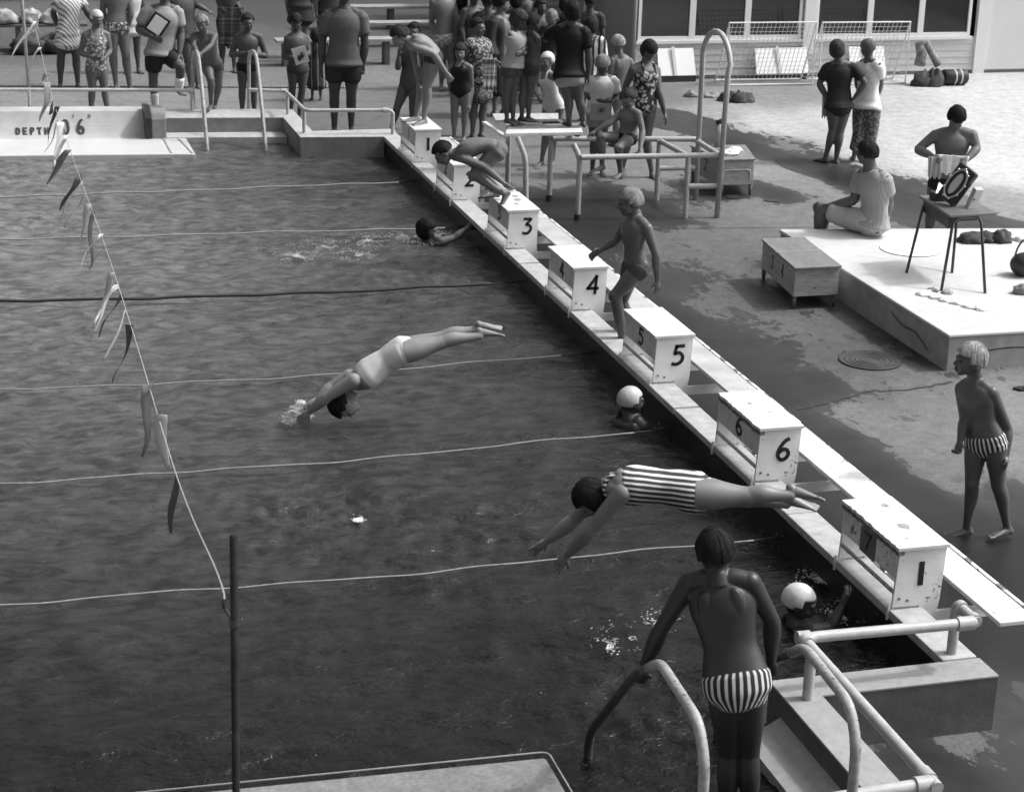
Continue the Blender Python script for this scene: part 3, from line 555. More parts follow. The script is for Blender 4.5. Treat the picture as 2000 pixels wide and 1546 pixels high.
        for j in range(n+1):
            f = j/n; w_ = wd*((1-f)**.8)*.5+.004
            c = A_+d*f+Vector((.035*math.sin(f*6+i*1.9)*ln, 0, .02*math.sin(f*4+i)))
            sd = (Matrix.Rotation(.9*math.sin(i*2.3)+1.1*f*math.sin(i*1.1+1), 3, 'Z') @ side)
            for q in (-1, 1):
                for th in (-.001, .001): vs.append(c+sd*q*w_+Vector((th, 0, 0))+Vector((0, 0, -.10*q*w_)))
        fs = []
        for j in range(n):
            a, b = 4*j, 4*j+4
            fs += [(a, a+2, b+2, b), (a+1, b+1, b+3, a+3), (a, b, b+1, a+1), (a+2, a+3, b+3, b+2)]
        fs += [(0, 1, 3, 2), (4*n, 4*n+2, 4*n+3, 4*n+1)]
        MB().add(vs, fs).build('pennant', {'d': dark, 'l': lt, 'g': gy}[mk], t, smooth=True)
flags()
# ------------------------------------------------------------------ pipe stand with plank platform
def stand():
    t = thing('pipe_stand', 'white pipe diving stand with a tall arched ladder and a low plank platform', 'diving stand', (2.3, -3.5, 0))
    R = .031
    def pipe(pts, r=R): MB().tube(arc_path(pts, .12), r, 14).build('pipe', M_PIPE, t, smooth=True, auto=True)
    pipe([(1.06, -2.45, 0), (1.04, -2.5, .82)]); pipe([(1.04, -3.30, 0), (1.02, -3.30, .60), (.93, -3.25, .82)])
    pipe([(1.44, -2.89, 0), (1.44, -2.89, .82)]); pipe([(1.48, -3.86, 0), (1.48, -3.86, .70), (1.42, -3.80, .84)])
    MB().tube([(1.44, -2.89, 0), (1.44, -2.89, .06)], .04, 12).build('foot_collar', M_METAL, t)
    MB().tube([(1.48, -3.86, 0), (1.48, -3.86, .06)], .04, 12).build('foot_collar', M_METAL, t)
    pipe([(1.48, -3.90, .71), (3.08, -4.02, .71)]); pipe([(1.44, -2.95, .73), (3.16, -3.08, .70)])
    pipe([(2.71, -3.99, 0), (2.71, -3.99, .71)]); pipe([(2.68, -3.12, 0), (2.68, -3.12, .71)])
    pipe([(2.71, -3.95, .70), (2.69, -3.15, .70)]); pipe([(3.14, -3.13, .69), (3.10, -3.98, .69)])
    pipe([(2.71, -3.99, .36), (3.08, -4.03, .36)]); pipe([(2.68, -3.12, .38), (3.15, -3.15, .38)])
    arch = [(3.15, -3.16, 0), (3.14, -3.16, 1.62)]+[(3.13, -3.60+.44*math.cos(a), 1.62+.40*math.sin(a)) for a in [i*math.pi/12 for i in range(1, 12)]]+[(3.10, -4.05, 1.62), (3.07, -4.05, 0)]
    MB().tube(arch, R, 14).build('arched_pipe', M_PIPE, t, smooth=True)
    zt = .86
    MB().prism([(.80, -3.22), (1.70, -3.26), (1.76, -3.02), (.88, -2.98)], 'z', zt-.035, zt).build('plank', M_WHITE2, t, bevel=.004)
    MB().prism([(.90, -2.94), (1.76, -2.96), (1.82, -2.74), (.98, -2.72)], 'z', zt-.035, zt-.002).build('plank', mat('brown_plank', .20, .7, nscale=6, namt=.3), t, bevel=.004)
    MB().prism([(.90, -2.42), (1.66, -2.44), (1.76, -2.10), (.97, -2.02)], 'z', zt-.033, zt-.001).build('plank', mat('grey_plank', .40, .7, nscale=10, namt=.2), t, bevel=.004)
    MB().beam((.82, -3.18, zt-.052), (.80, -2.30, zt-.052), .05, .03).build('bearer', M_WHITE2, t)
    MB().beam((1.66, -3.2, zt-.052), (1.70, -2.30, zt-.052), .05, .03).build('bearer', M_WOODD, t)
stand()
# stub mast feet next to the stand: two upright pipe sockets
def socket(loc, h, lab):
    t = thing('pipe_socket', lab, 'pipe fitting', loc, 'open pipe fittings behind the stand'); x, y, z = loc
    MB().tube([(x, y, z), (x, y, z+h)], .05, 14).build('socket_pipe', mat('clear_pipe', .40, .3), t, smooth=True)
    MB().tube([(x-.05, y, z+h), (x+.06, y-.03, z+h+.05)], .035, 12).build('socket_mouth', M_METAL, t, smooth=True)
socket((3.75, -2.3, .44), .28, 'pale upright pipe fitting with a dark mouth standing on the box numbered 2')
# ------------------------------------------------------------------ numbered plywood boxes
def nbox(c, label, nums, top=M_WOODT, extra=None):
    """c: four top corners (near-left, near-right, far-right, far-left) at height h"""
    (a, b, d, e), h, z0 = c
    cx = sum(p[0] for p in (a, b, d, e))/4; cy = sum(p[1] for p in (a, b, d, e))/4
    t = thing('plywood_box', label, 'box', (cx, cy, 0), 'numbered plywood boxes on legs')
    ins = lambda p, k=.93: (cx+(p[0]-cx)*k, cy+(p[1]-cy)*k)
    q = [ins(p, .95) for p in (a, b, d, e)]
    MB().prism(q, 'z', z0, h-.018).build('box_body', M_WOOD, t, bevel=.003)
    MB().prism([a, b, d, e], 'z', h-.0175, h).build('lid', top, t, bevel=.003)
    for p in q:
        p = (cx+(p[0]-cx)*.9, cy+(p[1]-cy)*.93); MB().tube([(p[0], p[1], 0), (p[0], p[1], z0)], [.014, .026], 10).build('leg', M_WOODD, t, smooth=True)
    for ch, f, s in nums:
        p0, p1 = Vector((*q[3], 0)), Vector((*q[0], 0)); d_ = (p1-p0).normalized(); nrm = Vector((d_.y, -d_.x, 0))
        if nrm.x > 0: nrm = -nrm
        mb = MB(); o = p0.lerp(p1, f)+nrm*.001+Vector((0, 0, z0+(h-z0)*.3)); glyph(mb, ch, o, d_*s*.7, (0, 0, s), nrm, .018); mb.build('number', M_BLACK, t)
    # painted arrowhead grain knot on the near end
    return t
b34 = nbox((((2.40, -7.72), (2.88, -7.72), (2.98, -6.60), (2.52, -6.60)), .42, .13), 'long low plywood box with 3 and 4 on its side, pushed against the concrete platform', [('3', .30, .13), ('4', .62, .13)])
MB().beam((2.455, -7.13, .4215), (2.93, -7.13, .4215), .012, .004).build('lid_seam', mat('seam', .35), b34)
MB().prism([(2.62, -7.694), (2.64, -7.694), (2.63, -7.692)], 'z', .2, .21).build('hinge_screw', M_METAL, b34)
b2 = nbox((((3.50, -3.05), (3.92, -3.06), (4.12, -2.25), (3.42, -2.18)), .44, .13), 'plywood box numbered 2 on dark legs behind the arched ladder', [('2', .45, .15)])
MB().tube(arc_path([(3.53, -3.035, .2), (3.53, -3.035, .31), (3.87, -3.04, .31), (3.87, -3.04, .2)], .05), .008, 8).build('pale_band', M_PIPE, b2)
def heap(name, label, cat, pts, m, h=.1, seed=0, sub=None, group=None, z=0, lab2=None):
    """crumpled cloth: a lumpy low mound following an outline centre line"""
    rg = random.Random(seed); mb = MB()
    cx = sum(p[0] for p in pts)/len(pts); cy = sum(p[1] for p in pts)/len(pts)
    o = bpy.data.objects.new('tmp', None)
    for (x, y, r, zz) in pts:
        mb.ell((x, y, z+zz), r, r*.8, h, 20, 12, lambda d: 1+.35*noise.noise(Vector((d.x*2.3+x*5, d.y*2.3+y*5, d.z*2.3+seed)))+.15*noise.noise(Vector((d.x*7+x*9, d.y*7, d.z*7+seed))))
    v = [(a, b, max(c, z+.002)) for a, b, c in mb.v]; mb.v = v
    t = thing(name, label, cat, (cx, cy, z), group)
    mb.build('cloth' if not sub else sub, m, t, smooth=True)
    return t
M_CL = mat('white_cloth', .72, .8, nscale=20, namt=.08); M_DC = mat('dark_cloth', .05, .85, nscale=15, namt=.5); M_GC = mat('grey_cloth', .22, .85, nscale=14, namt=.5)
heap('towel', 'pale cloth lying on top of the box numbered 2', 'towel', [(3.72, -2.75, .12, 0), (3.84, -2.6, .09, 0)], M_CL, .05, 1, z=.445)
# round cover plates in the deck
def cover(x, y, r, z, label, m, rings=0, group='round cover plates in the deck'):
    t = thing('cover_plate', label, 'cover plate', (x, y, z), group)
    MB().disc((x, y), r, z+.002, z+.009, 48).build('plate', m, t)
    for i in range(rings):
        rr = r*(1-.17*i); MB().tube([(x+rr*math.cos(a), y+rr*math.sin(a), z+.010) for a in [2*math.pi*j/48 for j in range(49)]], .004, 6).build('ring', mat('plate_rib', .03, .6), t)
cover(2.45, -9.31, .27, 0, 'large ribbed metal cover set in the wet deck below the concrete platform', mat('cover_iron', .045, .5, nscale=10, namt=.4), 5)
cover(4.03, -2.95-.40, .09, 0, 'small dark round cover plate right of the box numbered 2', M_METAL); cover(3.66, -3.12, .10, 0, 'small dark round cover plate under the near leg of the box numbered 2', M_METAL)
# ------------------------------------------------------------------ concrete platform
ZP = .33
def platform():
    t = thing('concrete_platform', 'low square white-topped concrete platform on the right deck with cracked sides', 'platform', (4, -7.5, 0))
    poly = [(2.98, -9.70), (6.1, -9.72), (5.8, -6.35), (3.02, -5.93)]
    MB().prism(poly, 'z', -.02, ZP-.03).build('platform_side', mat('platform_side', .30, .8, nscale=6, namt=.18, chips=(6, .68, .45), bump=.6, bscale=60), t, bevel=.01)
    MB().prism([(p[0]+dx, p[1]+dy) for p, dx, dy in zip(poly, (-.012, .01, .01, -.012), (-.012, -.012, .01, .01))], 'z', ZP-.0295, ZP).build('platform_top', mat('platform_top', .50, .75, nscale=9, namt=.08, chips=(3.2, .68, .42), bump=.5, bscale=90), t, bevel=.012)
    for P in ([(2.975, -8.6, .22), (2.973, -8.85, .16), (2.974, -9.1, .17), (2.973, -9.35, .08)], [(3.3, -9.705, .16), (3.6, -9.707, .18), (4.1, -9.708, .15)]):
        vs = [];
        P = [Vector(p) for p in smooth_path(P, 6)]
        for i, p in enumerate(P): vs += [p+Vector((0, 0, .006)), p-Vector((0, 0, .006))]
        MB().add(vs, [(2*i, 2*i+2, 2*i+3, 2*i+1) for i in range(len(P)-1)]).build('crack', mat('crack_dark', .03, .9), t)
    cover(3.99, -6.94, .30, ZP, 'large white-painted round cover on top of the concrete platform', mat('white_cover', .78, .7, nscale=6, namt=.05), 0)
    MB().tube([(3.99+.30*math.cos(a), -6.94+.30*math.sin(a), ZP+.003) for a in [2*math.pi*j/60 for j in range(61)]], .003, 6).build('cover_groove', mat('groove', .12, .8), t)
platform()
def table():
    t = thing('desk', 'small dark school desk with splayed tube legs standing on the concrete platform', 'desk', (3.9, -7.9, ZP))
    poly = [(3.68, -8.24), (4.17, -8.22), (4.27, -7.38), (3.78, -7.42)]; zt = 1.0
    MB().prism(poly, 'z', zt-.022, zt).build('desk_top', mat('desk_top', .13, .4, nscale=4, namt=.15), t, bevel=.005)
    MB().prism([(3.71, -8.17), (3.745, -8.17), (3.82, -7.5), (3.785, -7.5)], 'z', zt-.14, zt-.0225).build('apron', M_METAL, t)
    MB().prism([(3.74, -8.0), (4.1, -8.0), (4.15, -7.6), (3.82, -7.6)], 'z', zt-.12, zt-.024).build('drawer', mat('desk_box', .05, .5), t)
    for a, b in ((((3.57, -8.41, ZP), (3.74, -8.2, zt-.03), (4.02, -8.2, zt-.03), (3.94, -8.56, ZP)), 0), (((3.54, -7.76, ZP), (3.80, -7.5, zt-.03), (4.16, -7.5, zt-.03), (3.98, -7.84, ZP)), 0)):
        MB().tube(arc_path([a[0], a[1], a[2], a[3]], .09), .014, 12).build('leg', M_METAL, t, smooth=True)
    # trophies and boxes on the desk
    z = zt
    tr = thing('tape_player', 'shiny portable player with a round chrome ring, tilted on the desk', 'player', (3.93, -7.85, z))
    A = Vector((3.84, -7.90, z+.05)); c = Vector((3.93, -7.86, z+.20)); ax = Vector((-.75, -.5, .30)).normalized(); u = Vector((0.35, -.25, .85)).normalized(); u = (u-ax*u.dot(ax)).normalized(); v = ax.cross(u)
    def P(a, b, d): return c+u*a+v*b+ax*d
    MB().hexa([P(-.19, -.11, -.05), P(-.19, .11, -.05), P(.19, .11, -.05), P(.19, -.11, -.05), P(-.19, -.11, .03), P(-.19, .11, .03), P(.19, .11, .03), P(.19, -.11, .03)]).build('player_case', mat('black_case', .02, .3), tr, bevel=.03)
    MB().tube([P(.15*math.cos(a), .085*math.sin(a), .035) for a in [i*math.pi/18 for i in range(37)]], .011, 8).build('chrome_ring', mat('chrome', .5, .25, metal=1), tr, smooth=True)
    MB().add([P(.11*math.cos(a), .04*math.sin(a), .04) for a in [i*math.pi/12 for i in range(24)]]+[P(.11*math.cos(a), .04*math.sin(a), .034) for a in [i*math.pi/12 for i in range(24)]], [tuple(range(24)), tuple(range(24, 48))[::-1]]+[(i, (i+1) % 24, 24+(i+1) % 24, 24+i) for i in range(24)]).build('dial', M_SHELF, tr)
    for i in range(9):
        a = i*.7; p = P(.16*math.cos(a), .095*math.sin(a), .04); MB().ell(p, .014, .014, .014, 8, 6).build('chrome_stud', mat('chrome', .5, .25, metal=1), tr, smooth=True)
    tb = thing('card_box', 'white card box standing upright at the back of the desk', 'box', (4.03, -7.95, z))
    MB().hexa([(3.97, -8.03, z), (4.06, -8.03, z), (4.10, -7.9, z), (4.01, -7.9, z), (4.04, -8.03, z+.18), (4.12, -8.03, z+.18), (4.16, -7.9, z+.18), (4.08, -7.9, z+.18)]).build('carton', M_SHELF, tb, bevel=.003)
    MB().tube([(4.025, -8.035, z+.09), (4.025, -8.031, z+.09)], .008, 8).build('hole', M_BLACK, tb)
    tc_ = thing('black_case', 'small black case at the left end of the desk with a white paper on it', 'case', (3.86, -7.62, z))
    MB().box(3.81, 3.95, -7.7, -7.55, z, z+.075).build('case_body', mat('black_case', .02, .3), tc_, bevel=.012)
    MB().add([(3.80, -7.7, z+.08), (3.96, -7.68, z+.08), (3.88, -7.6, z+.16), (3.80, -7.7, z+.085), (3.96, -7.68, z+.085), (3.88, -7.6, z+.165)], [(0, 1, 2), (5, 4, 3), (0, 3, 4, 1), (1, 4, 5, 2), (2, 5, 3, 0)]).build('paper', M_SHELF, tc_)
table()
heap('towel', 'crumpled white towel trailing along the platform below the desk', 'towel', [(3.36, -8.5, .09, 0), (3.42, -8.62, .08, 0), (3.48, -8.72, .09, 0), (3.55, -8.82, .10, 0), (3.60, -8.95, .10, 0), (3.64, -9.05, .07, 0)], M_CL, .035, 2, z=ZP)
heap('dark_rag', 'small dark rag beside the near left desk leg', 'cloth', [(3.47, -8.42, .06, 0), (3.58, -8.5, .06, 0)], M_GC, .04, 5, z=ZP)
heap('clothes', 'heap of dark clothes on the platform behind the desk', 'clothes', [(4.78, -6.75, .16, 0), (4.95, -6.75, .14, 0), (5.08, -6.82, .11, .03)], M_DC, .10, 3, z=ZP)
heap('towel', 'white towel spread at the back right of the platform behind the dark clothes', 'towel', [(5.0, -6.55, .14, 0), (5.22, -6.65, .16, 0), (5.35, -6.8, .12, 0)], M_CL, .05, 9, z=ZP)
t = thing('basket', 'dark round basket with a tall looped handle at the right edge of the picture', 'basket', (4.62, -8.05, ZP))
MB().ell((4.62, -8.05, ZP+.11), .13, .13, .115, 24, 14, lambda d: 1+.02*math.sin(20*math.atan2(d.y, d.x))).build('basket_body', mat('dark_wicker', .03, .6, nscale=30, namt=.5), t, smooth=True)
MB().tube([(4.62+.11*math.cos(a)*-1, -8.05, ZP+.14+.22*math.sin(a)) for a in [i*math.pi/14 for i in range(15)]], .009, 8).build('basket_handle', M_METAL, t, smooth=True)
heap('cushion', 'grey cushion at the right picture edge in front of the dark basket', 'cushion', [(4.30, -8.62, .10, .03), (4.42, -8.66, .12, .03)], mat('mid_grey_cloth', .2, .8), .06, 8, sub='cushion_cover', z=ZP)
# ------------------------------------------------------------------ club building
def building():
    t = thing('club_building', 'long white weatherboard club building with large dark windows at the top right', 'building', (8, 6, 0))
    Y0 = 4.86; xs0, xs1 = 5.15, 11.05; sill = .62
    wb = mat('weatherboard', .62, .7, nscale=5, namt=.07)
    # weatherboards below the sill
    for i in range(5):
        z0 = .06+i*.108; MB().hexa([(xs0, Y0-.022, z0), (xs1, Y0-.022, z0), (xs1, Y0+.03, z0), (xs0, Y0+.03, z0), (xs0, Y0-.004, z0+.107), (xs1, Y0-.004, z0+.107), (xs1, Y0+.03, z0+.107), (xs0, Y0+.03, z0+.107)]).build('weatherboard', wb, t)
    MB().box(xs0-.02, 14.5, Y0+.02, Y0+.06, -.02, .058).build('plinth', mat('plinth', .30, .8), t)
    MB().box(xs0, 14.5, Y0+.3, 12, 0, 3.4).build('inner_room', mat('dark_room', .02, .9), t)
    MB().box(xs0-.04, 14.6, Y0-.1, 12.1, 2.7, 3.3).build('roof_edge', mat('weatherboard', .6), t)
    wf = mat('window_paint', .78, .5)
    xe = [5.15, 6.075, 7.0, 7.95, 8.20, 9.12, 10.03, 10.92]
    gl = mat('window_glass', .015, .06, spec=.6)
    for i, (a, b) in enumerate([(5.17, 6.07), (6.07, 7.0), (7.0, 7.93), (8.17, 9.12), (9.12, 10.03), (10.03, 10.93)]):
        f = thing('window', None, None); bpy.data.objects.remove(f)
        mb = MB(); mb.box(a, a+.05, Y0-.045, Y0+.02, sill, 2.6); mb.box(b-.05, b-.001, Y0-.045, Y0+.02, sill, 2.6); mb.box(a+.05, b-.05, Y0-.043, Y0+.02, sill, sill+.06); mb.box(a+.05, b-.05, Y0-.043, Y0+.02, 2.5, 2.6)
        fo = mb.build('window', wf, t); MB().box(a+.05, b-.05, Y0-.01, Y0-.004, sill+.06, 2.5).build('pane', gl, fo)
    MB().box(xs0-.01, 7.96, Y0-.075, Y0-.045, sill-.05, sill-.002).build('sill', wf, t); MB().box(8.17, 10.96, Y0-.075, Y0-.045, sill-.05, sill-.002).build('sill', wf, t)
    MB().box(7.96, 8.15, Y0-.09, Y0+.02, .38, 2.65).build('post', wf, t)
    MB().box(xs1, xs1+.20, Y0-.06, Y0+.03, 0, 2.7).build('corner_board', wf, t)
    MB().box(xs1+.21, 14.5, Y0-.03, Y0+.03, .06, 2.7).build('plain_wall', mat('plain_wall', .70, .8, nscale=2, namt=.03), t)
    for a, b in (((8.62, sill+.1), (9.6, 1.5)), ((10.6, sill+.1), (9.7, 1.6))): MB().tube([(a[0], Y0+.12, a[1]), (b[0], Y0+.12, b[1])], .012, 6).build('tie_rod', mat('rod', .3), t)
    # shaded side wall and the set-back wing
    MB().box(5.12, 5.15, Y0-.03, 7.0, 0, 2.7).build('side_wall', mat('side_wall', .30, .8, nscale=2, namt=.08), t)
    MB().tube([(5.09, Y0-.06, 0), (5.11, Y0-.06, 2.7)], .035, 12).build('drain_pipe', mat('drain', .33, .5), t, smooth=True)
    for i in range(14):
        z0 = .04+i*.12; MB().hexa([(1.9, 6.98, z0), (5.119, 6.98, z0), (5.119, 7.03, z0), (1.9, 7.03, z0), (1.9, 6.998, z0+.119), (5.119, 6.998, z0+.119), (5.119, 7.03, z0+.119), (1.9, 7.03, z0+.119)]) if False else None
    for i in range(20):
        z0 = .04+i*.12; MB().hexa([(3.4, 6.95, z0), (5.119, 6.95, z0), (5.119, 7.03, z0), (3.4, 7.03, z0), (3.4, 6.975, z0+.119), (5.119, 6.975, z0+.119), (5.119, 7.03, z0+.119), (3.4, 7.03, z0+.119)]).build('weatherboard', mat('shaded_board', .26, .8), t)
    fo = MB().box(4.95, 5.118, 6.92, 6.95, .62, 2.3).build('window', wf, t); MB().box(4.99, 5.08, 6.912, 6.919, .68, 2.25).build('pane', gl, fo)
building()
def goal(x0, x1, y, h, label):
    t = thing('goal', label, 'goal', ((x0+x1)/2, y, 0), 'white goals leaning at the club building')
    fr = mat('goal_frame', .75, .5); d = .45
    for P in ([(x0, y, 0), (x0, y, h), (x1, y-.05, h), (x1, y-.05, 0)], [(x0, y+d, 0), (x0, y, h)], [(x1, y-.05+d, 0), (x1, y-.05, h)], [(x0, y+d, .02), (x1, y-.05+d, .02)], [(x0, y, .02), (x1, y-.05, .02)]):
        MB().tube(P, .013, 8).build('frame_pipe', fr, t)
    mb = MB(); s = .072; net = mat('net', .62, .8)
    n = int((x1-x0)/s)
    for i in range(1, n):
        x = x0+i*s; mb.beam((x, y+d-.02, .03), (x, y+.02, h-.01), .007, .006, (1, 0, 0))
    k = int(h/s)
    for j in range(1, k):
        f = j/k; mb.beam((x0, y+d-.02-(d-.04)*f, .03+(h-.04)*f), (x1, y-.05+d-.02-(d-.04)*f, .03+(h-.04)*f), .006, .007)
    for xx in (x0, x1):
        for j in range(1, k):
            f = j/k; mb.beam((xx, y, f*h), (xx, y+d*(1-f), f*h), .006, .006)
    mb.build('net', net, t)
goal(6.42, 7.86, 4.15, .98, 'white net goal by the club wall, the left one of two'); goal(7.94, 9.42, 4.05, .98, 'white net goal by the club wall, the right one, behind the standing pair')
def board(x0, x1, y, z0, h, lab):
    t = thing('notice_board', lab, 'board', ((x0+x1)/2, y, 0), 'blank white boards leaning on the club wall')
    MB().hexa([(x0, y-.16, z0), (x1, y-.16, z0), (x1, y-.14, z0), (x0, y-.14, z0), (x0+.01, y, z0+h), (x1-.01, y, z0+h), (x1-.01, y+.02, z0+h), (x0+.01, y+.02, z0+h)]).build('panel', mat('white_board', .85, .5), t)
    MB().beam((x0+(x1-x0)*.45, y-.17, z0), (x0+(x1-x0)*.42, y-.02, z0+h+.03), .05, .012, (0, 1, 0)).build('strap', mat('strap', .6), t)
    MB().box(x0, x1, y-.17, y-.10, 0, z0-.002).build('foot_rail', M_METAL, t)
board(5.48, 6.10, 4.78, .10, .40, 'blank white board leaning on the club wall beside the woman in the floral swimsuit'); board(7.12, 8.02, 4.76, .10, .38, 'blank white board leaning on the club wall behind the left goal'); board(8.75, 9.38, 4.76, .08, .40, 'blank white board leaning behind the right goal')
heap('clothes', 'small light and dark clothes pile left of the tall ladder arch', 'clothes', [(5.55, 3.35, .12, 0), (5.82, 3.3, .14, 0)], M_GC, .09, 12)
heap('clothes', 'dark jumbled clothes pile just behind the tall ladder arch', 'clothes', [(6.0, 2.95, .17, 0), (6.22, 2.85, .16, 0), (6.1, 2.8, .12, .03)], M_DC, .14, 13)
t = heap('bag', 'dark slumped bag under a grey towel against the right end of the club wall', 'bag', [(9.62, 3.82, .18, 0), (9.8, 3.78, .17, .02)], M_DC, .24, 14, sub='bag_body')
MB().tube([(9.62, 3.95, .3), (9.66, 4.0, .48), (9.60, 4.0, .62), (9.72, 4.0, .66), (9.84, 3.95, .45), (9.93, 3.9, .3)], [.09, .08, .07, .06, .06, .07], 12).build('draped_towel', M_GC, t, smooth=True)
t = thing('holdall', 'black cylindrical holdall with white bands lying beside the slumped bag', 'holdall', (10.1, 3.8, 0))
MB().tube([(9.97, 3.82, .125), (10.0, 3.82, .125), (10.36, 3.82, .125), (10.39, 3.82, .125)], [.10, .125, .125, .10], 20).build('holdall_body', mat('black_bag', .015, .6), t, smooth=True)
for x in (10.15, 10.25): MB().tube([(x, 3.82, .125), (x+.025, 3.82, .125)], .128, 20).build('white_band', M_SHELF, t, smooth=True)
# ------------------------------------------------------------------ drain grating, benches and back hedge
t = thing('drain_grating', 'long dark slotted drain across the deck behind the people at the far end', 'drain', (-2, 5.5, 0))
MB().beam((-7, 5.85, .004), (.6, 4.72, .004), .10, .012).build('channel', M_METAL, t)
mb = MB()
for i in range(150):
    f = i/150; mb.beam((-7+7.6*f, 5.81-1.13*f, .013), (-7+7.6*f+.012, 5.89-1.13*f, .013), .02, .006)
mb.build('slats', mat('grate_slat', .3, .6), t)
def bench(x0, x1, y, h, label, seat=M_WOODT, dep=.3, lm=M_WOODD, group=None, dy=0, back=False, things=None):
    t = thing('bench', label, 'bench', ((x0+x1)/2, y, 0), group)
    MB().prism([(x0, y), (x1, y+dy), (x1, y+dy+dep), (x0, y+dep)], 'z', h-.045, h).build('seat', seat, t, bevel=.006)
    for f in (.08, .5, .92):
        x = x0+(x1-x0)*f; yy = y+dy*f
        MB().box(x-.04, x+.04, yy+.03, yy+dep-.03, 0, h-.046).build('leg', lm, t)
    if back: MB().prism([(x0, y+dep+.02), (x1, y+dy+dep+.02), (x1, y+dy+dep+.05), (x0, y+dep+.05)], 'z', h+.12, h+.34).build('backrest', seat, t)
    return t
bench(-.2, 1.75, 6.7, .42, 'pale plank bench with dark legs, nearest of the three behind the tall man', mat('bench_top', .33, .7, nscale=4, namt=.2), .32, group='plank benches at the back of the deck')
bench(1.0, 3.6, 8.5, .42, 'pale plank bench in the second row behind the man in the grey shirt', mat('bench_top', .33), .30, group='plank benches at the back of the deck')
bench(1.0, 4.0, 10.5, .42, 'pale plank bench in the third row at the top of the picture', mat('bench_top', .33), .35, group='plank benches at the back of the deck', back=True)
t = bench(-5.2, -3.0, 8.6, .45, 'dark bench loaded with bags at the top left behind the pennants', M_WOODD, .45, group=None)
heap('bag', 'black sports bag hanging on the front of the dark bench at the top left', 'bag', [(-3.95, 8.5, .3, .12), (-3.5, 8.5, .28, .14)], M_DC, .20, 21, sub='bag_body')
heap('clothes', 'pale striped clothing heaped on the dark bench at the top left', 'clothes', [(-4.3, 8.75, .22, .03), (-3.9, 8.8, .2, .03), (-3.55, 8.75, .2, .02)], mat('mottled_cloth', .35, .8, nscale=9, namt=.6), .18, 22, z=.46)
bench(-6, -4.4, 9.9, .55, 'dark bench with a pale front rail at the top left corner', M_WOODD, .4, group=None)
t = thing('hedge', 'dark leafy hedge closing the view behind the deck along the top edge', 'hedge', (0, 15.5, 0))
mb = MB(); rg = random.Random(2)
for i in range(9000):
    x = rg.uniform(-9, 12); z = rg.uniform(0, 2.4); y = 15.4+rg.uniform(-.5, .5)+.4*noise.noise(Vector((x, z, 0)))
    s = rg.uniform(.05, .11); a = Vector((rg.uniform(-1, 1), rg.uniform(-1, 1), rg.uniform(-1, 1))).normalized(); b = a.cross(Vector((rg.uniform(-1, 1), 0, 1))).normalized(); p = Vector((x, y, z))
    mb.add([p-a*s, p+b*s*.5, p+a*s, p-b*s*.5], [(0, 1, 2, 3)])
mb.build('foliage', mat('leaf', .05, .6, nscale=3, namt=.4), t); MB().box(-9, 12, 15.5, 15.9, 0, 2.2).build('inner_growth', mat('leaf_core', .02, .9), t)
# splash foam and the flip-flop
def foam(name, label, pts, r, n, seed, h=.02, sz=(.004, .013)):
    rg = random.Random(seed); mb = MB()
    for i in range(n):
        cx, cy, cz, k = rg.choice(pts); a = rg.uniform(0, 6.28); q = abs(rg.gauss(0, .5))*k*r
        zz = max(WL+.002, cz+rg.gauss(0, .35)*h*k*3); s = rg.uniform(*sz)
        wv = noise.noise(Vector(((cx+q*math.cos(a))*9, (cy+q*math.sin(a)*1.3)*7, seed)))
        if wv < -.02 and zz < WL+.02: continue
        mb.ell((cx+q*math.cos(a), cy+q*math.sin(a)*1.3, zz), s*rg.uniform(.8, 2.6), s*rg.uniform(.7, 1.6), s*.5, 5, 3)
    o = mb.build(name, mat('foam', .75, .4), None, smooth=True); tag(o, label, 'splash', kind='stuff')
foam('splash', 'white splash thrown up where the hands of the diver in white enter the water', [(-2.81, -10.16, 0.12, 0.06), (-2.78, -10.15, 0.17, 0.05), (-2.75, -10.18, 0.22, 0.05), (-2.72, -10.17, 0.26, 0.035), (-2.66, -10.1, 0.12, 0.05)], 1, 3800, 1, .13, (.001, .0036))
foam('foam', 'churned white foam around the dark-haired swimmer in lane two', [(-1.93, -5.32, 0.11, 0.25), (-1.55, -4.97, 0.11, 0.35), (-1.1, -4.84, 0.11, 0.35), (-0.65, -4.8, 0.11, 0.3), (-0.32, -4.79, 0.11, 0.25), (-1.32, -5.43, 0.11, 0.3)], 1, 7000, 2, .012, (.001, .0030))
foam('foam', 'broken foam on the dark water left of the boy in striped trunks', [(-1.5, -14.25, 0.11, 0.15), (-1.22, -14.1, 0.11, 0.12), (-1.66, -14.35, 0.11, 0.08), (-0.13, -14.26, 0.11, 0.12), (-0.03, -13.75, 0.11, 0.2), (-2.68, -12.18, 0.11, 0.04)], 1, 3500, 3, .006, (.001, .004))
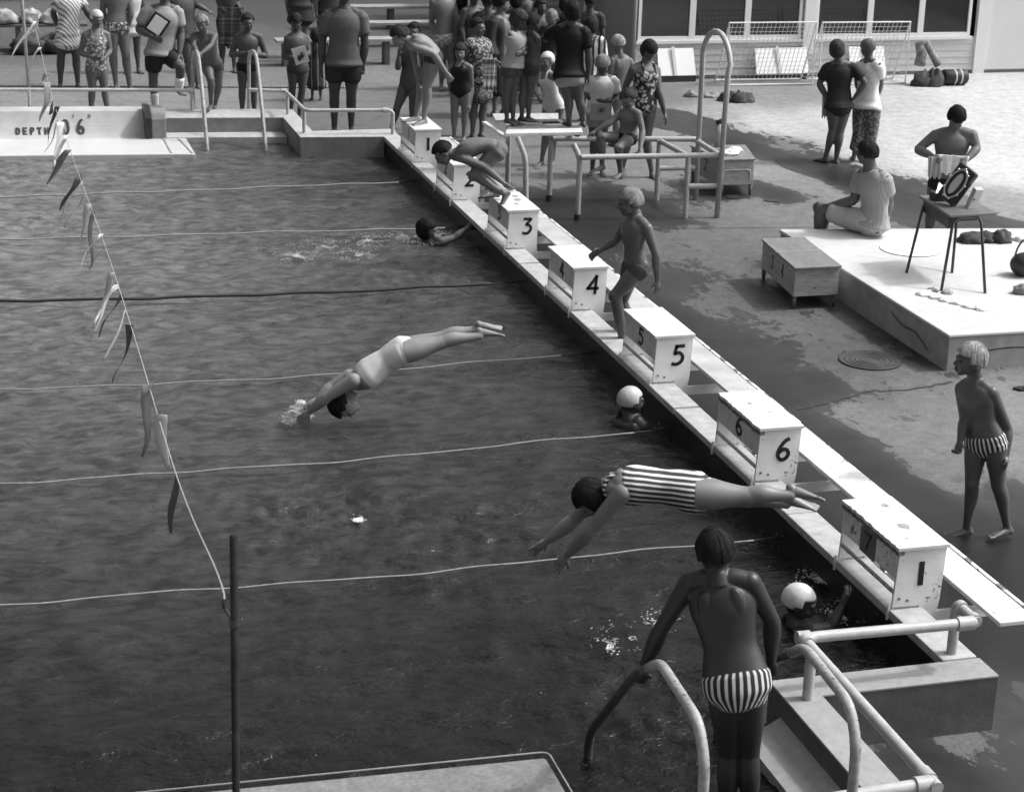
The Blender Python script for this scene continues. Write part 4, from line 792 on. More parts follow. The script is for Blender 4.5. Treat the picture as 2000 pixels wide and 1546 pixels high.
# ------------------------------------------------------------------ people
PEOPLE = [
{'id': 'P2', 'label': 'girl in a pale bathing cap and frilled floral swimsuit behind the left handrail', 'H': 1.42, 'G': (-3.253, 2.759, 0.0), 'J': {'hd': (-3.245, 2.759, 1.348), 'nk': (-3.265, 2.76, 1.185), 'sa': (-3.41, 2.735, 1.136), 'sb': (-3.117, 2.785, 1.131), 'ea': (-3.479, 2.775, 0.891), 'eb': (-3.087, 2.748, 0.917), 'wa': (-3.308, 2.643, 0.854), 'wb': (-3.167, 2.633, 0.847), 'ha': (-3.347, 2.746, 0.701), 'hb': (-3.203, 2.776, 0.693), 'ka': (-3.345, 2.766, 0.4), 'kb': (-3.182, 2.755, 0.405), 'aa': (-3.374, 2.768, 0.044), 'ab': (-3.142, 2.752, 0.041)}, 'F': (0.107, -0.994, 0.0), 'Fd': (0.348, -0.901, -0.259), 'toes': (0.107, -0.994, 0.0), 'R': (0.998, -0.067, 0.0), 'vox': 0.011, 'skin': 0.112, 'hair': ('cap', 0.45), 'cl': [('swimsuit', 'floral', 0.12, 0.5)], 'hands': {}, 'mouth': '', 'girth': 1.08, 'props': []},
{'id': 'P1', 'label': 'person in a pale diamond-patterned tunic, head out of the picture, leftmost in the crowd', 'H': 1.75, 'G': (-3.515, 5.296, 0.0), 'J': {'hd': (-3.447, 5.292, 1.477), 'nk': (-3.454, 5.293, 1.33), 'sa': (-3.614, 5.199, 1.285), 'sb': (-3.298, 5.387, 1.257), 'ea': (-3.691, 5.305, 1.08), 'eb': (-3.223, 5.281, 1.122), 'wa': (-3.642, 5.303, 0.902), 'wb': (-3.142, 5.276, 0.959), 'ha': (-3.562, 5.235, 0.821), 'hb': (-3.423, 5.354, 0.802), 'ka': (-3.612, 5.301, 0.439), 'kb': (-3.392, 5.289, 0.437), 'aa': (-3.638, 5.302, 0.054), 'ab': (-3.387, 5.289, 0.052)}, 'F': (0.122, -0.993, 0.0), 'Fd': (0.122, -0.993, 0.0), 'toes': (0.122, -0.993, 0.0), 'R': (0.999, -0.053, 0.0), 'vox': 0.011, 'skin': 0.056, 'hair': ('short', 0.03), 'cl': [('tunic', 'check', 0.2, 0.62, 0.42)], 'hands': {}, 'mouth': '', 'girth': 1.08, 'props': []},
{'id': 'P3', 'label': 'person in dark floral trunks standing behind the bathing-cap girl', 'H': 1.76, 'G': (-2.756, 5.029, 0.0), 'J': {'hd': (-2.782, 5.031, 1.621), 'nk': (-2.789, 5.031, 1.46), 'sa': (-2.964, 4.96, 1.412), 'sb': (-2.624, 5.103, 1.391), 'ea': (-3.005, 5.048, 1.137), 'eb': (-2.597, 5.016, 1.137), 'wa': (-2.969, 5.045, 0.93), 'wb': (-2.633, 5.019, 0.929), 'ha': (-2.893, 4.99, 0.937), 'hb': (-2.732, 5.076, 0.922), 'ka': (-2.876, 5.038, 0.528), 'kb': (-2.694, 5.024, 0.482), 'aa': (-2.856, 5.036, 0.092), 'ab': (-2.658, 5.021, 0.045)}, 'F': (0.182, -0.983, 0.0), 'Fd': (0.182, -0.983, 0.0), 'toes': (0.182, -0.983, 0.0), 'R': (0.997, -0.079, 0.0), 'vox': 0.011, 'skin': 0.112, 'hair': ('short', 0.03), 'cl': [('trunks', 'floral', 0.06, 0.5, 0.28)], 'hands': {}, 'mouth': '', 'girth': 1.08, 'props': []},
{'id': 'P5', 'label': 'person in a long pale shirt half hidden behind the man with the clipboard', 'H': 1.5, 'G': (-2.485, 6.454, 0.0), 'J': {'hd': (-2.485, 6.454, 1.388), 'nk': (-2.485, 6.454, 1.222), 'sa': (-2.642, 6.44, 1.193), 'sb': (-2.328, 6.468, 1.193), 'ea': (-2.687, 6.436, 0.945), 'eb': (-2.284, 6.472, 0.945), 'wa': (-2.673, 6.362, 0.735), 'wb': (-2.284, 6.397, 0.735), 'ha': (-2.563, 6.447, 0.765), 'hb': (-2.408, 6.461, 0.765), 'ka': (-2.567, 6.446, 0.413), 'kb': (-2.403, 6.461, 0.413), 'aa': (-2.575, 6.446, 0.068), 'ab': (-2.396, 6.462, 0.068)}, 'F': (0.09, -0.996, 0.0), 'Fd': (0.09, -0.996, 0.0), 'toes': (0.09, -0.996, 0.0), 'R': (0.996, -0.084, 0.0), 'vox': 0.011, 'skin': 0.067, 'hair': ('short', 0.03), 'cl': [('tunic', 'plain', 0.5, 0.5, 0.35)], 'hands': {}, 'mouth': '', 'girth': 1.08, 'props': []},
{'id': 'P4', 'label': 'man in a grey T-shirt and black shorts holding a clipboard, one knee raised', 'H': 1.82, 'G': (-2.393, 3.332, 0.0), 'J': {'hd': (-2.274, 3.32, 1.601), 'nk': (-2.279, 3.321, 1.42), 'sa': (-2.523, 3.344, 1.363), 'sb': (-2.108, 3.304, 1.364), 'ea': (-2.649, 3.357, 1.111), 'eb': (-2.068, 3.3, 1.055), 'wa': (-2.474, 3.179, 1.036), 'wb': (-2.117, 3.184, 0.777), 'ha': (-2.448, 3.301, 0.792), 'hb': (-2.267, 3.356, 0.781), 'ka': (-2.47, 3.339, 0.431), 'kb': (-2.105, 3.083, 0.623), 'aa': (-2.454, 3.338, 0.058), 'ab': (-2.135, 3.206, 0.318)}, 'F': (0.077, -0.997, 0.0), 'Fd': (0.063, -0.817, -0.574), 'toes': (0.077, -0.997, 0.0), 'R': (0.995, -0.097, 0.0), 'vox': 0.011, 'skin': 0.084, 'hair': ('short', 0.03), 'cl': [('tshirt', 'plain', 0.26, 0.26), ('shorts', 'plain', 0.018, 0.018, 0.62)], 'hands': {}, 'mouth': '', 'girth': 1.166, 'props': ['bandage']},
{'id': 'P6', 'label': 'fair-haired boy leaning both hands on the left pipe of the far ladder', 'H': 1.36, 'G': (-1.902, 1.368, 0.33), 'J': {'hd': (-2.027, 1.262, 1.478), 'nk': (-1.989, 1.328, 1.33), 'sa': (-2.126, 1.345, 1.317), 'sb': (-1.853, 1.311, 1.318), 'ea': (-2.146, 1.196, 1.208), 'eb': (-1.933, 1.17, 1.209), 'wa': (-2.114, 1.041, 1.14), 'wb': (-2.07, 1.036, 1.134), 'ha': (-1.946, 1.494, 0.907), 'hb': (-1.808, 1.477, 0.907), 'ka': (-1.927, 1.25, 0.747), 'kb': (-1.796, 1.506, 0.647), 'aa': (-1.923, 1.34, 0.423), 'ab': (-1.842, 1.562, 0.367)}, 'F': (-0.294, -0.956, 0.0), 'Fd': (-0.289, -0.941, -0.174), 'toes': (-0.294, -0.956, 0.0), 'R': (0.992, -0.123, 0.0), 'vox': 0.011, 'skin': 0.084, 'hair': ('bowl', 0.22), 'cl': [('trunks', 'plain', 0.05, 0.05, 0.18)], 'hands': {'a': 1, 'b': 1}, 'mouth': '', 'girth': 1.08, 'props': []},
{'id': 'P6b', 'label': 'person in a dark shirt stretching one arm out behind the fair-haired boy', 'H': 1.62, 'G': (-1.739, 4.991, 0.0), 'J': {'hd': (-1.847, 5.004, 1.486), 'nk': (-1.844, 5.003, 1.338), 'sa': (-1.976, 4.899, 1.294), 'sb': (-1.707, 5.107, 1.257), 'ea': (-2.005, 5.022, 1.1), 'eb': (-1.619, 4.978, 1.206), 'wa': (-1.95, 5.016, 0.951), 'wb': (-1.502, 4.964, 1.147), 'ha': (-1.86, 4.939, 0.767), 'hb': (-1.741, 5.058, 0.747), 'ka': (-1.802, 4.999, 0.426), 'kb': (-1.713, 4.989, 0.411), 'aa': (-1.767, 4.995, 0.061), 'ab': (-1.663, 4.983, 0.046)}, 'F': (0.061, -0.998, 0.0), 'Fd': (0.061, -0.998, 0.0), 'toes': (0.061, -0.998, 0.0), 'R': (0.994, -0.114, 0.0), 'vox': 0.011, 'skin': 0.073, 'hair': ('short', 0.03), 'cl': [('tshirt', 'plain', 0.05, 0.05), ('trunks', 'plain', 0.05, 0.05, 0.2)], 'hands': {}, 'mouth': '', 'girth': 1.08, 'props': []},
{'id': 'P7', 'label': 'person holding up a dark striped towel behind the two boys at the ladder', 'H': 1.55, 'G': (-1.017, 6.381, 0.0), 'J': {'hd': (-1.017, 6.381, 1.434), 'nk': (-1.017, 6.381, 1.263), 'sa': (-1.178, 6.403, 1.232), 'sb': (-0.855, 6.36, 1.232), 'ea': (-1.135, 6.397, 1.043), 'eb': (-0.871, 6.362, 1.045), 'wa': (-1.118, 6.294, 0.994), 'wb': (-0.84, 6.257, 0.996), 'ha': (-1.097, 6.392, 0.791), 'hb': (-0.937, 6.371, 0.791), 'ka': (-1.101, 6.393, 0.426), 'kb': (-0.932, 6.37, 0.426), 'aa': (-1.109, 6.394, 0.07), 'ab': (-0.925, 6.369, 0.07)}, 'F': (-0.132, -0.991, 0.0), 'Fd': (-0.132, -0.991, 0.0), 'toes': (-0.132, -0.991, 0.0), 'R': (0.991, -0.132, 0.0), 'vox': 0.011, 'skin': 0.056, 'hair': ('short', 0.03), 'cl': [('trunks', 'plain', 0.03, 0.03, 0.3)], 'hands': {}, 'mouth': '', 'girth': 1.08, 'props': []},
{'id': 'P8', 'label': 'dark-haired boy resting both hands on the right pipe of the far ladder', 'H': 1.46, 'G': (-1.251, 2.64, 0.0), 'J': {'hd': (-1.243, 2.589, 1.3), 'nk': (-1.239, 2.638, 1.134), 'sa': (-1.383, 2.659, 1.098), 'sb': (-1.088, 2.617, 1.1), 'ea': (-1.468, 2.691, 0.844), 'eb': (-0.996, 2.604, 0.835), 'wa': (-1.292, 2.494, 0.899), 'wb': (-1.21, 2.483, 0.886), 'ha': (-1.315, 2.649, 0.694), 'hb': (-1.177, 2.63, 0.694), 'ka': (-1.328, 2.651, 0.383), 'kb': (-1.176, 2.629, 0.384), 'aa': (-1.334, 2.652, 0.043), 'ab': (-1.167, 2.628, 0.043)}, 'F': (-0.141, -0.99, 0.0), 'Fd': (0.032, -0.996, -0.087), 'toes': (-0.141, -0.99, 0.0), 'R': (0.99, -0.141, 0.0), 'vox': 0.011, 'skin': 0.073, 'hair': ('short', 0.03), 'cl': [('trunks', 'plain', 0.012, 0.012, 0.15)], 'hands': {'a': 1, 'b': 1}, 'mouth': '', 'girth': 1.08, 'props': []},
{'id': 'P9', 'label': 'person in a dark flared dress with a white towel, at the top beside the benches', 'H': 1.62, 'G': (0.339, 7.647, 0.0), 'J': {'hd': (0.339, 7.647, 1.499), 'nk': (0.339, 7.647, 1.32), 'sa': (0.171, 7.676, 1.288), 'sb': (0.506, 7.618, 1.288), 'ea': (0.123, 7.684, 1.021), 'eb': (0.554, 7.61, 1.021), 'wa': (0.145, 7.762, 0.794), 'wb': (0.56, 7.691, 0.794), 'ha': (0.255, 7.661, 0.826), 'hb': (0.422, 7.633, 0.826), 'ka': (0.251, 7.662, 0.446), 'kb': (0.426, 7.632, 0.446), 'aa': (0.243, 7.663, 0.073), 'ab': (0.434, 7.631, 0.073)}, 'F': (0.168, 0.986, 0.0), 'Fd': (0.168, 0.986, 0.0), 'toes': (0.168, 0.986, 0.0), 'R': (0.986, -0.168, 0.0), 'vox': 0.011, 'skin': 0.168, 'hair': ('short', 0.03), 'cl': [('tunic', 'plain', 0.04, 0.04, 0.62)], 'hands': {}, 'mouth': '', 'girth': 1.08, 'props': []},
{'id': 'P10', 'label': 'boy holding a sheet of white paper behind the stepped handrail', 'H': 1.42, 'G': (-0.627, 2.405, 0.0), 'J': {'hd': (-0.62, 2.373, 1.323), 'nk': (-0.609, 2.402, 1.167), 'sa': (-0.744, 2.354, 1.107), 'sb': (-0.461, 2.447, 1.089), 'ea': (-0.773, 2.409, 0.849), 'eb': (-0.45, 2.355, 0.894), 'wa': (-0.635, 2.224, 0.862), 'wb': (-0.556, 2.19, 0.921), 'ha': (-0.666, 2.387, 0.696), 'hb': (-0.52, 2.411, 0.69), 'ka': (-0.671, 2.412, 0.425), 'kb': (-0.54, 2.39, 0.398), 'aa': (-0.695, 2.416, 0.099), 'ab': (-0.585, 2.398, 0.029)}, 'F': (-0.079, -0.997, 0.0), 'Fd': (-0.065, -0.817, -0.574), 'toes': (-0.079, -0.997, 0.0), 'R': (0.986, -0.165, 0.0), 'vox': 0.011, 'skin': 0.062, 'hair': ('short', 0.02), 'cl': [('trunks', 'plain', 0.05, 0.05, 0.15)], 'hands': {'a': 1, 'b': 1}, 'mouth': '', 'girth': 1.08, 'props': []},
{'id': 'P10b', 'label': 'small child wrapped in a dark coat between the boy with the paper and the man', 'H': 1.0, 'G': (-0.097, 3.76, 0.0), 'J': {'hd': (-0.097, 3.76, 0.925), 'nk': (-0.097, 3.76, 0.815), 'sa': (-0.201, 3.779, 0.795), 'sb': (0.006, 3.742, 0.795), 'ea': (-0.23, 3.784, 0.63), 'eb': (0.036, 3.737, 0.63), 'wa': (-0.216, 3.832, 0.49), 'wb': (0.04, 3.787, 0.49), 'ha': (-0.148, 3.77, 0.51), 'hb': (-0.046, 3.751, 0.51), 'ka': (-0.151, 3.77, 0.275), 'kb': (-0.043, 3.751, 0.275), 'aa': (-0.156, 3.771, 0.045), 'ab': (-0.038, 3.75, 0.045)}, 'F': (0.176, 0.984, 0.0), 'Fd': (0.176, 0.984, 0.0), 'toes': (0.176, 0.984, 0.0), 'R': (0.984, -0.176, 0.0), 'vox': 0.011, 'skin': 0.067, 'hair': ('bob', 0.02), 'cl': [('robe', 'stripe', 0.03, 0.25, 0.8)], 'hands': {}, 'mouth': '', 'girth': 1.08, 'props': []},
{'id': 'P11', 'label': 'tall man in a dark grey short-sleeved shirt and black shorts facing the pool', 'H': 1.86, 'G': (-0.176, 1.393, 0.0), 'J': {'hd': (-0.147, 1.387, 1.816), 'nk': (-0.14, 1.386, 1.63), 'sa': (-0.358, 1.427, 1.534), 'sb': (0.077, 1.344, 1.54), 'ea': (-0.432, 1.442, 1.198), 'eb': (0.124, 1.335, 1.179), 'wa': (-0.446, 1.445, 0.888), 'wb': (0.091, 1.341, 0.895), 'ha': (-0.261, 1.409, 0.917), 'hb': (-0.042, 1.367, 0.92), 'ka': (-0.275, 1.412, 0.495), 'kb': (-0.055, 1.369, 0.497), 'aa': (-0.276, 1.412, 0.068), 'ab': (-0.055, 1.369, 0.071)}, 'F': (-0.189, -0.982, 0.0), 'Fd': (-0.186, -0.967, -0.174), 'toes': (-0.189, -0.982, 0.0), 'R': (0.982, -0.189, 0.0), 'vox': 0.011, 'skin': 0.045, 'hair': ('short', 0.03), 'cl': [('shirt', 'plain', 0.085, 0.085), ('shorts', 'plain', 0.02, 0.02, 0.5)], 'hands': {'b': 1}, 'mouth': '', 'girth': 1.21, 'props': []},
{'id': 'P12', 'label': 'girl in a grey swimsuit with her hand at her chin behind starting block one', 'H': 1.5, 'G': (0.597, 1.143, -0.0), 'J': {'hd': (0.73, 1.113, 1.365), 'nk': (0.699, 1.12, 1.203), 'sa': (0.609, 1.243, 1.118), 'sb': (0.802, 0.994, 1.153), 'ea': (0.508, 1.06, 0.892), 'eb': (0.86, 1.084, 0.923), 'wa': (0.509, 1.009, 1.075), 'wb': (0.829, 1.091, 0.745), 'ha': (0.647, 1.176, 0.666), 'hb': (0.754, 1.063, 0.684), 'ka': (0.521, 1.16, 0.344), 'kb': (0.727, 1.114, 0.347), 'aa': (0.449, 1.176, 0.039), 'ab': (0.743, 1.11, 0.058)}, 'F': (-0.385, -0.923, 0.0), 'Fd': (-0.385, -0.923, 0.0), 'toes': (-0.385, -0.923, 0.0), 'R': (0.976, -0.219, 0.0), 'vox': 0.011, 'skin': 0.084, 'hair': ('short', 0.02), 'cl': [('swimsuit', 'plain', 0.07, 0.07)], 'hands': {}, 'mouth': '', 'girth': 1.08, 'props': []},
{'id': 'P13', 'label': 'boy stooping forward on starting block one with one arm swung back', 'H': 1.56, 'G': (0.159, -1.793, 0.724), 'J': {'hd': (-0.09, -1.734, 1.732), 'nk': (0.02, -1.761, 1.663), 'sa': (0.085, -1.642, 1.62), 'sb': (0.05, -1.901, 1.636), 'ea': (0.126, -1.631, 1.401), 'eb': (0.252, -1.979, 1.568), 'wa': (0.152, -1.689, 1.241), 'wb': (0.41, -1.975, 1.344), 'ha': (0.309, -1.746, 1.476), 'hb': (0.283, -1.904, 1.49), 'ka': (0.181, -1.675, 1.141), 'kb': (0.205, -1.865, 1.149), 'aa': (0.132, -1.663, 0.786), 'ab': (0.182, -1.85, 0.784), 'sp': (0.207, -1.804, 1.643)}, 'F': (-0.552, 0.13, -0.824), 'Fd': (-0.868, -0.0, -0.497), 'toes': (-0.898, -0.427, -0.104), 'R': (0.974, -0.229, 0.0), 'vox': 0.0101, 'skin': 0.198, 'hair': ('bowl', 0.03), 'cl': [('trunks', 'plain', 0.04, 0.04, 0.14)], 'hands': {}, 'mouth': '', 'girth': 1.08, 'props': []},
{'id': 'P15', 'label': 'bare-chested youth in pale shorts walking by the benches', 'H': 1.68, 'G': (1.968, 4.449, 0.0), 'J': {'hd': (1.946, 4.455, 1.527), 'nk': (1.955, 4.452, 1.376), 'sa': (1.775, 4.413, 1.308), 'sb': (2.117, 4.496, 1.294), 'ea': (1.783, 4.495, 0.964), 'eb': (2.146, 4.405, 1.033), 'wa': (1.859, 4.373, 0.737), 'wb': (2.136, 4.408, 0.774), 'ha': (1.897, 4.402, 0.778), 'hb': (2.046, 4.494, 0.762), 'ka': (1.947, 4.454, 0.432), 'kb': (2.081, 4.421, 0.435), 'aa': (1.937, 4.457, 0.077), 'ab': (2.124, 4.411, 0.112)}, 'F': (-0.067, -0.998, 0.0), 'Fd': (-0.067, -0.998, 0.0), 'toes': (-0.067, -0.998, 0.0), 'R': (0.971, -0.24, 0.0), 'vox': 0.011, 'skin': 0.134, 'hair': ('short', 0.03), 'cl': [('trunks', 'floral', 0.25, 0.6, 0.25)], 'hands': {}, 'mouth': '', 'girth': 1.08, 'props': []},
{'id': 'P16', 'label': 'girl in a black swimsuit shouting, nearest the stooping boy on block one', 'H': 1.32, 'G': (1.237, 0.601, 0.0), 'J': {'hd': (1.237, 0.601, 1.161), 'nk': (1.24, 0.6, 1.021), 'sa': (1.155, 0.698, 0.96), 'sb': (1.345, 0.497, 0.982), 'ea': (1.124, 0.733, 0.814), 'eb': (1.388, 0.562, 0.716), 'wa': (1.146, 0.727, 0.652), 'wb': (1.373, 0.566, 0.486), 'ha': (1.194, 0.638, 0.653), 'hb': (1.304, 0.557, 0.665), 'ka': (1.173, 0.617, 0.36), 'kb': (1.31, 0.582, 0.363), 'aa': (1.178, 0.616, 0.053), 'ab': (1.302, 0.584, 0.056)}, 'F': (-0.331, -0.944, 0.0), 'Fd': (-0.331, -0.944, 0.0), 'toes': (-0.331, -0.944, 0.0), 'R': (0.969, -0.248, 0.0), 'vox': 0.011, 'skin': 0.151, 'hair': ('bob', 0.03), 'cl': [('swimsuit', 'plain', 0.012, 0.012)], 'hands': {}, 'mouth': 'open', 'girth': 1.08, 'props': []},
{'id': 'P17', 'label': 'girl in a patterned jacket with a white towel over her arm', 'H': 1.56, 'G': (1.541, 0.799, 0.0), 'J': {'hd': (1.525, 0.803, 1.452), 'nk': (1.515, 0.806, 1.312), 'sa': (1.383, 0.72, 1.267), 'sb': (1.664, 0.888, 1.237), 'ea': (1.391, 0.839, 1.02), 'eb': (1.691, 0.759, 1.028), 'wa': (1.454, 0.698, 0.921), 'wb': (1.563, 0.638, 0.942), 'ha': (1.463, 0.774, 0.759), 'hb': (1.616, 0.825, 0.747), 'ka': (1.494, 0.812, 0.412), 'kb': (1.625, 0.777, 0.415), 'aa': (1.481, 0.815, 0.054), 'ab': (1.593, 0.785, 0.057)}, 'F': (0.344, -0.939, 0.0), 'Fd': (0.644, -0.765, 0.0), 'toes': (0.344, -0.939, 0.0), 'R': (0.966, -0.257, 0.0), 'vox': 0.011, 'skin': 0.101, 'hair': ('short', 0.02), 'cl': [('tshirt', 'floral', 0.05, 0.35), ('skirt', 'floral', 0.04, 0.2, 0.62)], 'hands': {}, 'mouth': '', 'girth': 1.08, 'props': []},
{'id': 'P18', 'label': 'tall dark-haired youth in an open dark robe facing right', 'H': 1.68, 'G': (2.242, 2.249, 0.0), 'J': {'hd': (2.242, 2.249, 1.554), 'nk': (2.242, 2.249, 1.369), 'sa': (2.097, 2.149, 1.336), 'sb': (2.388, 2.349, 1.336), 'ea': (2.055, 2.12, 1.058), 'eb': (2.429, 2.377, 1.058), 'wa': (2.11, 2.056, 0.823), 'wb': (2.47, 2.303, 0.823), 'ha': (2.17, 2.199, 0.857), 'hb': (2.314, 2.298, 0.857), 'ka': (2.166, 2.197, 0.462), 'kb': (2.318, 2.301, 0.462), 'aa': (2.159, 2.192, 0.076), 'ab': (2.325, 2.306, 0.076)}, 'F': (0.566, -0.824, 0.0), 'Fd': (0.995, -0.096, 0.0), 'toes': (0.566, -0.824, 0.0), 'R': (0.963, -0.268, 0.0), 'vox': 0.011, 'skin': 0.123, 'hair': ('bowl', 0.012), 'cl': [('openrobe', 'plain', 0.03, 0.03, 0.75)], 'hands': {}, 'mouth': '', 'girth': 1.08, 'props': []},
{'id': 'P19', 'label': 'person with their back turned in a grey robe with white piping', 'H': 1.38, 'G': (2.238, 4.506, 0.0), 'J': {'hd': (2.238, 4.506, 1.276), 'nk': (2.238, 4.506, 1.125), 'sa': (2.093, 4.517, 1.097), 'sb': (2.382, 4.495, 1.097), 'ea': (2.052, 4.52, 0.869), 'eb': (2.424, 4.491, 0.869), 'wa': (2.064, 4.588, 0.676), 'wb': (2.422, 4.561, 0.676), 'ha': (2.166, 4.511, 0.704), 'hb': (2.309, 4.5, 0.704), 'ka': (2.162, 4.511, 0.38), 'kb': (2.313, 4.5, 0.38), 'aa': (2.155, 4.512, 0.062), 'ab': (2.32, 4.499, 0.062)}, 'F': (0.076, 0.997, 0.0), 'Fd': (0.076, 0.997, 0.0), 'toes': (0.076, 0.997, 0.0), 'R': (0.969, -0.248, 0.0), 'vox': 0.011, 'skin': 0.112, 'hair': ('bob', 0.012), 'cl': [('robe', 'plain', 0.14, 0.14, 0.4)], 'hands': {}, 'mouth': '', 'girth': 1.08, 'props': []},
{'id': 'P20', 'label': 'girl on the planks with a pale towel round her shoulders', 'H': 1.27, 'G': (0.994, -2.71, 0.86), 'J': {'hd': (1.065, -2.73, 2.047), 'nk': (1.046, -2.724, 1.92), 'sa': (0.945, -2.808, 1.888), 'sb': (1.155, -2.643, 1.86), 'ea': (0.961, -2.7, 1.733), 'eb': (1.151, -2.754, 1.75), 'wa': (1.035, -2.825, 1.716), 'wb': (1.063, -2.854, 1.72), 'ha': (0.954, -2.747, 1.543), 'hb': (1.069, -2.682, 1.53), 'ka': (0.94, -2.694, 1.231), 'kb': (1.025, -2.718, 1.233), 'aa': (0.959, -2.699, 0.924), 'ab': (1.027, -2.719, 0.926)}, 'F': (0.561, -0.828, 0.0), 'Fd': (0.631, -0.65, -0.423), 'toes': (0.561, -0.828, 0.0), 'R': (0.962, -0.273, 0.0), 'vox': 0.0098, 'skin': 0.056, 'hair': ('bob', 0.04), 'cl': [('tshirt', 'plain', 0.3, 0.3), ('shorts', 'plain', 0.05, 0.05, 0.3)], 'hands': {}, 'mouth': '', 'girth': 1.08, 'props': []},
{'id': 'P21', 'label': 'boy in dark trunks seen from behind standing on the planks', 'H': 1.26, 'G': (1.204, -2.707, 0.86), 'J': {'hd': (1.239, -2.717, 2.009), 'nk': (1.22, -2.712, 1.893), 'sa': (1.186, -2.585, 1.816), 'sb': (1.256, -2.84, 1.853), 'ea': (1.147, -2.691, 1.694), 'eb': (1.293, -2.733, 1.675), 'wa': (1.184, -2.702, 1.555), 'wb': (1.298, -2.735, 1.5), 'ha': (1.165, -2.648, 1.5), 'hb': (1.229, -2.762, 1.517), 'ka': (1.149, -2.691, 1.214), 'kb': (1.227, -2.714, 1.216), 'aa': (1.139, -2.688, 0.941), 'ab': (1.213, -2.71, 0.944)}, 'F': (0.998, 0.063, 0.0), 'Fd': (0.916, 0.401, 0.0), 'toes': (0.762, -0.647, 0.0), 'R': (0.959, -0.282, 0.0), 'vox': 0.0098, 'skin': 0.056, 'hair': ('short', 0.02), 'cl': [('trunks', 'plain', 0.03, 0.03, 0.25)], 'hands': {}, 'mouth': '', 'girth': 1.08, 'props': []},
{'id': 'P22', 'label': 'shouting girl in a white bathing cap and white swimsuit behind the planks', 'H': 1.38, 'G': (1.941, -1.027, 0.0), 'J': {'hd': (1.925, -1.023, 1.296), 'nk': (1.924, -1.022, 1.144), 'sa': (1.887, -0.889, 1.072), 'sb': (1.982, -1.162, 1.128), 'ea': (1.776, -1.029, 0.971), 'eb': (2.222, -1.061, 1.018), 'wa': (1.786, -1.137, 0.901), 'wb': (2.102, -1.076, 0.896), 'ha': (1.978, -0.998, 0.731), 'hb': (2.071, -1.107, 0.749), 'ka': (1.941, -1.027, 0.39), 'kb': (2.039, -1.057, 0.393), 'aa': (1.902, -1.015, 0.051), 'ab': (2.037, -1.057, 0.055)}, 'F': (-0.601, -0.799, 0.0), 'Fd': (-0.787, -0.617, 0.0), 'toes': (-0.601, -0.799, 0.0), 'R': (0.957, -0.291, 0.0), 'vox': 0.0107, 'skin': 0.134, 'hair': ('cap', 0.5), 'cl': [('swimsuit', 'floral', 0.5, 0.62)], 'hands': {}, 'mouth': 'open', 'girth': 1.08, 'props': []},
{'id': 'P23', 'label': 'fair-haired child mostly hidden behind the youth in the black shirt', 'H': 1.34, 'G': (3.225, 3.085, 0.0), 'J': {'hd': (3.225, 3.085, 1.24), 'nk': (3.225, 3.085, 1.092), 'sa': (3.091, 3.126, 1.065), 'sb': (3.36, 3.044, 1.065), 'ea': (3.052, 3.138, 0.844), 'eb': (3.398, 3.032, 0.844), 'wa': (3.078, 3.2, 0.657), 'wb': (3.411, 3.098, 0.657), 'ha': (3.159, 3.105, 0.683), 'hb': (3.292, 3.065, 0.683), 'ka': (3.155, 3.106, 0.369), 'kb': (3.296, 3.063, 0.369), 'aa': (3.148, 3.108, 0.06), 'ab': (3.302, 3.061, 0.06)}, 'F': (0.292, 0.956, 0.0), 'Fd': (0.292, 0.956, 0.0), 'toes': (0.292, 0.956, 0.0), 'R': (0.956, -0.292, 0.0), 'vox': 0.011, 'skin': 0.084, 'hair': ('bob', 0.2), 'cl': [('tshirt', 'plain', 0.02, 0.02)], 'hands': {}, 'mouth': '', 'girth': 1.08, 'props': []},
{'id': 'P23b', 'label': 'fair curly-haired child at the back of the crowd, only the head clear', 'H': 1.36, 'G': (3.106, 3.867, 0.0), 'J': {'hd': (3.106, 3.867, 1.258), 'nk': (3.106, 3.867, 1.108), 'sa': (3.008, 3.97, 1.081), 'sb': (3.205, 3.764, 1.081), 'ea': (2.98, 4.0, 0.857), 'eb': (3.233, 3.734, 0.857), 'wa': (3.033, 4.042, 0.666), 'wb': (3.278, 3.786, 0.666), 'ha': (3.058, 3.918, 0.694), 'hb': (3.155, 3.816, 0.694), 'ka': (3.055, 3.921, 0.374), 'kb': (3.158, 3.813, 0.374), 'aa': (3.05, 3.926, 0.061), 'ab': (3.163, 3.808, 0.061)}, 'F': (0.723, 0.691, 0.0), 'Fd': (0.723, 0.691, 0.0), 'toes': (0.723, 0.691, 0.0), 'R': (0.96, -0.281, 0.0), 'vox': 0.011, 'skin': 0.084, 'hair': ('bob', 0.16), 'cl': [('tshirt', 'plain', 0.1, 0.1)], 'hands': {}, 'mouth': '', 'girth': 1.08, 'props': []},
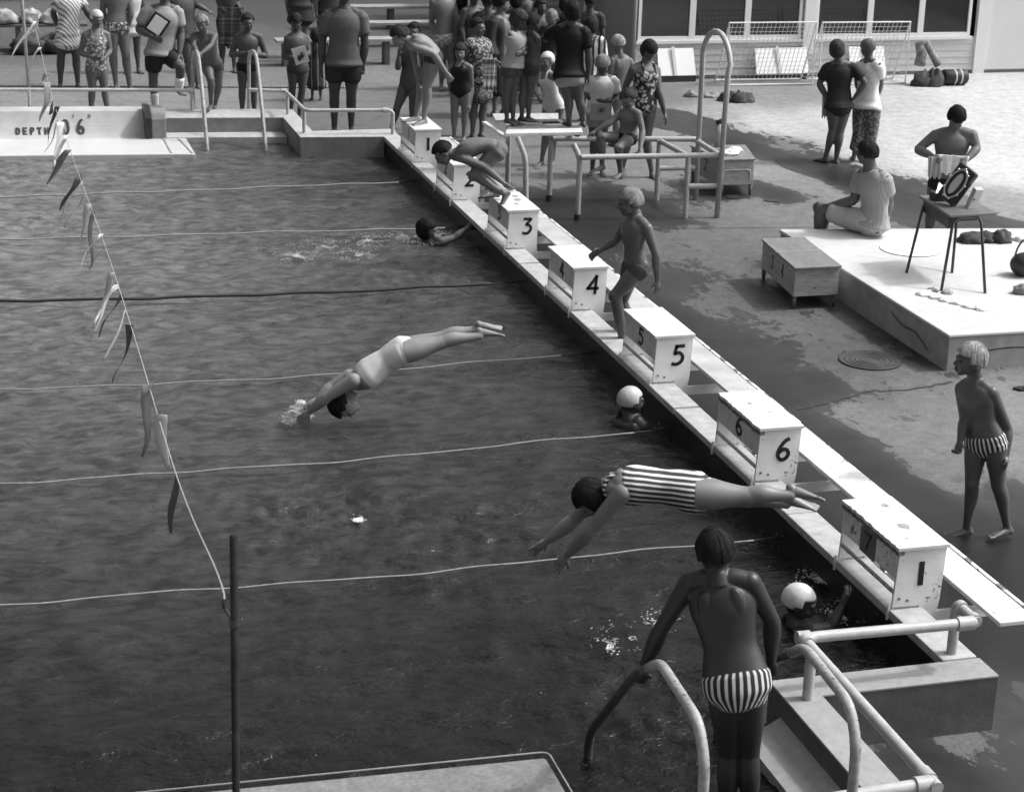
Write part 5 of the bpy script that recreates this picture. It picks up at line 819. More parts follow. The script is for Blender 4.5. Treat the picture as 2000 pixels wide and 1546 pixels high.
{'id': 'P24', 'label': 'youth in a black shirt with his back turned, standing on the end of the planks', 'H': 1.46, 'G': (1.724, -2.903, 0.86), 'J': {'hd': (1.645, -2.877, 2.152), 'nk': (1.639, -2.875, 2.015), 'sa': (1.476, -2.823, 1.94), 'sb': (1.785, -2.922, 1.939), 'ea': (1.375, -2.686, 1.817), 'eb': (1.839, -2.94, 1.675), 'wa': (1.489, -2.617, 1.956), 'wb': (1.848, -2.942, 1.454), 'ha': (1.561, -2.881, 1.437), 'hb': (1.712, -2.868, 1.432), 'ka': (1.635, -2.874, 1.165), 'kb': (1.758, -2.914, 1.157), 'aa': (1.649, -2.878, 0.917), 'ab': (1.806, -2.929, 0.91)}, 'F': (0.049, 0.999, 0.0), 'Fd': (0.049, 0.999, 0.0), 'toes': (0.049, 0.999, 0.0), 'R': (0.952, -0.306, 0.0), 'vox': 0.0098, 'skin': 0.056, 'hair': ('bob', 0.015), 'cl': [('tshirt', 'plain', 0.008, 0.008), ('shorts', 'plain', 0.22, 0.22, 0.3)], 'hands': {}, 'mouth': '', 'girth': 1.188, 'props': []},
{'id': 'P25', 'label': 'child wrapped in a boldly striped towel right of the youth in black', 'H': 1.42, 'G': (3.384, 1.71, 0.0), 'J': {'hd': (3.384, 1.71, 1.313), 'nk': (3.384, 1.71, 1.157), 'sa': (3.252, 1.78, 1.129), 'sb': (3.515, 1.64, 1.129), 'ea': (3.215, 1.8, 0.895), 'eb': (3.553, 1.619, 0.895), 'wa': (3.255, 1.86, 0.696), 'wb': (3.58, 1.685, 0.696), 'ha': (3.319, 1.745, 0.724), 'hb': (3.449, 1.675, 0.724), 'ka': (3.315, 1.747, 0.391), 'kb': (3.453, 1.673, 0.391), 'aa': (3.309, 1.75, 0.064), 'ab': (3.459, 1.67, 0.064)}, 'F': (0.472, 0.882, 0.0), 'Fd': (0.472, 0.882, 0.0), 'toes': (0.472, 0.882, 0.0), 'R': (0.95, -0.312, 0.0), 'vox': 0.011, 'skin': 0.112, 'hair': ('bob', 0.02), 'cl': [('robe', 'stripe2', 0.03, 0.6, 0.45)], 'hands': {}, 'mouth': '', 'girth': 1.08, 'props': []},
{'id': 'P26', 'label': 'fair-haired boy in a pale polo shirt reading a card', 'H': 1.44, 'G': (2.392, -1.639, 0.0), 'J': {'hd': (2.441, -1.655, 1.339), 'nk': (2.452, -1.659, 1.203), 'sa': (2.324, -1.616, 1.148), 'sb': (2.583, -1.703, 1.158), 'ea': (2.291, -1.605, 0.947), 'eb': (2.616, -1.713, 0.947), 'wa': (2.431, -1.799, 0.929), 'wb': (2.462, -1.831, 0.872), 'ha': (2.363, -1.629, 0.762), 'hb': (2.481, -1.669, 0.766), 'ka': (2.376, -1.634, 0.408), 'kb': (2.471, -1.665, 0.412), 'aa': (2.371, -1.632, 0.063), 'ab': (2.485, -1.67, 0.055)}, 'F': (-0.316, -0.949, 0.0), 'Fd': (-0.12, -0.81, -0.574), 'toes': (-0.316, -0.949, 0.0), 'R': (0.949, -0.316, 0.0), 'vox': 0.0105, 'skin': 0.073, 'hair': ('bowl', 0.22), 'cl': [('shirt', 'plain', 0.5, 0.5), ('shorts', 'plain', 0.25, 0.25, 0.4)], 'hands': {}, 'mouth': '', 'girth': 1.08, 'props': []},
{'id': 'P27', 'label': 'white-haired boy seen from behind with bare back', 'H': 1.4, 'G': (3.269, -0.065, 0.0), 'J': {'hd': (3.176, -0.033, 1.341), 'nk': (3.2, -0.041, 1.196), 'sa': (3.082, -0.09, 1.139), 'sb': (3.364, -0.008, 1.108), 'ea': (3.08, -0.068, 0.882), 'eb': (3.458, -0.063, 0.882), 'wa': (3.086, 0.002, 0.686), 'wb': (3.45, 0.007, 0.686), 'ha': (3.197, -0.066, 0.714), 'hb': (3.342, -0.064, 0.714), 'ka': (3.192, -0.067, 0.385), 'kb': (3.346, -0.064, 0.385), 'aa': (3.185, -0.067, 0.063), 'ab': (3.353, -0.064, 0.063)}, 'F': (-0.014, 1.0, 0.0), 'Fd': (-0.273, 0.962, 0.0), 'toes': (-0.014, 1.0, 0.0), 'R': (0.945, -0.328, 0.0), 'vox': 0.011, 'skin': 0.123, 'hair': ('short', 0.36), 'cl': [('trunks', 'plain', 0.03, 0.03, 0.2)], 'hands': {}, 'mouth': '', 'girth': 1.08, 'props': []},
{'id': 'P28', 'label': 'woman in a dark floral swimsuit looking down beside the tall ladder', 'H': 1.63, 'G': (2.954, -1.902, 0.0), 'J': {'hd': (2.936, -1.896, 1.541), 'nk': (2.915, -1.888, 1.38), 'sa': (2.735, -1.924, 1.328), 'sb': (3.067, -1.841, 1.296), 'ea': (2.694, -1.808, 1.111), 'eb': (3.075, -1.946, 1.065), 'wa': (2.714, -1.815, 0.913), 'wb': (3.151, -1.973, 0.806), 'ha': (2.819, -1.896, 0.888), 'hb': (2.986, -1.871, 0.879), 'ka': (2.756, -1.83, 0.475), 'kb': (2.963, -1.905, 0.458), 'aa': (2.701, -1.81, 0.116), 'ab': (3.04, -1.933, 0.068)}, 'F': (-0.086, -0.996, 0.0), 'Fd': (0.068, -0.763, -0.643), 'toes': (-0.086, -0.996, 0.0), 'R': (0.94, -0.341, 0.0), 'vox': 0.0104, 'skin': 0.106, 'hair': ('bob', 0.02), 'cl': [('swimsuit', 'floral2', 0.02, 0.4)], 'hands': {}, 'mouth': '', 'girth': 1.08, 'props': []},
{'id': 'P29', 'label': 'boy in black trunks perched on the back pipe of the stand', 'H': 1.42, 'G': (2.3, -3.0, 0.0), 'J': {'hd': (2.326, -3.009, 1.173), 'nk': (2.337, -3.013, 1.043), 'sa': (2.268, -2.875, 0.984), 'sb': (2.391, -3.146, 1.031), 'ea': (2.115, -2.988, 0.902), 'eb': (2.425, -3.235, 0.846), 'wa': (1.942, -2.981, 0.81), 'wb': (2.353, -3.379, 0.664), 'ha': (2.278, -2.938, 0.708), 'hb': (2.345, -3.07, 0.733), 'ka': (1.988, -3.018, 0.756), 'kb': (2.14, -3.209, 0.648), 'aa': (2.03, -3.011, 0.419), 'ab': (2.234, -3.083, 0.343), 'sp': (2.333, -3.011, 0.877)}, 'F': (-0.758, -0.652, 0.0), 'Fd': (-0.779, -0.463, -0.423), 'toes': (-0.758, -0.652, 0.0), 'R': (0.944, -0.331, 0.0), 'vox': 0.0099, 'skin': 0.148, 'hair': ('short', 0.05), 'cl': [('trunks', 'plain', 0.008, 0.008, 0.2)], 'hands': {'b': 1}, 'mouth': '', 'girth': 1.08, 'props': []},
{'id': 'P31', 'label': 'girl in a dark short-sleeved top walking away with hands on hips', 'H': 1.56, 'G': (5.658, -1.463, 0.0), 'J': {'hd': (5.62, -1.444, 1.441), 'nk': (5.654, -1.46, 1.288), 'sa': (5.51, -1.432, 1.221), 'sb': (5.83, -1.504, 1.227), 'ea': (5.448, -1.362, 1.003), 'eb': (5.966, -1.609, 1.047), 'wa': (5.566, -1.419, 0.801), 'wb': (5.849, -1.553, 0.832), 'ha': (5.612, -1.485, 0.746), 'hb': (5.774, -1.473, 0.741), 'ka': (5.641, -1.454, 0.411), 'kb': (5.724, -1.494, 0.39), 'aa': (5.583, -1.427, 0.062), 'ab': (5.708, -1.486, 0.043)}, 'F': (0.349, 0.937, 0.0), 'Fd': (0.349, 0.937, 0.0), 'toes': (-0.419, 0.908, 0.0), 'R': (0.903, -0.429, 0.0), 'vox': 0.0109, 'skin': 0.095, 'hair': ('bob', 0.05), 'cl': [('tunic', 'plain', 0.022, 0.022, 0.06, 1)], 'hands': {}, 'mouth': '', 'girth': 1.08, 'props': []},
{'id': 'P32', 'label': 'boy in a white T-shirt and mottled long trousers beside the girl in the dark top', 'H': 1.58, 'G': (6.09, -1.4, 0.0), 'J': {'hd': (6.064, -1.387, 1.438), 'nk': (6.092, -1.401, 1.29), 'sa': (6.037, -1.248, 1.208), 'sb': (6.156, -1.558, 1.256), 'ea': (6.003, -1.301, 0.994), 'eb': (6.246, -1.477, 1.019), 'wa': (6.095, -1.291, 0.819), 'wb': (6.216, -1.462, 0.807), 'ha': (6.069, -1.344, 0.683), 'hb': (6.16, -1.48, 0.706), 'ka': (6.051, -1.381, 0.372), 'kb': (6.19, -1.449, 0.382), 'aa': (6.015, -1.363, 0.062), 'ab': (6.178, -1.443, 0.087)}, 'F': (0.519, 0.855, 0.0), 'Fd': (-0.066, 0.998, 0.0), 'toes': (0.519, 0.855, 0.0), 'R': (0.897, -0.442, 0.0), 'vox': 0.011, 'skin': 0.112, 'hair': ('short', 0.13), 'cl': [('tshirt', 'plain', 0.85, 0.85), ('trousers', 'floral', 0.08, 0.28, 1.7)], 'hands': {}, 'mouth': '', 'girth': 1.08, 'props': []},
{'id': 'P33', 'label': 'bare-chested man behind the desk drying himself with a white towel', 'H': 1.66, 'G': (5.024, -5.536, 0.0), 'J': {'hd': (5.084, -5.625, 1.372), 'nk': (5.096, -5.575, 1.23), 'sa': (4.931, -5.485, 1.173), 'sb': (5.267, -5.668, 1.2), 'ea': (4.756, -5.447, 1.015), 'eb': (5.297, -5.742, 1.071), 'wa': (4.852, -5.67, 0.97), 'wb': (5.123, -5.841, 0.964), 'ha': (4.982, -5.548, 0.673), 'hb': (5.153, -5.571, 0.672), 'ka': (4.967, -5.505, 0.348), 'kb': (5.146, -5.603, 0.364), 'aa': (4.953, -5.497, 0.051), 'ab': (5.152, -5.606, 0.069)}, 'F': (-0.319, -0.948, 0.0), 'Fd': (-0.226, -0.67, -0.707), 'toes': (-0.319, -0.948, 0.0), 'R': (0.878, -0.479, 0.0), 'vox': 0.0092, 'skin': 0.123, 'hair': ('bowl', 0.008), 'cl': [('trunks', 'plain', 0.012, 0.012, 0.2)], 'hands': {'a': 1, 'b': 1}, 'mouth': '', 'girth': 1.166, 'props': []},
{'id': 'P34', 'label': 'man in a pale shirt and light shorts sitting with his back turned on the platform', 'H': 1.72, 'G': (3.862, -6.299, 0.33), 'J': {'hd': (3.762, -6.249, 1.167), 'nk': (3.802, -6.269, 1.001), 'sa': (3.804, -6.068, 0.893), 'sb': (3.901, -6.431, 0.937), 'ea': (3.732, -6.122, 0.649), 'eb': (3.983, -6.416, 0.687), 'wa': (3.552, -5.975, 0.579), 'wb': (3.933, -6.447, 0.514), 'ha': (3.86, -6.187, 0.422), 'hb': (3.882, -6.399, 0.462), 'ka': (3.453, -5.869, 0.536), 'kb': (3.545, -5.781, 0.468), 'aa': (3.475, -5.88, 0.154), 'ab': (3.561, -5.789, 0.094), 'sp': (3.878, -6.307, 0.719)}, 'F': (-0.746, 0.666, 0.0), 'Fd': (-0.549, 0.836, 0.0), 'toes': (-0.746, 0.666, 0.0), 'R': (0.893, -0.45, 0.0), 'vox': 0.0088, 'skin': 0.107, 'hair': ('bowl', 0.018), 'cl': [('shirt', 'ribs', 0.28, 0.36), ('shorts', 'plain', 0.42, 0.42, 0.72)], 'hands': {}, 'mouth': '', 'girth': 1.188, 'props': []},
{'id': 'P35', 'label': 'fair-haired boy in dark trunks stepping up between starting blocks four and five', 'H': 1.42, 'G': (0.42, -9.3, 0.0), 'J': {'hd': (0.186, -9.213, 1.478), 'nk': (0.235, -9.231, 1.359), 'sa': (0.22, -9.076, 1.27), 'sb': (0.293, -9.381, 1.298), 'ea': (0.153, -9.03, 1.112), 'eb': (0.355, -9.447, 1.095), 'wa': (0.023, -9.024, 1.036), 'wb': (0.385, -9.436, 0.873), 'ha': (0.256, -9.154, 0.909), 'hb': (0.266, -9.328, 0.946), 'ka': (0.209, -9.072, 0.576), 'kb': (0.067, -9.275, 0.695), 'aa': (0.342, -9.1, 0.095), 'ab': (0.201, -9.261, 0.163)}, 'F': (-0.986, -0.166, 0.0), 'Fd': (-0.996, 0.007, -0.087), 'toes': (-0.986, -0.166, 0.0), 'R': (0.937, -0.349, 0.0), 'vox': 0.0072, 'skin': 0.09, 'hair': ('bowl', 0.27), 'cl': [('trunks', 'plain', 0.06, 0.06, 0.22)], 'hands': {}, 'mouth': '', 'girth': 1.08, 'props': []},
{'id': 'P36', 'label': 'fair-haired boy in striped trunks shouting on the wet deck at the right', 'H': 1.38, 'G': (1.467, -13.073, 0.0), 'J': {'hd': (1.28, -13.019, 1.248), 'nk': (1.346, -13.0, 1.094), 'sa': (1.309, -12.908, 1.015), 'sb': (1.416, -13.112, 1.047), 'ea': (1.304, -12.999, 0.827), 'eb': (1.571, -13.111, 0.775), 'wa': (1.262, -13.044, 0.685), 'wb': (1.548, -13.168, 0.606), 'ha': (1.412, -13.005, 0.66), 'hb': (1.485, -13.119, 0.688), 'ka': (1.385, -13.047, 0.366), 'kb': (1.53, -13.145, 0.377), 'aa': (1.393, -13.028, 0.041), 'ab': (1.631, -13.148, 0.077)}, 'F': (-0.912, -0.41, 0.0), 'Fd': (-0.995, 0.049, 0.087), 'toes': (-0.998, -0.069, 0.0), 'R': (0.859, -0.512, 0.0), 'vox': 0.0058, 'skin': 0.082, 'hair': ('bowl', 0.36), 'cl': [('trunks', 'stripev', 0.03, 0.6, 0.12)], 'hands': {'a': 0.9, 'b': 0.3}, 'mouth': 'open', 'girth': 1.08, 'props': []},
{'id': 'P37', 'label': 'boy in striped trunks with his back to the camera holding both near ladder pipes', 'H': 1.5, 'G': (-1.78, -16.42, 0.0), 'J': {'hd': (-1.841, -16.339, 1.552), 'nk': (-1.841, -16.394, 1.447), 'sa': (-1.958, -16.343, 1.421), 'sb': (-1.705, -16.453, 1.445), 'ea': (-2.052, -16.259, 1.156), 'eb': (-1.579, -16.452, 1.235), 'wa': (-2.098, -16.174, 0.906), 'wb': (-1.541, -16.392, 0.99), 'ha': (-1.823, -16.532, 0.963), 'hb': (-1.728, -16.573, 0.973), 'ka': (-1.761, -16.483, 0.564), 'kb': (-1.678, -16.519, 0.574), 'aa': (-1.762, -16.493, 0.195), 'ab': (-1.651, -16.541, 0.208)}, 'F': (0.364, 0.931, 0.0), 'Fd': (0.231, 0.973, 0.0), 'toes': (0.364, 0.931, 0.0), 'R': (0.918, -0.396, 0.0), 'vox': 0.0045, 'skin': 0.025, 'hair': ('short', 0.012), 'cl': [('trunks', 'stripev', 0.02, 0.5, 0.14)], 'hands': {'a': 1, 'b': 1}, 'mouth': '', 'girth': 1.102, 'props': ['back']},
{'id': 'P38', 'label': 'girl in a white swimsuit diving in, hands just entering the water', 'H': 1.36, 'G': (-2.9, -10.25, 0.0), 'J': {'hd': (-2.409, -10.327, 0.273), 'nk': (-2.333, -10.339, 0.427), 'sa': (-2.353, -10.204, 0.458), 'sb': (-2.373, -10.464, 0.511), 'ea': (-2.488, -10.203, 0.384), 'eb': (-2.558, -10.415, 0.378), 'wa': (-2.612, -10.235, 0.296), 'wb': (-2.686, -10.344, 0.24), 'ha': (-1.958, -10.317, 0.673), 'hb': (-1.993, -10.473, 0.708), 'ka': (-1.653, -10.365, 0.776), 'kb': (-1.696, -10.51, 0.782), 'aa': (-1.384, -10.407, 0.838), 'ab': (-1.412, -10.544, 0.824), 'sp': (-2.15, -10.368, 0.587)}, 'F': (0.497, -0.078, -0.865), 'Fd': (0.234, -0.139, -0.962), 'toes': (0.942, -0.148, -0.301), 'R': (0.988, -0.155, 0.0), 'vox': 0.0064, 'skin': 0.216, 'hair': ('bowl', 0.015), 'cl': [('swimsuit', 'plain', 0.56, 0.56)], 'hands': {'a': 0, 'b': 0}, 'mouth': '', 'girth': 1.28, 'props': []},
{'id': 'P39', 'label': 'girl in a striped swimsuit diving flat out from starting block seven', 'H': 1.42, 'G': (-0.9, -14.3, 0.0), 'J': {'hd': (-1.643, -13.982, 0.872), 'nk': (-1.558, -14.018, 0.963), 'sa': (-1.532, -13.888, 0.911), 'sb': (-1.533, -14.181, 0.986), 'ea': (-1.703, -13.815, 0.68), 'eb': (-1.681, -14.096, 0.741), 'wa': (-1.855, -13.782, 0.548), 'wb': (-1.789, -13.985, 0.535), 'ha': (-1.073, -14.139, 0.945), 'hb': (-1.132, -14.288, 0.989), 'ka': (-0.781, -14.264, 0.919), 'kb': (-0.837, -14.403, 0.997), 'aa': (-0.563, -14.346, 0.901), 'ab': (-0.604, -14.481, 1.008), 'sp': (-1.326, -14.118, 0.99)}, 'F': (0.092, -0.04, -0.995), 'Fd': (-0.466, 0.2, -0.862), 'toes': (0.85, -0.364, -0.382), 'R': (0.919, -0.394, 0.0), 'vox': 0.0051, 'skin': 0.18, 'hair': ('bob', 0.015), 'cl': [('swimsuit', 'stripeh', 0.04, 0.6)], 'hands': {'a': 0, 'b': 0}, 'mouth': '', 'girth': 1.28, 'props': []},
{'id': 'P40', 'label': 'swimmer crouching low on starting block three, about to spring', 'H': 1.42, 'G': (0.056, -5.899, 0.724), 'J': {'hd': (-0.536, -5.732, 1.191), 'nk': (-0.419, -5.765, 1.174), 'sa': (-0.331, -5.665, 1.15), 'sb': (-0.372, -5.903, 1.171), 'ea': (-0.158, -5.693, 1.017), 'eb': (-0.188, -5.997, 1.103), 'wa': (0.007, -5.761, 0.861), 'wb': (0.01, -6.011, 0.937), 'ha': (-0.012, -5.797, 1.219), 'hb': (-0.035, -5.957, 1.242), 'ka': (-0.197, -5.683, 0.985), 'kb': (-0.286, -5.907, 0.996), 'aa': (-0.012, -5.756, 0.798), 'ab': (0.028, -5.954, 0.821), 'sp': (-0.189, -5.83, 1.282)}, 'F': (-0.339, 0.096, -0.936), 'Fd': (-0.714, 0.046, -0.699), 'toes': (-0.618, -0.168, -0.768), 'R': (0.962, -0.272, 0.0), 'vox': 0.0084, 'skin': 0.139, 'hair': ('short', 0.012), 'cl': [('trunks', 'plain', 0.12, 0.12, 0.16)], 'hands': {}, 'mouth': '', 'girth': 1.08, 'props': []},
{'id': 'P41', 'label': 'dark-haired swimmer in the water reaching for the wall beside lane rope two', 'H': 1.5, 'G': (-0.418, -4.868, 0.1), 'J': {'hd': (-0.471, -4.855, 0.198), 'nk': (-0.418, -4.868, 0.1), 'sa': (-0.481, -4.719, 0.032), 'sb': (-0.359, -4.985, 0.105), 'ea': (-0.495, -4.643, -0.086), 'eb': (-0.213, -4.969, 0.139), 'wa': (-0.526, -4.636, -0.154), 'wb': (-0.078, -4.95, 0.227), 'ha': (-0.534, -4.913, -0.225), 'hb': (-0.439, -4.79, -0.262), 'ka': (-0.525, -4.842, -0.523), 'kb': (-0.462, -4.857, -0.522), 'aa': (-0.542, -4.838, -0.861), 'ab': (-0.469, -4.856, -0.859), 'sp': (-0.457, -4.858, -0.077)}, 'F': (0.916, -0.401, 0.0), 'Fd': (0.916, -0.401, 0.0), 'toes': (0.916, -0.401, 0.0), 'R': (0.972, -0.236, 0.0), 'vox': 0.0089, 'skin': 0.082, 'hair': ('bob', 0.01), 'cl': [('swimsuit', 'plain', 0.02, 0.02)], 'hands': {}, 'mouth': '', 'girth': 1.08, 'props': []},
{'id': 'P42', 'label': 'swimmer in a pale bathing cap holding the wall below starting block five', 'H': 1.5, 'G': (-0.25, -10.645, 0.1), 'J': {'hd': (-0.231, -10.652, 0.26), 'nk': (-0.237, -10.649, 0.143), 'sa': (-0.316, -10.568, 0.078), 'sb': (-0.154, -10.732, 0.082), 'ea': (-0.361, -10.499, -0.088), 'eb': (-0.029, -10.724, -0.006), 'wa': (-0.34, -10.506, -0.232), 'wb': (0.061, -10.703, 0.174), 'ha': (-0.253, -10.578, -0.255), 'hb': (-0.205, -10.726, -0.204), 'ka': (-0.259, -10.641, -0.575), 'kb': (-0.169, -10.674, -0.57), 'aa': (-0.252, -10.644, -0.923), 'ab': (-0.154, -10.68, -0.917), 'sp': (-0.244, -10.647, -0.06)}, 'F': (0.938, 0.346, 0.0), 'Fd': (0.984, 0.177, 0.0), 'toes': (0.938, 0.346, 0.0), 'R': (0.941, -0.338, 0.0), 'vox': 0.0066, 'skin': 0.057, 'hair': ('cap', 0.42), 'cl': [('swimsuit', 'plain', 0.02, 0.02)], 'hands': {}, 'mouth': '', 'girth': 1.08, 'props': []},
{'id': 'P43', 'label': 'swimmer in a white bathing cap in the water below starting block seven', 'H': 1.5, 'G': (-0.377, -14.276, 0.1), 'J': {'hd': (-0.401, -14.265, 0.212), 'nk': (-0.404, -14.264, 0.083), 'sa': (-0.436, -14.137, -0.007), 'sb': (-0.353, -14.377, 0.077), 'ea': (-0.441, -14.135, -0.194), 'eb': (-0.236, -14.367, 0.08), 'wa': (-0.415, -14.147, -0.33), 'wb': (-0.159, -14.337, 0.201), 'ha': (-0.399, -14.192, -0.345), 'hb': (-0.385, -14.347, -0.269), 'ka': (-0.408, -14.262, -0.624), 'kb': (-0.335, -14.296, -0.614), 'aa': (-0.39, -14.27, -0.906), 'ab': (-0.316, -14.306, -0.896), 'sp': (-0.414, -14.259, -0.102)}, 'F': (0.936, -0.353, 0.0), 'Fd': (0.841, -0.499, -0.208), 'toes': (0.936, -0.353, 0.0), 'R': (0.901, -0.433, 0.0), 'vox': 0.0051, 'skin': 0.041, 'hair': ('cap', 0.62), 'cl': [('swimsuit', 'plain', 0.02, 0.02)], 'hands': {}, 'mouth': '', 'girth': 1.08, 'props': []},
{'id': 'X0', 'label': 'dark-haired child in black at the back of the crowd behind the robed youth', 'H': 1.5, 'G': (2.446, 3.776, 0.0), 'J': {'hd': (2.446, 3.776, 1.388), 'nk': (2.446, 3.776, 1.222), 'sa': (2.289, 3.763, 1.193), 'sb': (2.603, 3.79, 1.193), 'ea': (2.244, 3.759, 0.945), 'eb': (2.648, 3.794, 0.945), 'wa': (2.246, 3.835, 0.735), 'wb': (2.634, 3.868, 0.735), 'ha': (2.369, 3.77, 0.765), 'hb': (2.524, 3.783, 0.765), 'ka': (2.364, 3.769, 0.413), 'kb': (2.528, 3.783, 0.413), 'aa': (2.357, 3.769, 0.068), 'ab': (2.536, 3.784, 0.068)}, 'F': (-0.085, 0.996, 0.0), 'Fd': (-0.085, 0.996, 0.0), 'toes': (-0.085, 0.996, 0.0), 'R': (0.965, -0.261, 0.0), 'vox': 0.011, 'skin': 0.073, 'hair': ('bowl', 0.02), 'cl': [('tshirt', 'plain', 0.02, 0.02), ('shorts', 'plain', 0.04, 0.04, 0.4)], 'hands': {}, 'mouth': '', 'girth': 1.08, 'props': []},
{'id': 'X1', 'label': 'child in dark grey at the back of the crowd left of the curly-haired head', 'H': 1.45, 'G': (2.993, 4.145, 0.0), 'J': {'hd': (2.993, 4.145, 1.341), 'nk': (2.993, 4.145, 1.182), 'sa': (2.856, 4.212, 1.153), 'sb': (3.13, 4.078, 1.153), 'ea': (2.817, 4.231, 0.913), 'eb': (3.169, 4.059, 0.913), 'wa': (2.855, 4.293, 0.711), 'wb': (3.194, 4.128, 0.711), 'ha': (2.925, 4.178, 0.739), 'hb': (3.061, 4.112, 0.739), 'ka': (2.921, 4.18, 0.399), 'kb': (3.065, 4.11, 0.399), 'aa': (2.915, 4.183, 0.065), 'ab': (3.071, 4.107, 0.065)}, 'F': (0.438, 0.899, 0.0), 'Fd': (0.438, 0.899, 0.0), 'toes': (0.438, 0.899, 0.0), 'R': (0.961, -0.275, 0.0), 'vox': 0.011, 'skin': 0.073, 'hair': ('bob', 0.02), 'cl': [('tshirt', 'plain', 0.05, 0.05)], 'hands': {}, 'mouth': '', 'girth': 1.08, 'props': []},
{'id': 'X2', 'label': 'bare-chested boy at the back between the curly-haired child and the fair-haired one', 'H': 1.42, 'G': (3.267, 3.76, 0.0), 'J': {'hd': (3.267, 3.76, 1.313), 'nk': (3.267, 3.76, 1.157), 'sa': (3.118, 3.751, 1.129), 'sb': (3.416, 3.768, 1.129), 'ea': (3.076, 3.749, 0.895), 'eb': (3.459, 3.771, 0.895), 'wa': (3.087, 3.678, 0.696), 'wb': (3.456, 3.7, 0.696), 'ha': (3.193, 3.756, 0.724), 'hb': (3.341, 3.764, 0.724), 'ka': (3.189, 3.755, 0.391), 'kb': (3.345, 3.764, 0.391), 'aa': (3.182, 3.755, 0.064), 'ab': (3.352, 3.765, 0.064)}, 'F': (0.058, -0.998, 0.0), 'Fd': (0.058, -0.998, 0.0), 'toes': (0.058, -0.998, 0.0), 'R': (0.958, -0.287, 0.0), 'vox': 0.011, 'skin': 0.073, 'hair': ('bowl', 0.03), 'cl': [('trunks', 'plain', 0.03, 0.03, 0.3)], 'hands': {}, 'mouth': '', 'girth': 1.08, 'props': []},
{'id': 'X3', 'label': 'dark-haired girl in black just visible left of the youth in the black shirt', 'H': 1.5, 'G': (3.511, 3.3, 0.0), 'J': {'hd': (3.511, 3.3, 1.388), 'nk': (3.511, 3.3, 1.222), 'sa': (3.405, 3.416, 1.193), 'sb': (3.618, 3.184, 1.193), 'ea': (3.374, 3.449, 0.945), 'eb': (3.648, 3.151, 0.945), 'wa': (3.434, 3.494, 0.735), 'wb': (3.698, 3.207, 0.735), 'ha': (3.458, 3.357, 0.765), 'hb': (3.564, 3.243, 0.765), 'ka': (3.455, 3.361, 0.413), 'kb': (3.567, 3.239, 0.413), 'aa': (3.45, 3.366, 0.068), 'ab': (3.572, 3.234, 0.068)}, 'F': (0.736, 0.677, 0.0), 'Fd': (0.736, 0.677, 0.0), 'toes': (0.736, 0.677, 0.0), 'R': (0.954, -0.299, 0.0), 'vox': 0.011, 'skin': 0.073, 'hair': ('bob', 0.015), 'cl': [('tshirt', 'plain', 0.015, 0.015)], 'hands': {}, 'mouth': '', 'girth': 1.08, 'props': []},
{'id': 'X4', 'label': 'dark-haired child at the back right of the youth in the black shirt', 'H': 1.5, 'G': (3.968, 3.585, 0.0), 'J': {'hd': (3.968, 3.585, 1.388), 'nk': (3.968, 3.585, 1.222), 'sa': (3.812, 3.607, 1.193), 'sb': (4.124, 3.563, 1.193), 'ea': (3.768, 3.614, 0.945), 'eb': (4.168, 3.556, 0.945), 'wa': (3.786, 3.687, 0.735), 'wb': (4.172, 3.632, 0.735), 'ha': (3.891, 3.596, 0.765), 'hb': (4.045, 3.574, 0.765), 'ka': (3.886, 3.597, 0.413), 'kb': (4.05, 3.573, 0.413), 'aa': (3.879, 3.598, 0.068), 'ab': (4.057, 3.572, 0.068)}, 'F': (0.141, 0.99, 0.0), 'Fd': (0.141, 0.99, 0.0), 'toes': (0.141, 0.99, 0.0), 'R': (0.95, -0.311, 0.0), 'vox': 0.011, 'skin': 0.073, 'hair': ('short', 0.02), 'cl': [('tshirt', 'plain', 0.04, 0.04)], 'hands': {}, 'mouth': '', 'girth': 1.08, 'props': []},
{'id': 'X5', 'label': 'bare-chested boy at the back behind the girl in the patterned jacket', 'H': 1.5, 'G': (2.38, 4.309, 0.0), 'J': {'hd': (2.38, 4.309, 1.388), 'nk': (2.38, 4.309, 1.222), 'sa': (2.228, 4.268, 1.193), 'sb': (2.532, 4.351, 1.193), 'ea': (2.184, 4.256, 0.945), 'eb': (2.575, 4.363, 0.945), 'wa': (2.211, 4.186, 0.735), 'wb': (2.588, 4.288, 0.735), 'ha': (2.305, 4.289, 0.765), 'hb': (2.455, 4.33, 0.765), 'ka': (2.3, 4.288, 0.413), 'kb': (2.459, 4.331, 0.413), 'aa': (2.293, 4.286, 0.068), 'ab': (2.467, 4.333, 0.068)}, 'F': (0.264, -0.965, 0.0), 'Fd': (0.264, -0.965, 0.0), 'toes': (0.264, -0.965, 0.0), 'R': (0.967, -0.254, 0.0), 'vox': 0.011, 'skin': 0.073, 'hair': ('short', 0.02), 'cl': [('trunks', 'plain', 0.02, 0.02, 0.3)], 'hands': {}, 'mouth': '', 'girth': 1.08, 'props': []},
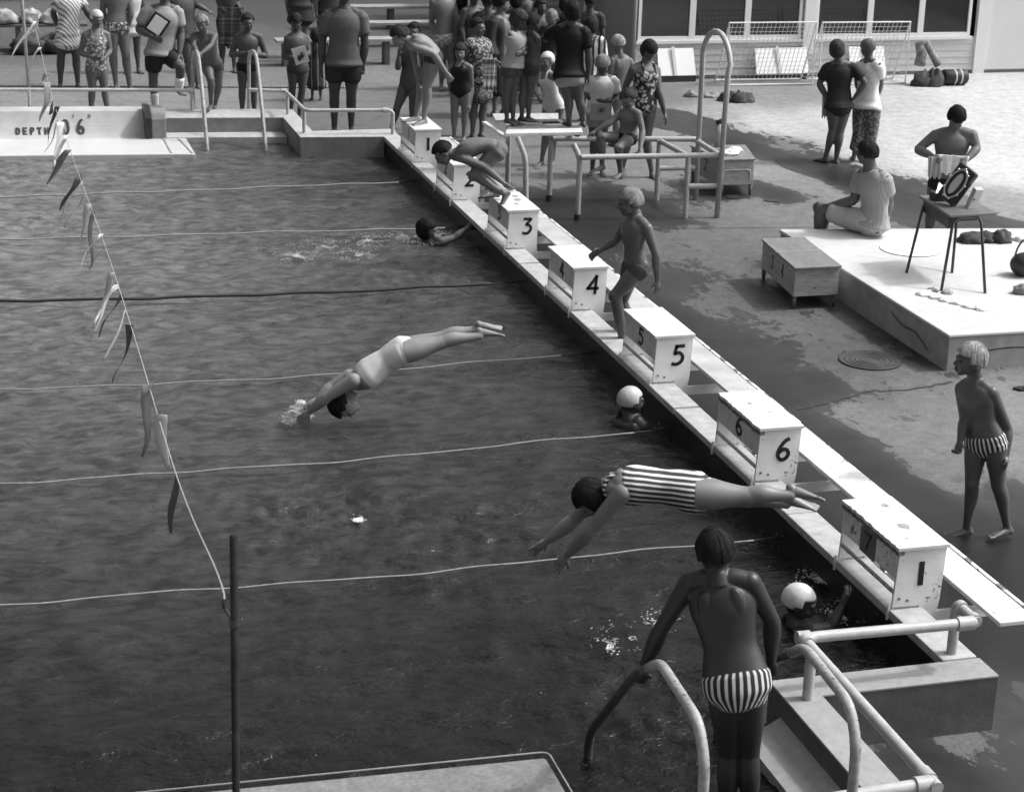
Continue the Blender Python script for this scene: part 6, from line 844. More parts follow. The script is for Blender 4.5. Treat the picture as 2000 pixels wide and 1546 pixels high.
{'id': 'X6', 'label': 'person in dark clothes standing far back behind the man in the grey shirt', 'H': 1.6, 'G': (0.721, 7.187, 0.0), 'J': {'hd': (0.721, 7.187, 1.48), 'nk': (0.721, 7.187, 1.304), 'sa': (0.553, 7.189, 1.272), 'sb': (0.889, 7.186, 1.272), 'ea': (0.505, 7.189, 1.008), 'eb': (0.937, 7.185, 1.008), 'wa': (0.512, 7.109, 0.784), 'wb': (0.928, 7.105, 0.784), 'ha': (0.638, 7.188, 0.816), 'hb': (0.804, 7.187, 0.816), 'ka': (0.633, 7.188, 0.44), 'kb': (0.809, 7.186, 0.44), 'aa': (0.625, 7.188, 0.072), 'ab': (0.817, 7.186, 0.072)}, 'F': (-0.009, -1.0, 0.0), 'Fd': (-0.009, -1.0, 0.0), 'toes': (-0.009, -1.0, 0.0), 'R': (0.983, -0.182, 0.0), 'vox': 0.011, 'skin': 0.073, 'hair': ('short', 0.02), 'cl': [('tshirt', 'plain', 0.03, 0.03), ('trousers', 'plain', 0.05, 0.05, 1.8)], 'hands': {}, 'mouth': '', 'girth': 1.08, 'props': []}]
TASKS = []
class Bl:
    """closed pieces that a voxel remesh fuses into one continuous skin"""
    def __init__(s): s.mb = MB()
    def loft(s, rings, seg=16):
        seg = max(seg, 34)
        """rings: (centre, half-axis a, half-axis b); ends are closed by domes of two shrunk rings"""
        R = list(rings)
        def dome(r0, r1):
            c, a, b = r0; d = (c-r1[0]).normalized(); k = (a.length+b.length)*.5
            return [(c+d*k*.30, a*.80, b*.80), (c+d*k*.46, a*.40, b*.40)]
        if len(R) > 2:
            Q = [R[0]]+R+[R[-1]]; out = []
            for i in range(1, len(Q)-2):
                for j in range(4):
                    t = j/4; out.append(tuple(.5*((2*b)+(c-a)*t+(2*a-5*b+4*c-d)*t*t+(3*b-a-3*c+d)*t**3) for a, b, c, d in zip(*Q[i-1:i+3])))
            R = out+[R[-1]]
        R = dome(R[0], R[min(3, len(R)-1)])[::-1]+R+dome(R[-1], R[max(-4, -len(R))])
        vs = []; fs = []; n = len(R)
        for c, a, b in R:
            for k in range(seg):
                t = 2*math.pi*k/seg; vs.append(c+a*math.cos(t)+b*math.sin(t))
        for i in range(n-1):
            for k in range(seg): fs.append((i*seg+k, i*seg+(k+1) % seg, (i+1)*seg+(k+1) % seg, (i+1)*seg+k))
        fs += [tuple(range(seg))[::-1], tuple((n-1)*seg+k for k in range(seg))]
        s.mb.add(vs, fs)
    def cap(s, pts, rs, seg=12, flat=None):
        seg = 28
        pts = [Vector(p) for p in pts]; R = []
        d0 = (pts[-1]-pts[0]).normalized(); a = Vector((0, 0, 1)) if abs(d0.z) < .9 else Vector((1, 0, 0))
        if flat is not None: a = flat
        for i, p in enumerate(pts):
            t = (pts[min(i+1, len(pts)-1)]-pts[max(i-1, 0)]).normalized()
            u = (a-t*a.dot(t)).normalized(); v = t.cross(u); R.append((p, u*rs[i], v*rs[i]))
        s.loft(R, seg)
    def ell(s, c, X, Y, Z, seg=20, rings=12, f=None):
        vs = []; fs = []
        for i in range(rings+1):
            th = math.pi*i/rings
            for k in range(seg):
                a = 2*math.pi*k/seg; d = Vector((math.sin(th)*math.cos(a), math.sin(th)*math.sin(a), math.cos(th)))
                q = 1 if f is None else f(d); vs.append(c+(X*d.x+Y*d.y+Z*d.z)*q)
        for i in range(rings):
            for k in range(seg): fs.append((i*seg+k, (i+1)*seg+k, (i+1)*seg+(k+1) % seg, i*seg+(k+1) % seg))
        s.mb.add(vs, fs)
def emit(bl, name, m, parent, vox, smooth=2, remesh=True):
    o0 = origin_of(parent)
    me = bpy.data.meshes.new(name); me.from_pydata([tuple(Vector(v)-o0) for v in bl.mb.v], [], bl.mb.f)
    bm = bmesh.new(); bm.from_mesh(me); bmesh.ops.remove_doubles(bm, verts=bm.verts, dist=1e-6); bmesh.ops.recalc_face_normals(bm, faces=bm.faces); bm.to_mesh(me); bm.free()
    o = link(name, me, parent, m)
    if remesh:
        md = o.modifiers.new('r', 'REMESH'); md.mode = 'VOXEL'; md.voxel_size = vox; md.use_smooth_shade = True
        md = o.modifiers.new('s', 'SMOOTH'); md.factor = .5; md.iterations = smooth
        TASKS.append(o)
    else:
        for p in me.polygons: p.use_smooth = True
    return o
def sstep(x, a, b):
    t = max(0, min(1, (x-a)/(b-a))); return t*t*(3-2*t)
SECT = [(-.16, .062, .052), (-.06, .090, .064), (.06, .096, .064), (.22, .086, .056), (.38, .076, .050), (.55, .083, .055), (.72, .094, .061), (.86, .088, .054), (.96, .058, .040), (1.05, .034, .032)]
def person(D):
    H = D['H']; J = {k: Vector(v) for k, v in D['J'].items()}; F = Vector(D['F']).normalized(); Fd = Vector(D['Fd']).normalized(); G = Vector(D['G']); vx = D['vox']; g = D['girth']
    root = thing('person', D['label'], 'person', tuple(G), D.get('group'))
    wet_ = D['id'] in ('P37', 'P36', 'P35', 'P39', 'P42', 'P43')
    sk = mat('skin_%03d%s' % (int(D['skin']*1000), '_wet' if wet_ else ''), D['skin'], .43 if wet_ else .55, .45 if wet_ else .35, nscale=9, namt=.12, bump=.12, bscale=35)
    hipc = (J['ha']+J['hb'])/2; shc = (J['sa']+J['sb'])/2; nk = J['nk']
    latH = (J['hb']-J['ha']); latS = (J['sb']-J['sa'])
    def good(v, w):
        return v.normalized() if v.length > 1e-4 else w
    latH = good(latH, Vector((1, 0, 0))); latS = good(latS, latH)
    # spine curve
    if 'sp' in J: P = [hipc, J['sp'], nk]
    else: P = [hipc, hipc.lerp(nk, .5)+F*.012*H, nk]
    def spine(t):
        a, b, c = P
        if t <= 0: return a+(b-a)*2*t*.9
        if t >= 1: return c+(c-b)*2*(t-1)
        # quadratic through the three points
        return a*(2*(t-.5)*(t-1))+b*(-4*t*(t-1))+c*(2*t*(t-.5))
    def frame(t):
        d = (spine(min(t, 1)+.05)-spine(max(t, 0)-.05)).normalized(); lat = latH.lerp(latS, sstep(t, .1, .8)).normalized()
        lat = (lat-d*lat.dot(d)).normalized(); f = lat.cross(d)
        if f.dot(F) < 0: f = -f
        return spine(t), lat, f, d
    sh_w = (J['sb']-J['sa']).length/2
    def ring(t, off=0, mul=1):
        for i in range(len(SECT)-1):
            if SECT[i][0] <= t <= SECT[i+1][0] or i == len(SECT)-2 or t < SECT[0][0]: break
        a, b = SECT[i], SECT[i+1]; k = max(0, min(1, (t-a[0])/(b[0]-a[0])))
        w = (a[1]+(b[1]-a[1])*k)*H*g; d_ = (a[2]+(b[2]-a[2])*k)*H*g
        c, lat, f, d = frame(t); return (c, lat*(w*mul+off), f*(d_*mul+off))
    B = Bl()
    B.loft([ring(s[0]) for s in SECT], 48)
    # shoulders, arms
    for s in 'ab':
        S, E, Wr = J['s'+s], J['e'+s], J['w'+s]
        B.cap([nk-(nk-shc)*.25, nk.lerp(S, .5)+(nk-hipc).normalized()*.004*H, S], [.034*H, .031*H*g, .029*H*g])
        B.cap([spine(.78)+(S-shc)*.45, S.lerp(E, .12)], [.045*H, .024*H])
        B.ell(S, Vector((.031*H*g, 0, 0)), Vector((0, .031*H*g, 0)), Vector((0, 0, .031*H*g)), 20, 12)
        B.cap([S, S.lerp(E, .4), E], [.031*H*g, .028*H*g, .0225*H*g])
        B.cap([E, E.lerp(Wr, .3), E.lerp(Wr, .75), Wr], [.0235*H*g, .0255*H*g, .0185*H*g, .0155*H])
        # hand
        hd_ = (Wr-E).normalized(); curl = D['hands'].get(s, .25)
        inn = (spine(.4)-Wr); n = (inn-hd_*inn.dot(hd_)).normalized()      # palm normal
        if curl >= .8: n = (F-hd_*F.dot(hd_)).normalized() if abs(F.dot(hd_)) < .9 else n
        sd = hd_.cross(n).normalized(); 
        if sd.dot(F) < 0 and curl < .8: sd = -sd
        if curl >= .8 and sd.dot(spine(.4)-Wr) < 0: sd = -sd
        hl = .102*H; pal = Wr+hd_*hl*.26
        B.loft([(Wr, sd*.0165*H, n*.013*H), (pal, sd*.0235*H, n*.0115*H), (Wr+hd_*hl*.50, sd*.0245*H, n*.010*H)], 12)
        for i, (o_, l_) in enumerate(((.0185, .42), (.0065, .48), (-.0060, .45), (-.0175, .36))):
            b0 = Wr+hd_*hl*.48+sd*o_*H; sp_ = sd*(o_*10 if curl < .5 else 0)
            a1 = curl*1.15; d1 = (hd_*math.cos(a1)+n*math.sin(a1)+sp_).normalized(); a2 = curl*2.3; d2 = (hd_*math.cos(a2)+n*math.sin(a2)+sp_).normalized(); a3 = curl*3.1; d3 = (hd_*math.cos(a3)+n*math.sin(a3)).normalized()
            l = l_*hl; r = max(.0056*H, .62*vx)
            p1 = b0+d1*l*.45; p2 = p1+d2*l*.32; p3 = p2+d3*l*.25
            B.cap([b0, p1, p2, p3], [r*1.1, r, r*.92, r*.75], 8)
        t0 = Wr+hd_*hl*.14+sd*.014*H; t1 = t0+(hd_*.55+sd*.7+n*.35).normalized()*hl*.24; t2 = t1+(hd_*.8+sd*.1+n*(.4+curl)).normalized()*hl*.22
        B.cap([t0, t1, t2], [.0085*H, .0070*H, max(.0055*H, .6*vx)], 8)
    # legs
    gg = .55+.45*g
    dn0 = Vector((0, 0, -1))
    for s in 'ab':
        Hp, K, A = J['h'+s], J['k'+s], J['a'+s]; sgn = -1 if s == 'a' else 1
        kf = (frame(.0)[2])
        B.cap([Hp+latH*sgn*.004*H, Hp.lerp(K, .35), Hp.lerp(K, .8), K, K.lerp(A, .10)], [.052*H*g, .049*H*g, .0375*H*gg, .0335*H*gg, .030*H*gg])
        sh = (A-K).normalized(); th = (K-Hp).normalized()
        bk = (-F-sh*(-F).dot(sh)); bk = bk.normalized() if bk.length > .2 else (th-sh*th.dot(sh)+Vector((0, 0, 1e-3))).normalized()
        B.cap([K.lerp(Hp, .08), K.lerp(A, .28)+bk*.010*H, K.lerp(A, .65)+bk*.003*H, A], [.0315*H*gg, .0335*H*gg, .0235*H*gg, .0185*H*gg])
        B.ell(K+(-bk)*.006*H, Vector((.028*H, 0, 0)), Vector((0, .028*H, 0)), Vector((0, 0, .03*H)), 12, 8)
        # buttock
        B.ell(Hp-kf*.016*H*g-(Hp-hipc)*.15, latH*.047*H*g, kf*.046*H*g, frame(0)[3]*.052*H*g, 14, 10)
        # foot
        T = Vector(D['toes']).normalized(); T = (T+latH*sgn*.12).normalized()
        if abs(sh.z) > .55 and 'toesfree' not in D: T = Vector((T.x, T.y, 0)).normalized()
        down = sh-T*sh.dot(T); down = down.normalized() if down.length > .15 else -kf; sdv = T.cross(down)
        heel = A+down*.026*H-T*.020*H
        B.ell(heel, T*.022*H, sdv*.018*H, down*.019*H, 12, 8)
        B.loft([(A+down*.006*H-T*.006*H, T*.024*H, sdv*.017*H), (A+down*.022*H+T*.004*H, T*.034*H, sdv*.019*H)], 12)
        B.loft([(A+down*.020*H, sdv*.019*H, down*.024*H), (A+down*.028*H+T*.050*H, sdv*.023*H, down*.0165*H), (A+down*.034*H+T*.088*H, sdv*.0255*H, down*.0105*H)], 14)
        for i in range(5):
            o_ = (-.020+.010*i)*H*sgn*-1; ln = (.030-.0035*i)*H; q = A+down*.036*H+T*.092*H+sdv*o_
            B.cap([q, q+T*ln], [max(.0062*H*(1.25 if i == 0 else 1), .6*vx)]*2, 8)
    # chest and back relief
    c, lat, f, d = frame(.74)
    for q in (-1, 1):
        B.ell(c+lat*q*.036*H+f*.033*H*g, lat*.038*H, f*.022*H, d*.034*H, 16, 10)
        B.ell(c+lat*q*.045*H-f*.042*H*g+d*.012*H, lat*.028*H, f*.015*H, d*.050*H, 20, 12)
        B.cap([frame(.15)[0]+lat*q*.020*H-f*.040*H*g, frame(.45)[0]+lat*q*.019*H-f*.036*H*g, frame(.85)[0]+lat*q*.018*H-f*.036*H*g], [.011*H, .012*H, .011*H])
    # neck and head
    HH = .142+.062*H; hd = J['hd']
    nd = (hd-nk).normalized()
    if abs(Fd.dot(nd)) > .93: nd = (nd*.5+(nk-spine(.8)).normalized()*.5+Vector((0, 0, .2))).normalized()
    U = (nd*.55+Vector((0, 0, .45))); U = (U-Fd*U.dot(Fd)).normalized(); R = Fd.cross(U).normalized()
    B.cap([nk-nd*.02*H, nk.lerp(hd, .5)-Fd*.010*H, hd-U*.12*HH-Fd*.10*HH], [.036*H*g, .0315*H*g, .031*H*g])
    B.cap([spine(.97)-f*.01*H, nk.lerp(hd, .4)-Fd*.02*H], [.042*H, .030*H])
    B.ell(hd+U*.09*HH-Fd*.06*HH, R*.335*HH, Fd*.405*HH, U*.40*HH)
    B.ell(hd-U*.10*HH+Fd*.10*HH, R*.275*HH, Fd*.285*HH, U*.34*HH)
    B.ell(hd-U*.37*HH+Fd*.20*HH, R*.13*HH, Fd*.12*HH, U*.10*HH, 12, 8)
    B.cap([hd+U*.07*HH+Fd*.33*HH-R*.17*HH, hd+U*.09*HH+Fd*.36*HH, hd+U*.07*HH+Fd*.33*HH+R*.17*HH], [.045*HH, .05*HH, .045*HH], 8)
    B.cap([hd+U*.03*HH+Fd*.37*HH, hd-U*.13*HH+Fd*.45*HH], [.03*HH, .055*HH], 8)
    for q in (-1, 1):
        B.ell(hd+R*q*.15*HH-U*.11*HH+Fd*.27*HH, R*.10*HH, Fd*.08*HH, U*.09*HH, 10, 8)
        B.ell(hd+R*q*.325*HH-U*.05*HH-Fd*.04*HH, R*.035*HH, Fd*.07*HH, U*.11*HH, 10, 8)
    B.cap([hd-U*.235*HH+Fd*.335*HH-R*.07*HH, hd-U*.235*HH+Fd*.365*HH, hd-U*.235*HH+Fd*.335*HH+R*.07*HH], [.03*HH, .04*HH, .03*HH], 8)
    body = emit(B, 'body', sk, root, vx, 4 if vx < .0065 else 2)
    dk = mat('eye_dark', .02, .2)
    for q in (-1, 1):
        e = Bl(); e.ell(hd+R*q*.145*HH+U*.005*HH+Fd*.325*HH, R*.048*HH, Fd*.030*HH, U*.022*HH, 10, 6); emit(e, 'eye', dk, root, vx, remesh=False)
    e = Bl()
    if D['mouth'] == 'open': e.ell(hd-U*.25*HH+Fd*.36*HH, R*.085*HH, Fd*.05*HH, U*.095*HH, 12, 8)
    else: e.ell(hd-U*.235*HH+Fd*.385*HH, R*.09*HH, Fd*.02*HH, U*.010*HH, 10, 6)
    emit(e, 'mouth', mat('mouth_dark', .015 if D['mouth'] else .05, .4), root, vx, remesh=False)
    # hair or cap
    st, tone = D['hair']; seed = hash_(D['id'])
    cap_ = st == 'cap'; big = {'short': 1.06, 'bowl': 1.12, 'bob': 1.12, 'cap': 1.02}[st]
    hc = hd+U*.10*HH-Fd*.06*HH
    def hf(dv):
        x, y, z = dv.x, dv.y, dv.z           # R, F, U
        r = big
        if not cap_: an_ = math.atan2(y, x); r *= 1+.03*noise.noise(Vector((x*2.5+seed, y*2.5, z*2.5)))+.035*noise.noise(Vector((math.cos(an_)*6+seed, math.sin(an_)*6, z*1.2)))+.03*noise.noise(Vector((math.cos(an_)*17+seed, math.sin(an_)*17, z*1.6)))
        else: r *= 1+.012*noise.noise(Vector((x*6+seed, y*6, z*3)))
        low = {'short': -.30, 'bowl': -.45, 'bob': -.92, 'cap': -.42}[st]
        hair_line = {'short': .42, 'bowl': .24, 'bob': .22, 'cap': .30}[st]+.05*noise.noise(Vector((x*5, 0, seed)))
        front = sstep(y, .30, .55)*(1-sstep(z, hair_line-.10, hair_line+.08))
        side = sstep(y, -.25, .15)*(1-sstep(y, .3, .6))*(1-sstep(z, (-.05 if st in ('short',) else -.25)-.08, (-.05 if st in ('short',) else -.25)+.10)) if st != 'bob' else sstep(y, .35, .6)*(1-sstep(z, -.1, .1))
        nape = 1-sstep(z, low-.14, low+.04)
        k = max(front, side, nape)
        if st == 'bob' and z < -.2: r *= 1+.13*(-z)
        return r*(1-.32*k)
    e = Bl(); e.ell(hc, R*.375*HH, Fd*.445*HH, U*.435*HH, 80, 44, hf)
    hm = mat('hair_%03d%s' % (int(tone*1000), st == 'cap'), tone, .7 if not cap_ else .38, .18 if not cap_ else .3, nscale=5 if cap_ else 20, namt=.08 if cap_ else .5, stretch=(4, 4, .8), bump=.15 if cap_ else 1.0, bscale=60 if not cap_ else 12)
    if not cap_:
        rg = random.Random(seed); ns = 620 if vx < .0075 else 170; wd0 = .0022 if vx < .0075 else .0050
        X_, Y_, Z_ = R*.375*HH, Fd*.445*HH, U*.435*HH
        for _ in range(ns):
            a0 = rg.uniform(0, 2*math.pi); th0 = rg.uniform(.05, 1.2)
            aim = {'short': 1.75, 'bowl': 1.95, 'bob': 2.5}[st]*rg.uniform(.8, 1.08); L_ = rg.uniform(.5, 1.0); tw = rg.uniform(-.25, .25)
            th1 = min(aim, th0+L_); pv = []
            for q_ in range(5):
                f_ = q_/4; th = th0+(th1-th0)*f_; a_ = a0+tw*f_
                dv = Vector((math.sin(th)*math.cos(a_), math.sin(th)*math.sin(a_), math.cos(th)))
                rr_ = hf(dv)
                if rr_ < big*.93 and q_ > 1: break
                pv.append((hc+(X_*dv.x+Y_*dv.y+Z_*dv.z)*(max(rr_, big*.9)+rg.uniform(.0, .035)), a_))
            if len(pv) < 3: continue
            vs_ = []
            for q_, (p_, a_) in enumerate(pv):
                w_ = wd0*(1-.7*q_/(len(pv)-1)); s_ = (-X_.normalized()*math.sin(a_)+Y_.normalized()*math.cos(a_))*w_; vs_ += [p_-s_, p_+s_]
            e.mb.add(vs_, [(2*i, 2*i+1, 2*i+3, 2*i+2) for i in range(len(pv)-1)])
    emit(e, 'bathing_cap' if cap_ else 'hair', hm, root, vx, remesh=False)
    # clothing
    off = max(.009, .9*vx)
    DN = frame(0)[3]
    for ci, c_ in enumerate(D['cl']):
        kind, pat, a, b_ = c_[:4]; ex = c_[4] if len(c_) > 4 else 0; e = Bl()
        latv = tuple(latS)
        pats = {'plain': None, 'floral': ('floral', 26, a, b_), 'floral2': ('floral', 20, a, b_), 'check': ('check', 8, a, b_), 'stripe': ('stripe', latv, .09, .12, a, b_), 'stripe2': ('stripe', latv, .075, .55, a, b_),
                'stripev': ('angstripe', tuple(hipc-G), tuple(latH), tuple(frame(.05)[2]), 26, .42, a, b_), 'stripeh': ('stripe', tuple(frame(.4)[2]), .030, .42, a, b_), 'ribs': ('stripe', latv, .022, .3, a, b_)}[pat]
        cm = mat('cloth_%s_%d_%d_%s' % (pat, int(a*1000), int(b_*1000), D['id'] if pats else ''), a, .75, .25, nscale=18 if not pats else None, namt=.10, pattern=pats, bump=.4, bscale=18)
        def legs(f, o2, flare=0):
            for s in 'ab':
                Hp, K, A = J['h'+s], J['k'+s], J['a'+s]
                if f <= 1: e.cap([Hp, Hp.lerp(K, f*.5), Hp.lerp(K, f)], [.052*H*g+o2, .050*H*g+o2+flare*.5, (.050-.014*f)*H*g+o2+flare])
                else:
                    e.cap([Hp, Hp.lerp(K, .5), K], [.052*H*g+o2, .048*H*g+o2, .038*H*g+o2]); e.cap([K, K.lerp(A, (f-1)*.5), K.lerp(A, f-1)], [.038*H+o2, .037*H+o2, .030*H+o2+flare])
        def hips(o2, t1):
            ts = [-.14, -.06, .02, .08]; ts = [t for t in ts if t < t1-.02]+[t1]
            e.loft([ring(t, o2) for t in ts], 20)
            fr = frame(0)
            for s, q in (('a', -1), ('b', 1)): e.ell(J['h'+s]-fr[2]*.014*H*g-(J['h'+s]-hipc)*.25, latH*(.046*H*g+o2), fr[2]*(.046*H*g+o2), fr[3]*(.052*H*g+o2*.6), 24, 16)
        if kind == 'trunks': hips(off, .10); legs(ex or .15, off)
        elif kind == 'shorts': hips(off*1.4, .20); legs(ex, off*1.6, .012)
        elif kind == 'trousers': hips(off*1.4, .20); legs(ex, off*2.2, .012)
        elif kind == 'swimsuit':
            hips(off, .2); e.loft([ring(t, off) for t in (.0, .12, .25, .38, .5, .6, .7, .80)], 20)
            legs(.05, off*.6)
            c7, l7, f7, d7 = frame(.78); c9, l9, f9, d9 = frame(.99)
            for q in (-1, 1):
                e.cap([c7+l7*q*.050*H+f7*.052*H*g, c9+l9*q*.050*H+f9*.030*H*g, c9+l9*q*.052*H+d9*.018*H, c9+l9*q*.048*H-f9*.032*H*g, c7+l7*q*.042*H-f7*.050*H*g], [.010*H]*5, 8)
        elif kind in ('tshirt', 'shirt', 'tunic'):
            lo = -.10 if kind != 'tunic' else -.14
            e.loft([(ring(lo)[0],)+tuple(v*1.20+v.normalized()*off*2.4 for v in ring(lo)[1:])]+[(ring(0)[0],)+tuple(v*1.14+v.normalized()*off*2.2 for v in ring(0)[1:])]+[ring(t, off*1.9+.003) for t in ( .12, .25, .4, .55, .7, .84)]+[ring(.93, off*1.6)], 20)
            if kind == 'tshirt' or kind == 'tunic': e.loft([ring(t, off) for t in (.9, .97)], 16)
            else:
                for q in (-1, 1): e.cap([nk+latS*q*.030*H+F*.030*H, nk+latS*q*.036*H-F*.02*H], [.014*H, .014*H], 8)
            for s in 'ab':
                if len(c_) > 5 or kind != 'tunic' or pat == 'check':
                    S, E = J['s'+s], J['e'+s]; e.cap([nk.lerp(S, .35)-(nk-hipc).normalized()*.012*H, S], [.036*H, .034*H*g+off]); e.cap([S, S.lerp(E, .6)], [.036*H*g+off, .033*H*g+off*1.9])
                else:
                    S = J['s'+s]; e.cap([nk.lerp(S, .35)-(nk-hipc).normalized()*.012*H, S], [.036*H, .033*H*g+off*.8])
            if kind == 'tunic':
                f_ = ex or .4; a0 = ring(-.02, off*2); k_ = (J['ka']+J['kb'])/2; q_ = hipc.lerp(k_, f_)
                e.loft([ring(.2, off*1.6), a0, (q_, a0[1]*1.22, a0[2]*1.35)], 20)
        elif kind in ('skirt',):
            a0 = ring(.15, off*1.5); a1 = ring(0, off*2); k_ = (J['ka']+J['kb'])/2; q_ = hipc.lerp(k_, ex); e.loft([a0, a1, (q_, a1[1]*1.12, a1[2]*1.3)], 20)
        elif kind == 'robe' or kind == 'openrobe':
            k_ = (J['ka']+J['kb'])/2; A_ = (J['aa']+J['ab'])/2; q_ = hipc.lerp(k_, min(1, ex*1.6)) if ex < .62 else k_.lerp(A_, (ex-.5)*1.0)
            for s, q in (('a', -1), ('b', 1)):
                S, E, W_ = J['s'+s], J['e'+s], J['w'+s]; e.cap([nk.lerp(S, .4)-(nk-hipc).normalized()*.01*H, S], [.036*H, .036*H*g+off]); e.cap([S, E, E.lerp(W_, .75)], [.040*H+off, .036*H+off, .034*H+off])
            rr = [ring(t, off*2.2) for t in (.93, .84, .7, .5, .3, .1, 0)]; a1 = rr[-1]; rr.append((hipc.lerp(q_, .5), a1[1]*1.1, a1[2]*1.25)); rr.append((q_, a1[1]*1.18, a1[2]*1.4))
            if kind == 'robe': e.loft(rr, 20)
            else:
                for q in (-1, 1): e.loft([(c1+l1*q*.52-f1*.10, l1*.50, f1*1.0) for c1, l1, f1 in rr], 16)
                e.loft([(c1-f1*.45, l1*.98, f1*.65) for c1, l1, f1 in rr], 16)
        elif kind == 'towelwrap':
            e.loft([ring(t, off*1.1) for t in (.5, .6, .7, .8, .9)], 20)
            for s in 'ab': S, E = J['s'+s], J['e'+s]; e.cap([nk.lerp(S, .4), S, S.lerp(E, .35)], [.036*H, .037*H, .034*H])
        nm = {'trunks': 'swim_trunks', 'shorts': 'shorts', 'trousers': 'trousers', 'swimsuit': 'swimsuit', 'tshirt': 't_shirt', 'shirt': 'shirt', 'tunic': 'tunic', 'skirt': 'skirt', 'robe': 'robe', 'openrobe': 'robe', 'towelwrap': 'shoulder_towel'}[kind]
        emit(e, nm, cm, root, vx, 3)
    if 'bandage' in D['props']:
        e = Bl(); K, A = J['kb'], J['ab']; e.cap([K.lerp(A, .55), K.lerp(A, 1.1)], [.036*H, .034*H]); emit(e, 'bandage', mat('white_cloth', .8), root, vx, 1)
        e = Bl(); K, A = J['ka'], J['aa']; e.cap([K.lerp(A, .6), K.lerp(A, 1.05)], [.034*H, .026*H]); emit(e, 'sock', mat('sock', .5, .8), root, vx, 1)
    return root
def hash_(s): return sum(ord(ch)*(i+3) for i, ch in enumerate(s)) % 97
for D_ in PEOPLE: person(D_)
def apply_tasks():
    dg = bpy.context.evaluated_depsgraph_get(); dg.update()
    for o in TASKS:
        me = bpy.data.meshes.new_from_object(o.evaluated_get(dg)); old = o.data; o.modifiers.clear(); nm = old.name; mt = old.materials[0]
        o.data = me; bpy.data.meshes.remove(old); me.name = nm
        if not len(me.materials): me.materials.append(mt)
        for p in me.polygons: p.use_smooth = True
apply_tasks()
PD = {d['id']: d for d in PEOPLE}
# ------------------------------------------------------------------ things people hold
def card(name, label, cat, c, R, U, w_, h_, m, th=.004, ang=0, extra=None):
    c = Vector(c); R = Vector(R).normalized(); U = Vector(U).normalized(); N_ = R.cross(U).normalized(); ca, sa_ = math.cos(ang), math.sin(ang); R2 = R*ca+U*sa_; U2 = U*ca-R*sa_
    t = thing(name, label, cat, tuple(c))
    def q(w_, h_, d0, d1): return [c+R2*i*w_/2+U2*j*h_/2+N_*d for d in (d0, d1) for i, j in ((-1, -1), (1, -1), (1, 1), (-1, 1))]
    if extra: MB().hexa(q(w_*1.35, h_*1.25, -.008, -.001)).build('board', extra, t)
    MB().hexa(q(w_, h_, 0, th)).build('sheet', m, t)
    return t
def hold(pid, l=.5, fwd=.06):
    D = PD[pid]; a, b = Vector(D['J']['wa']), Vector(D['J']['wb']); return a.lerp(b, l)+Vector(D['F'])*fwd, Vector(D['R'])
c_, r_ = hold('P4', .0, .06); card('clipboard', "black clipboard with a white sheet against the T-shirt man's chest", 'clipboard', c_+Vector((.06, 0, .17)), r_, (0, -.1, 1), .19, .23, mat('paper', .78, .6), .004, -.6, M_BLACK)
c_, r_ = hold('P10', .5, .05); card('paper', 'folded white paper held by the boy behind the stepped handrail', 'paper', c_+Vector((0, 0, .02)), r_, (0, -.3, 1), .19, .25, mat('paper', .78, .6), .004, .3)
c_, r_ = hold('P26', .3, .05); card('board', 'plain grey card held low by the fair-haired boy in the polo shirt', 'card', c_+Vector((-.05, 0, -.10)), r_, (0, -.2, 1), .25, .22, mat('grey_card', .30, .6), .005, 0)
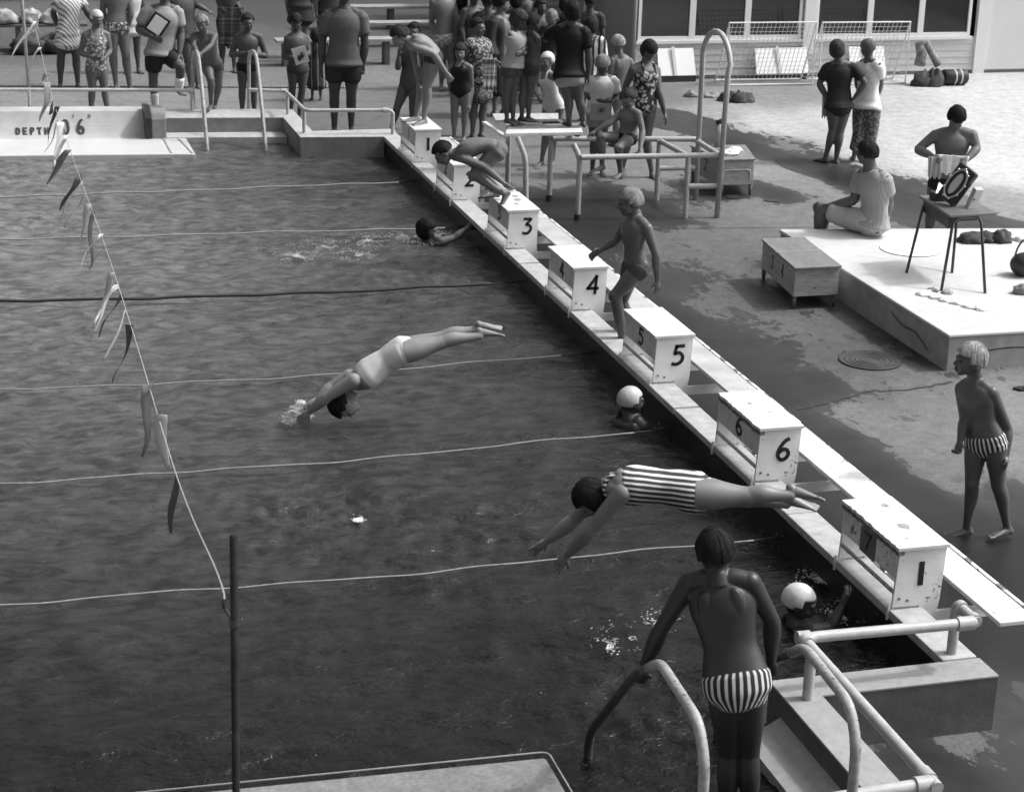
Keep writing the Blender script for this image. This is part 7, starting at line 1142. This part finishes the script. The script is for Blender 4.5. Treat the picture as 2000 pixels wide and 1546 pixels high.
def drape(name, label, top, R, w_, ln, m, seed=0, fwd=(0, -.03, 0), cat='towel', taper=0):
    """hanging cloth: a rippled solid sheet from a top edge"""
    top = Vector(top); R = Vector(R).normalized(); f = Vector(fwd); n, k = 14, 12; N_ = R.cross(Vector((0, 0, 1))).normalized(); vs = []
    for j in range(k+1):
        v = j/k
        for i in range(n+1):
            u = i/n-.5; p = top+R*u*w_*(1-taper*v)+Vector((0, 0, -1))*ln*v*(1+.06*math.sin(i*1.3+seed))+f*v+N_*(.020*math.sin(u*19+seed+v*2)*(.4+v)+.012*math.sin(u*37+seed))
            vs.append(p)
    m0 = len(vs); vs += [p+N_*.008 for p in vs]; fs = []
    for j in range(k):
        for i in range(n):
            a = j*(n+1)+i; fs += [(a, a+1, a+n+2, a+n+1), (m0+a, m0+a+n+1, m0+a+n+2, m0+a+1)]
    for i in range(n): fs += [(i, m0+i, m0+i+1, i+1), (k*(n+1)+i, k*(n+1)+i+1, m0+k*(n+1)+i+1, m0+k*(n+1)+i)]
    for j in range(k): a = j*(n+1); fs += [(a, a+n+1, m0+a+n+1, m0+a), (a+n, m0+a+n, m0+a+2*n+1, a+2*n+1)]
    t = thing(name, label, cat, tuple(top)); MB().add(vs, fs).build('cloth', m, t, smooth=True); return t
D_ = PD['P7']; c_, r_ = hold('P7', .5, .06); drape('towel', 'dark towel with fine pale stripes held up at the top of the crowd', c_+Vector((0, 0, .02)), r_, .40, .60, mat('striped_towel', .03, .8, pattern=('multi', (0, 0, 1), .05, .015, .10)), 1)
c_, r_ = hold('P17', 1, .08); drape('towel', 'white towel with dark bands over the arm of the girl in the patterned jacket', c_+Vector((.04, 0, .14)), r_, .17, .42, mat('banded_towel', .6, .8, pattern=('multi', (0, 0, 1), .09, .15, .75)), 2)
c_, r_ = hold('P9', 1, .0); drape('towel', 'white towel hanging beside the dark flared dress at the top', c_+Vector((.03, -.05, .55)), r_, .10, .75, M_CL, 3)
c_, r_ = hold('P33', .5, .04); drape('towel', 'bright white towel bunched in the hands of the man behind the desk', c_+Vector((.02, 0, .05)), r_, .34, .20, M_CL, 4, taper=.3)
c_, r_ = hold('P33', 0, .05); drape('towel', 'grey end of cloth hanging from the right hand of the man behind the desk', c_+Vector((-.01, 0, .02)), r_, .14, .22, mat('greyer_cloth', .45, .8), 5)
c_, r_ = hold('P31', 0, .02); drape('towel', 'pale cloth hanging from the left arm of the girl in the dark top', c_+Vector((-.03, .02, .10)), r_, .09, .32, mat('greyer_cloth', .45, .8), 6)
# flip-flop foot at the right edge
t = thing('sandal', 'dark flip-flop sandal on the deck at the right edge of the picture', 'sandal', (3.42, -10.28, 0))
MB().prism([(3.34+.0, -10.33), (3.30, -10.27), (3.36, -10.24), (3.56, -10.26), (3.58, -10.32), (3.5, -10.35)], 'z', .004, .02).build('sole', M_BLACK, t, bevel=.004)
MB().tube(arc_path([(3.44, -10.34, .02), (3.38, -10.30, .05), (3.45, -10.26, .02)], .03), .005, 6).build('strap', M_BLACK, t)
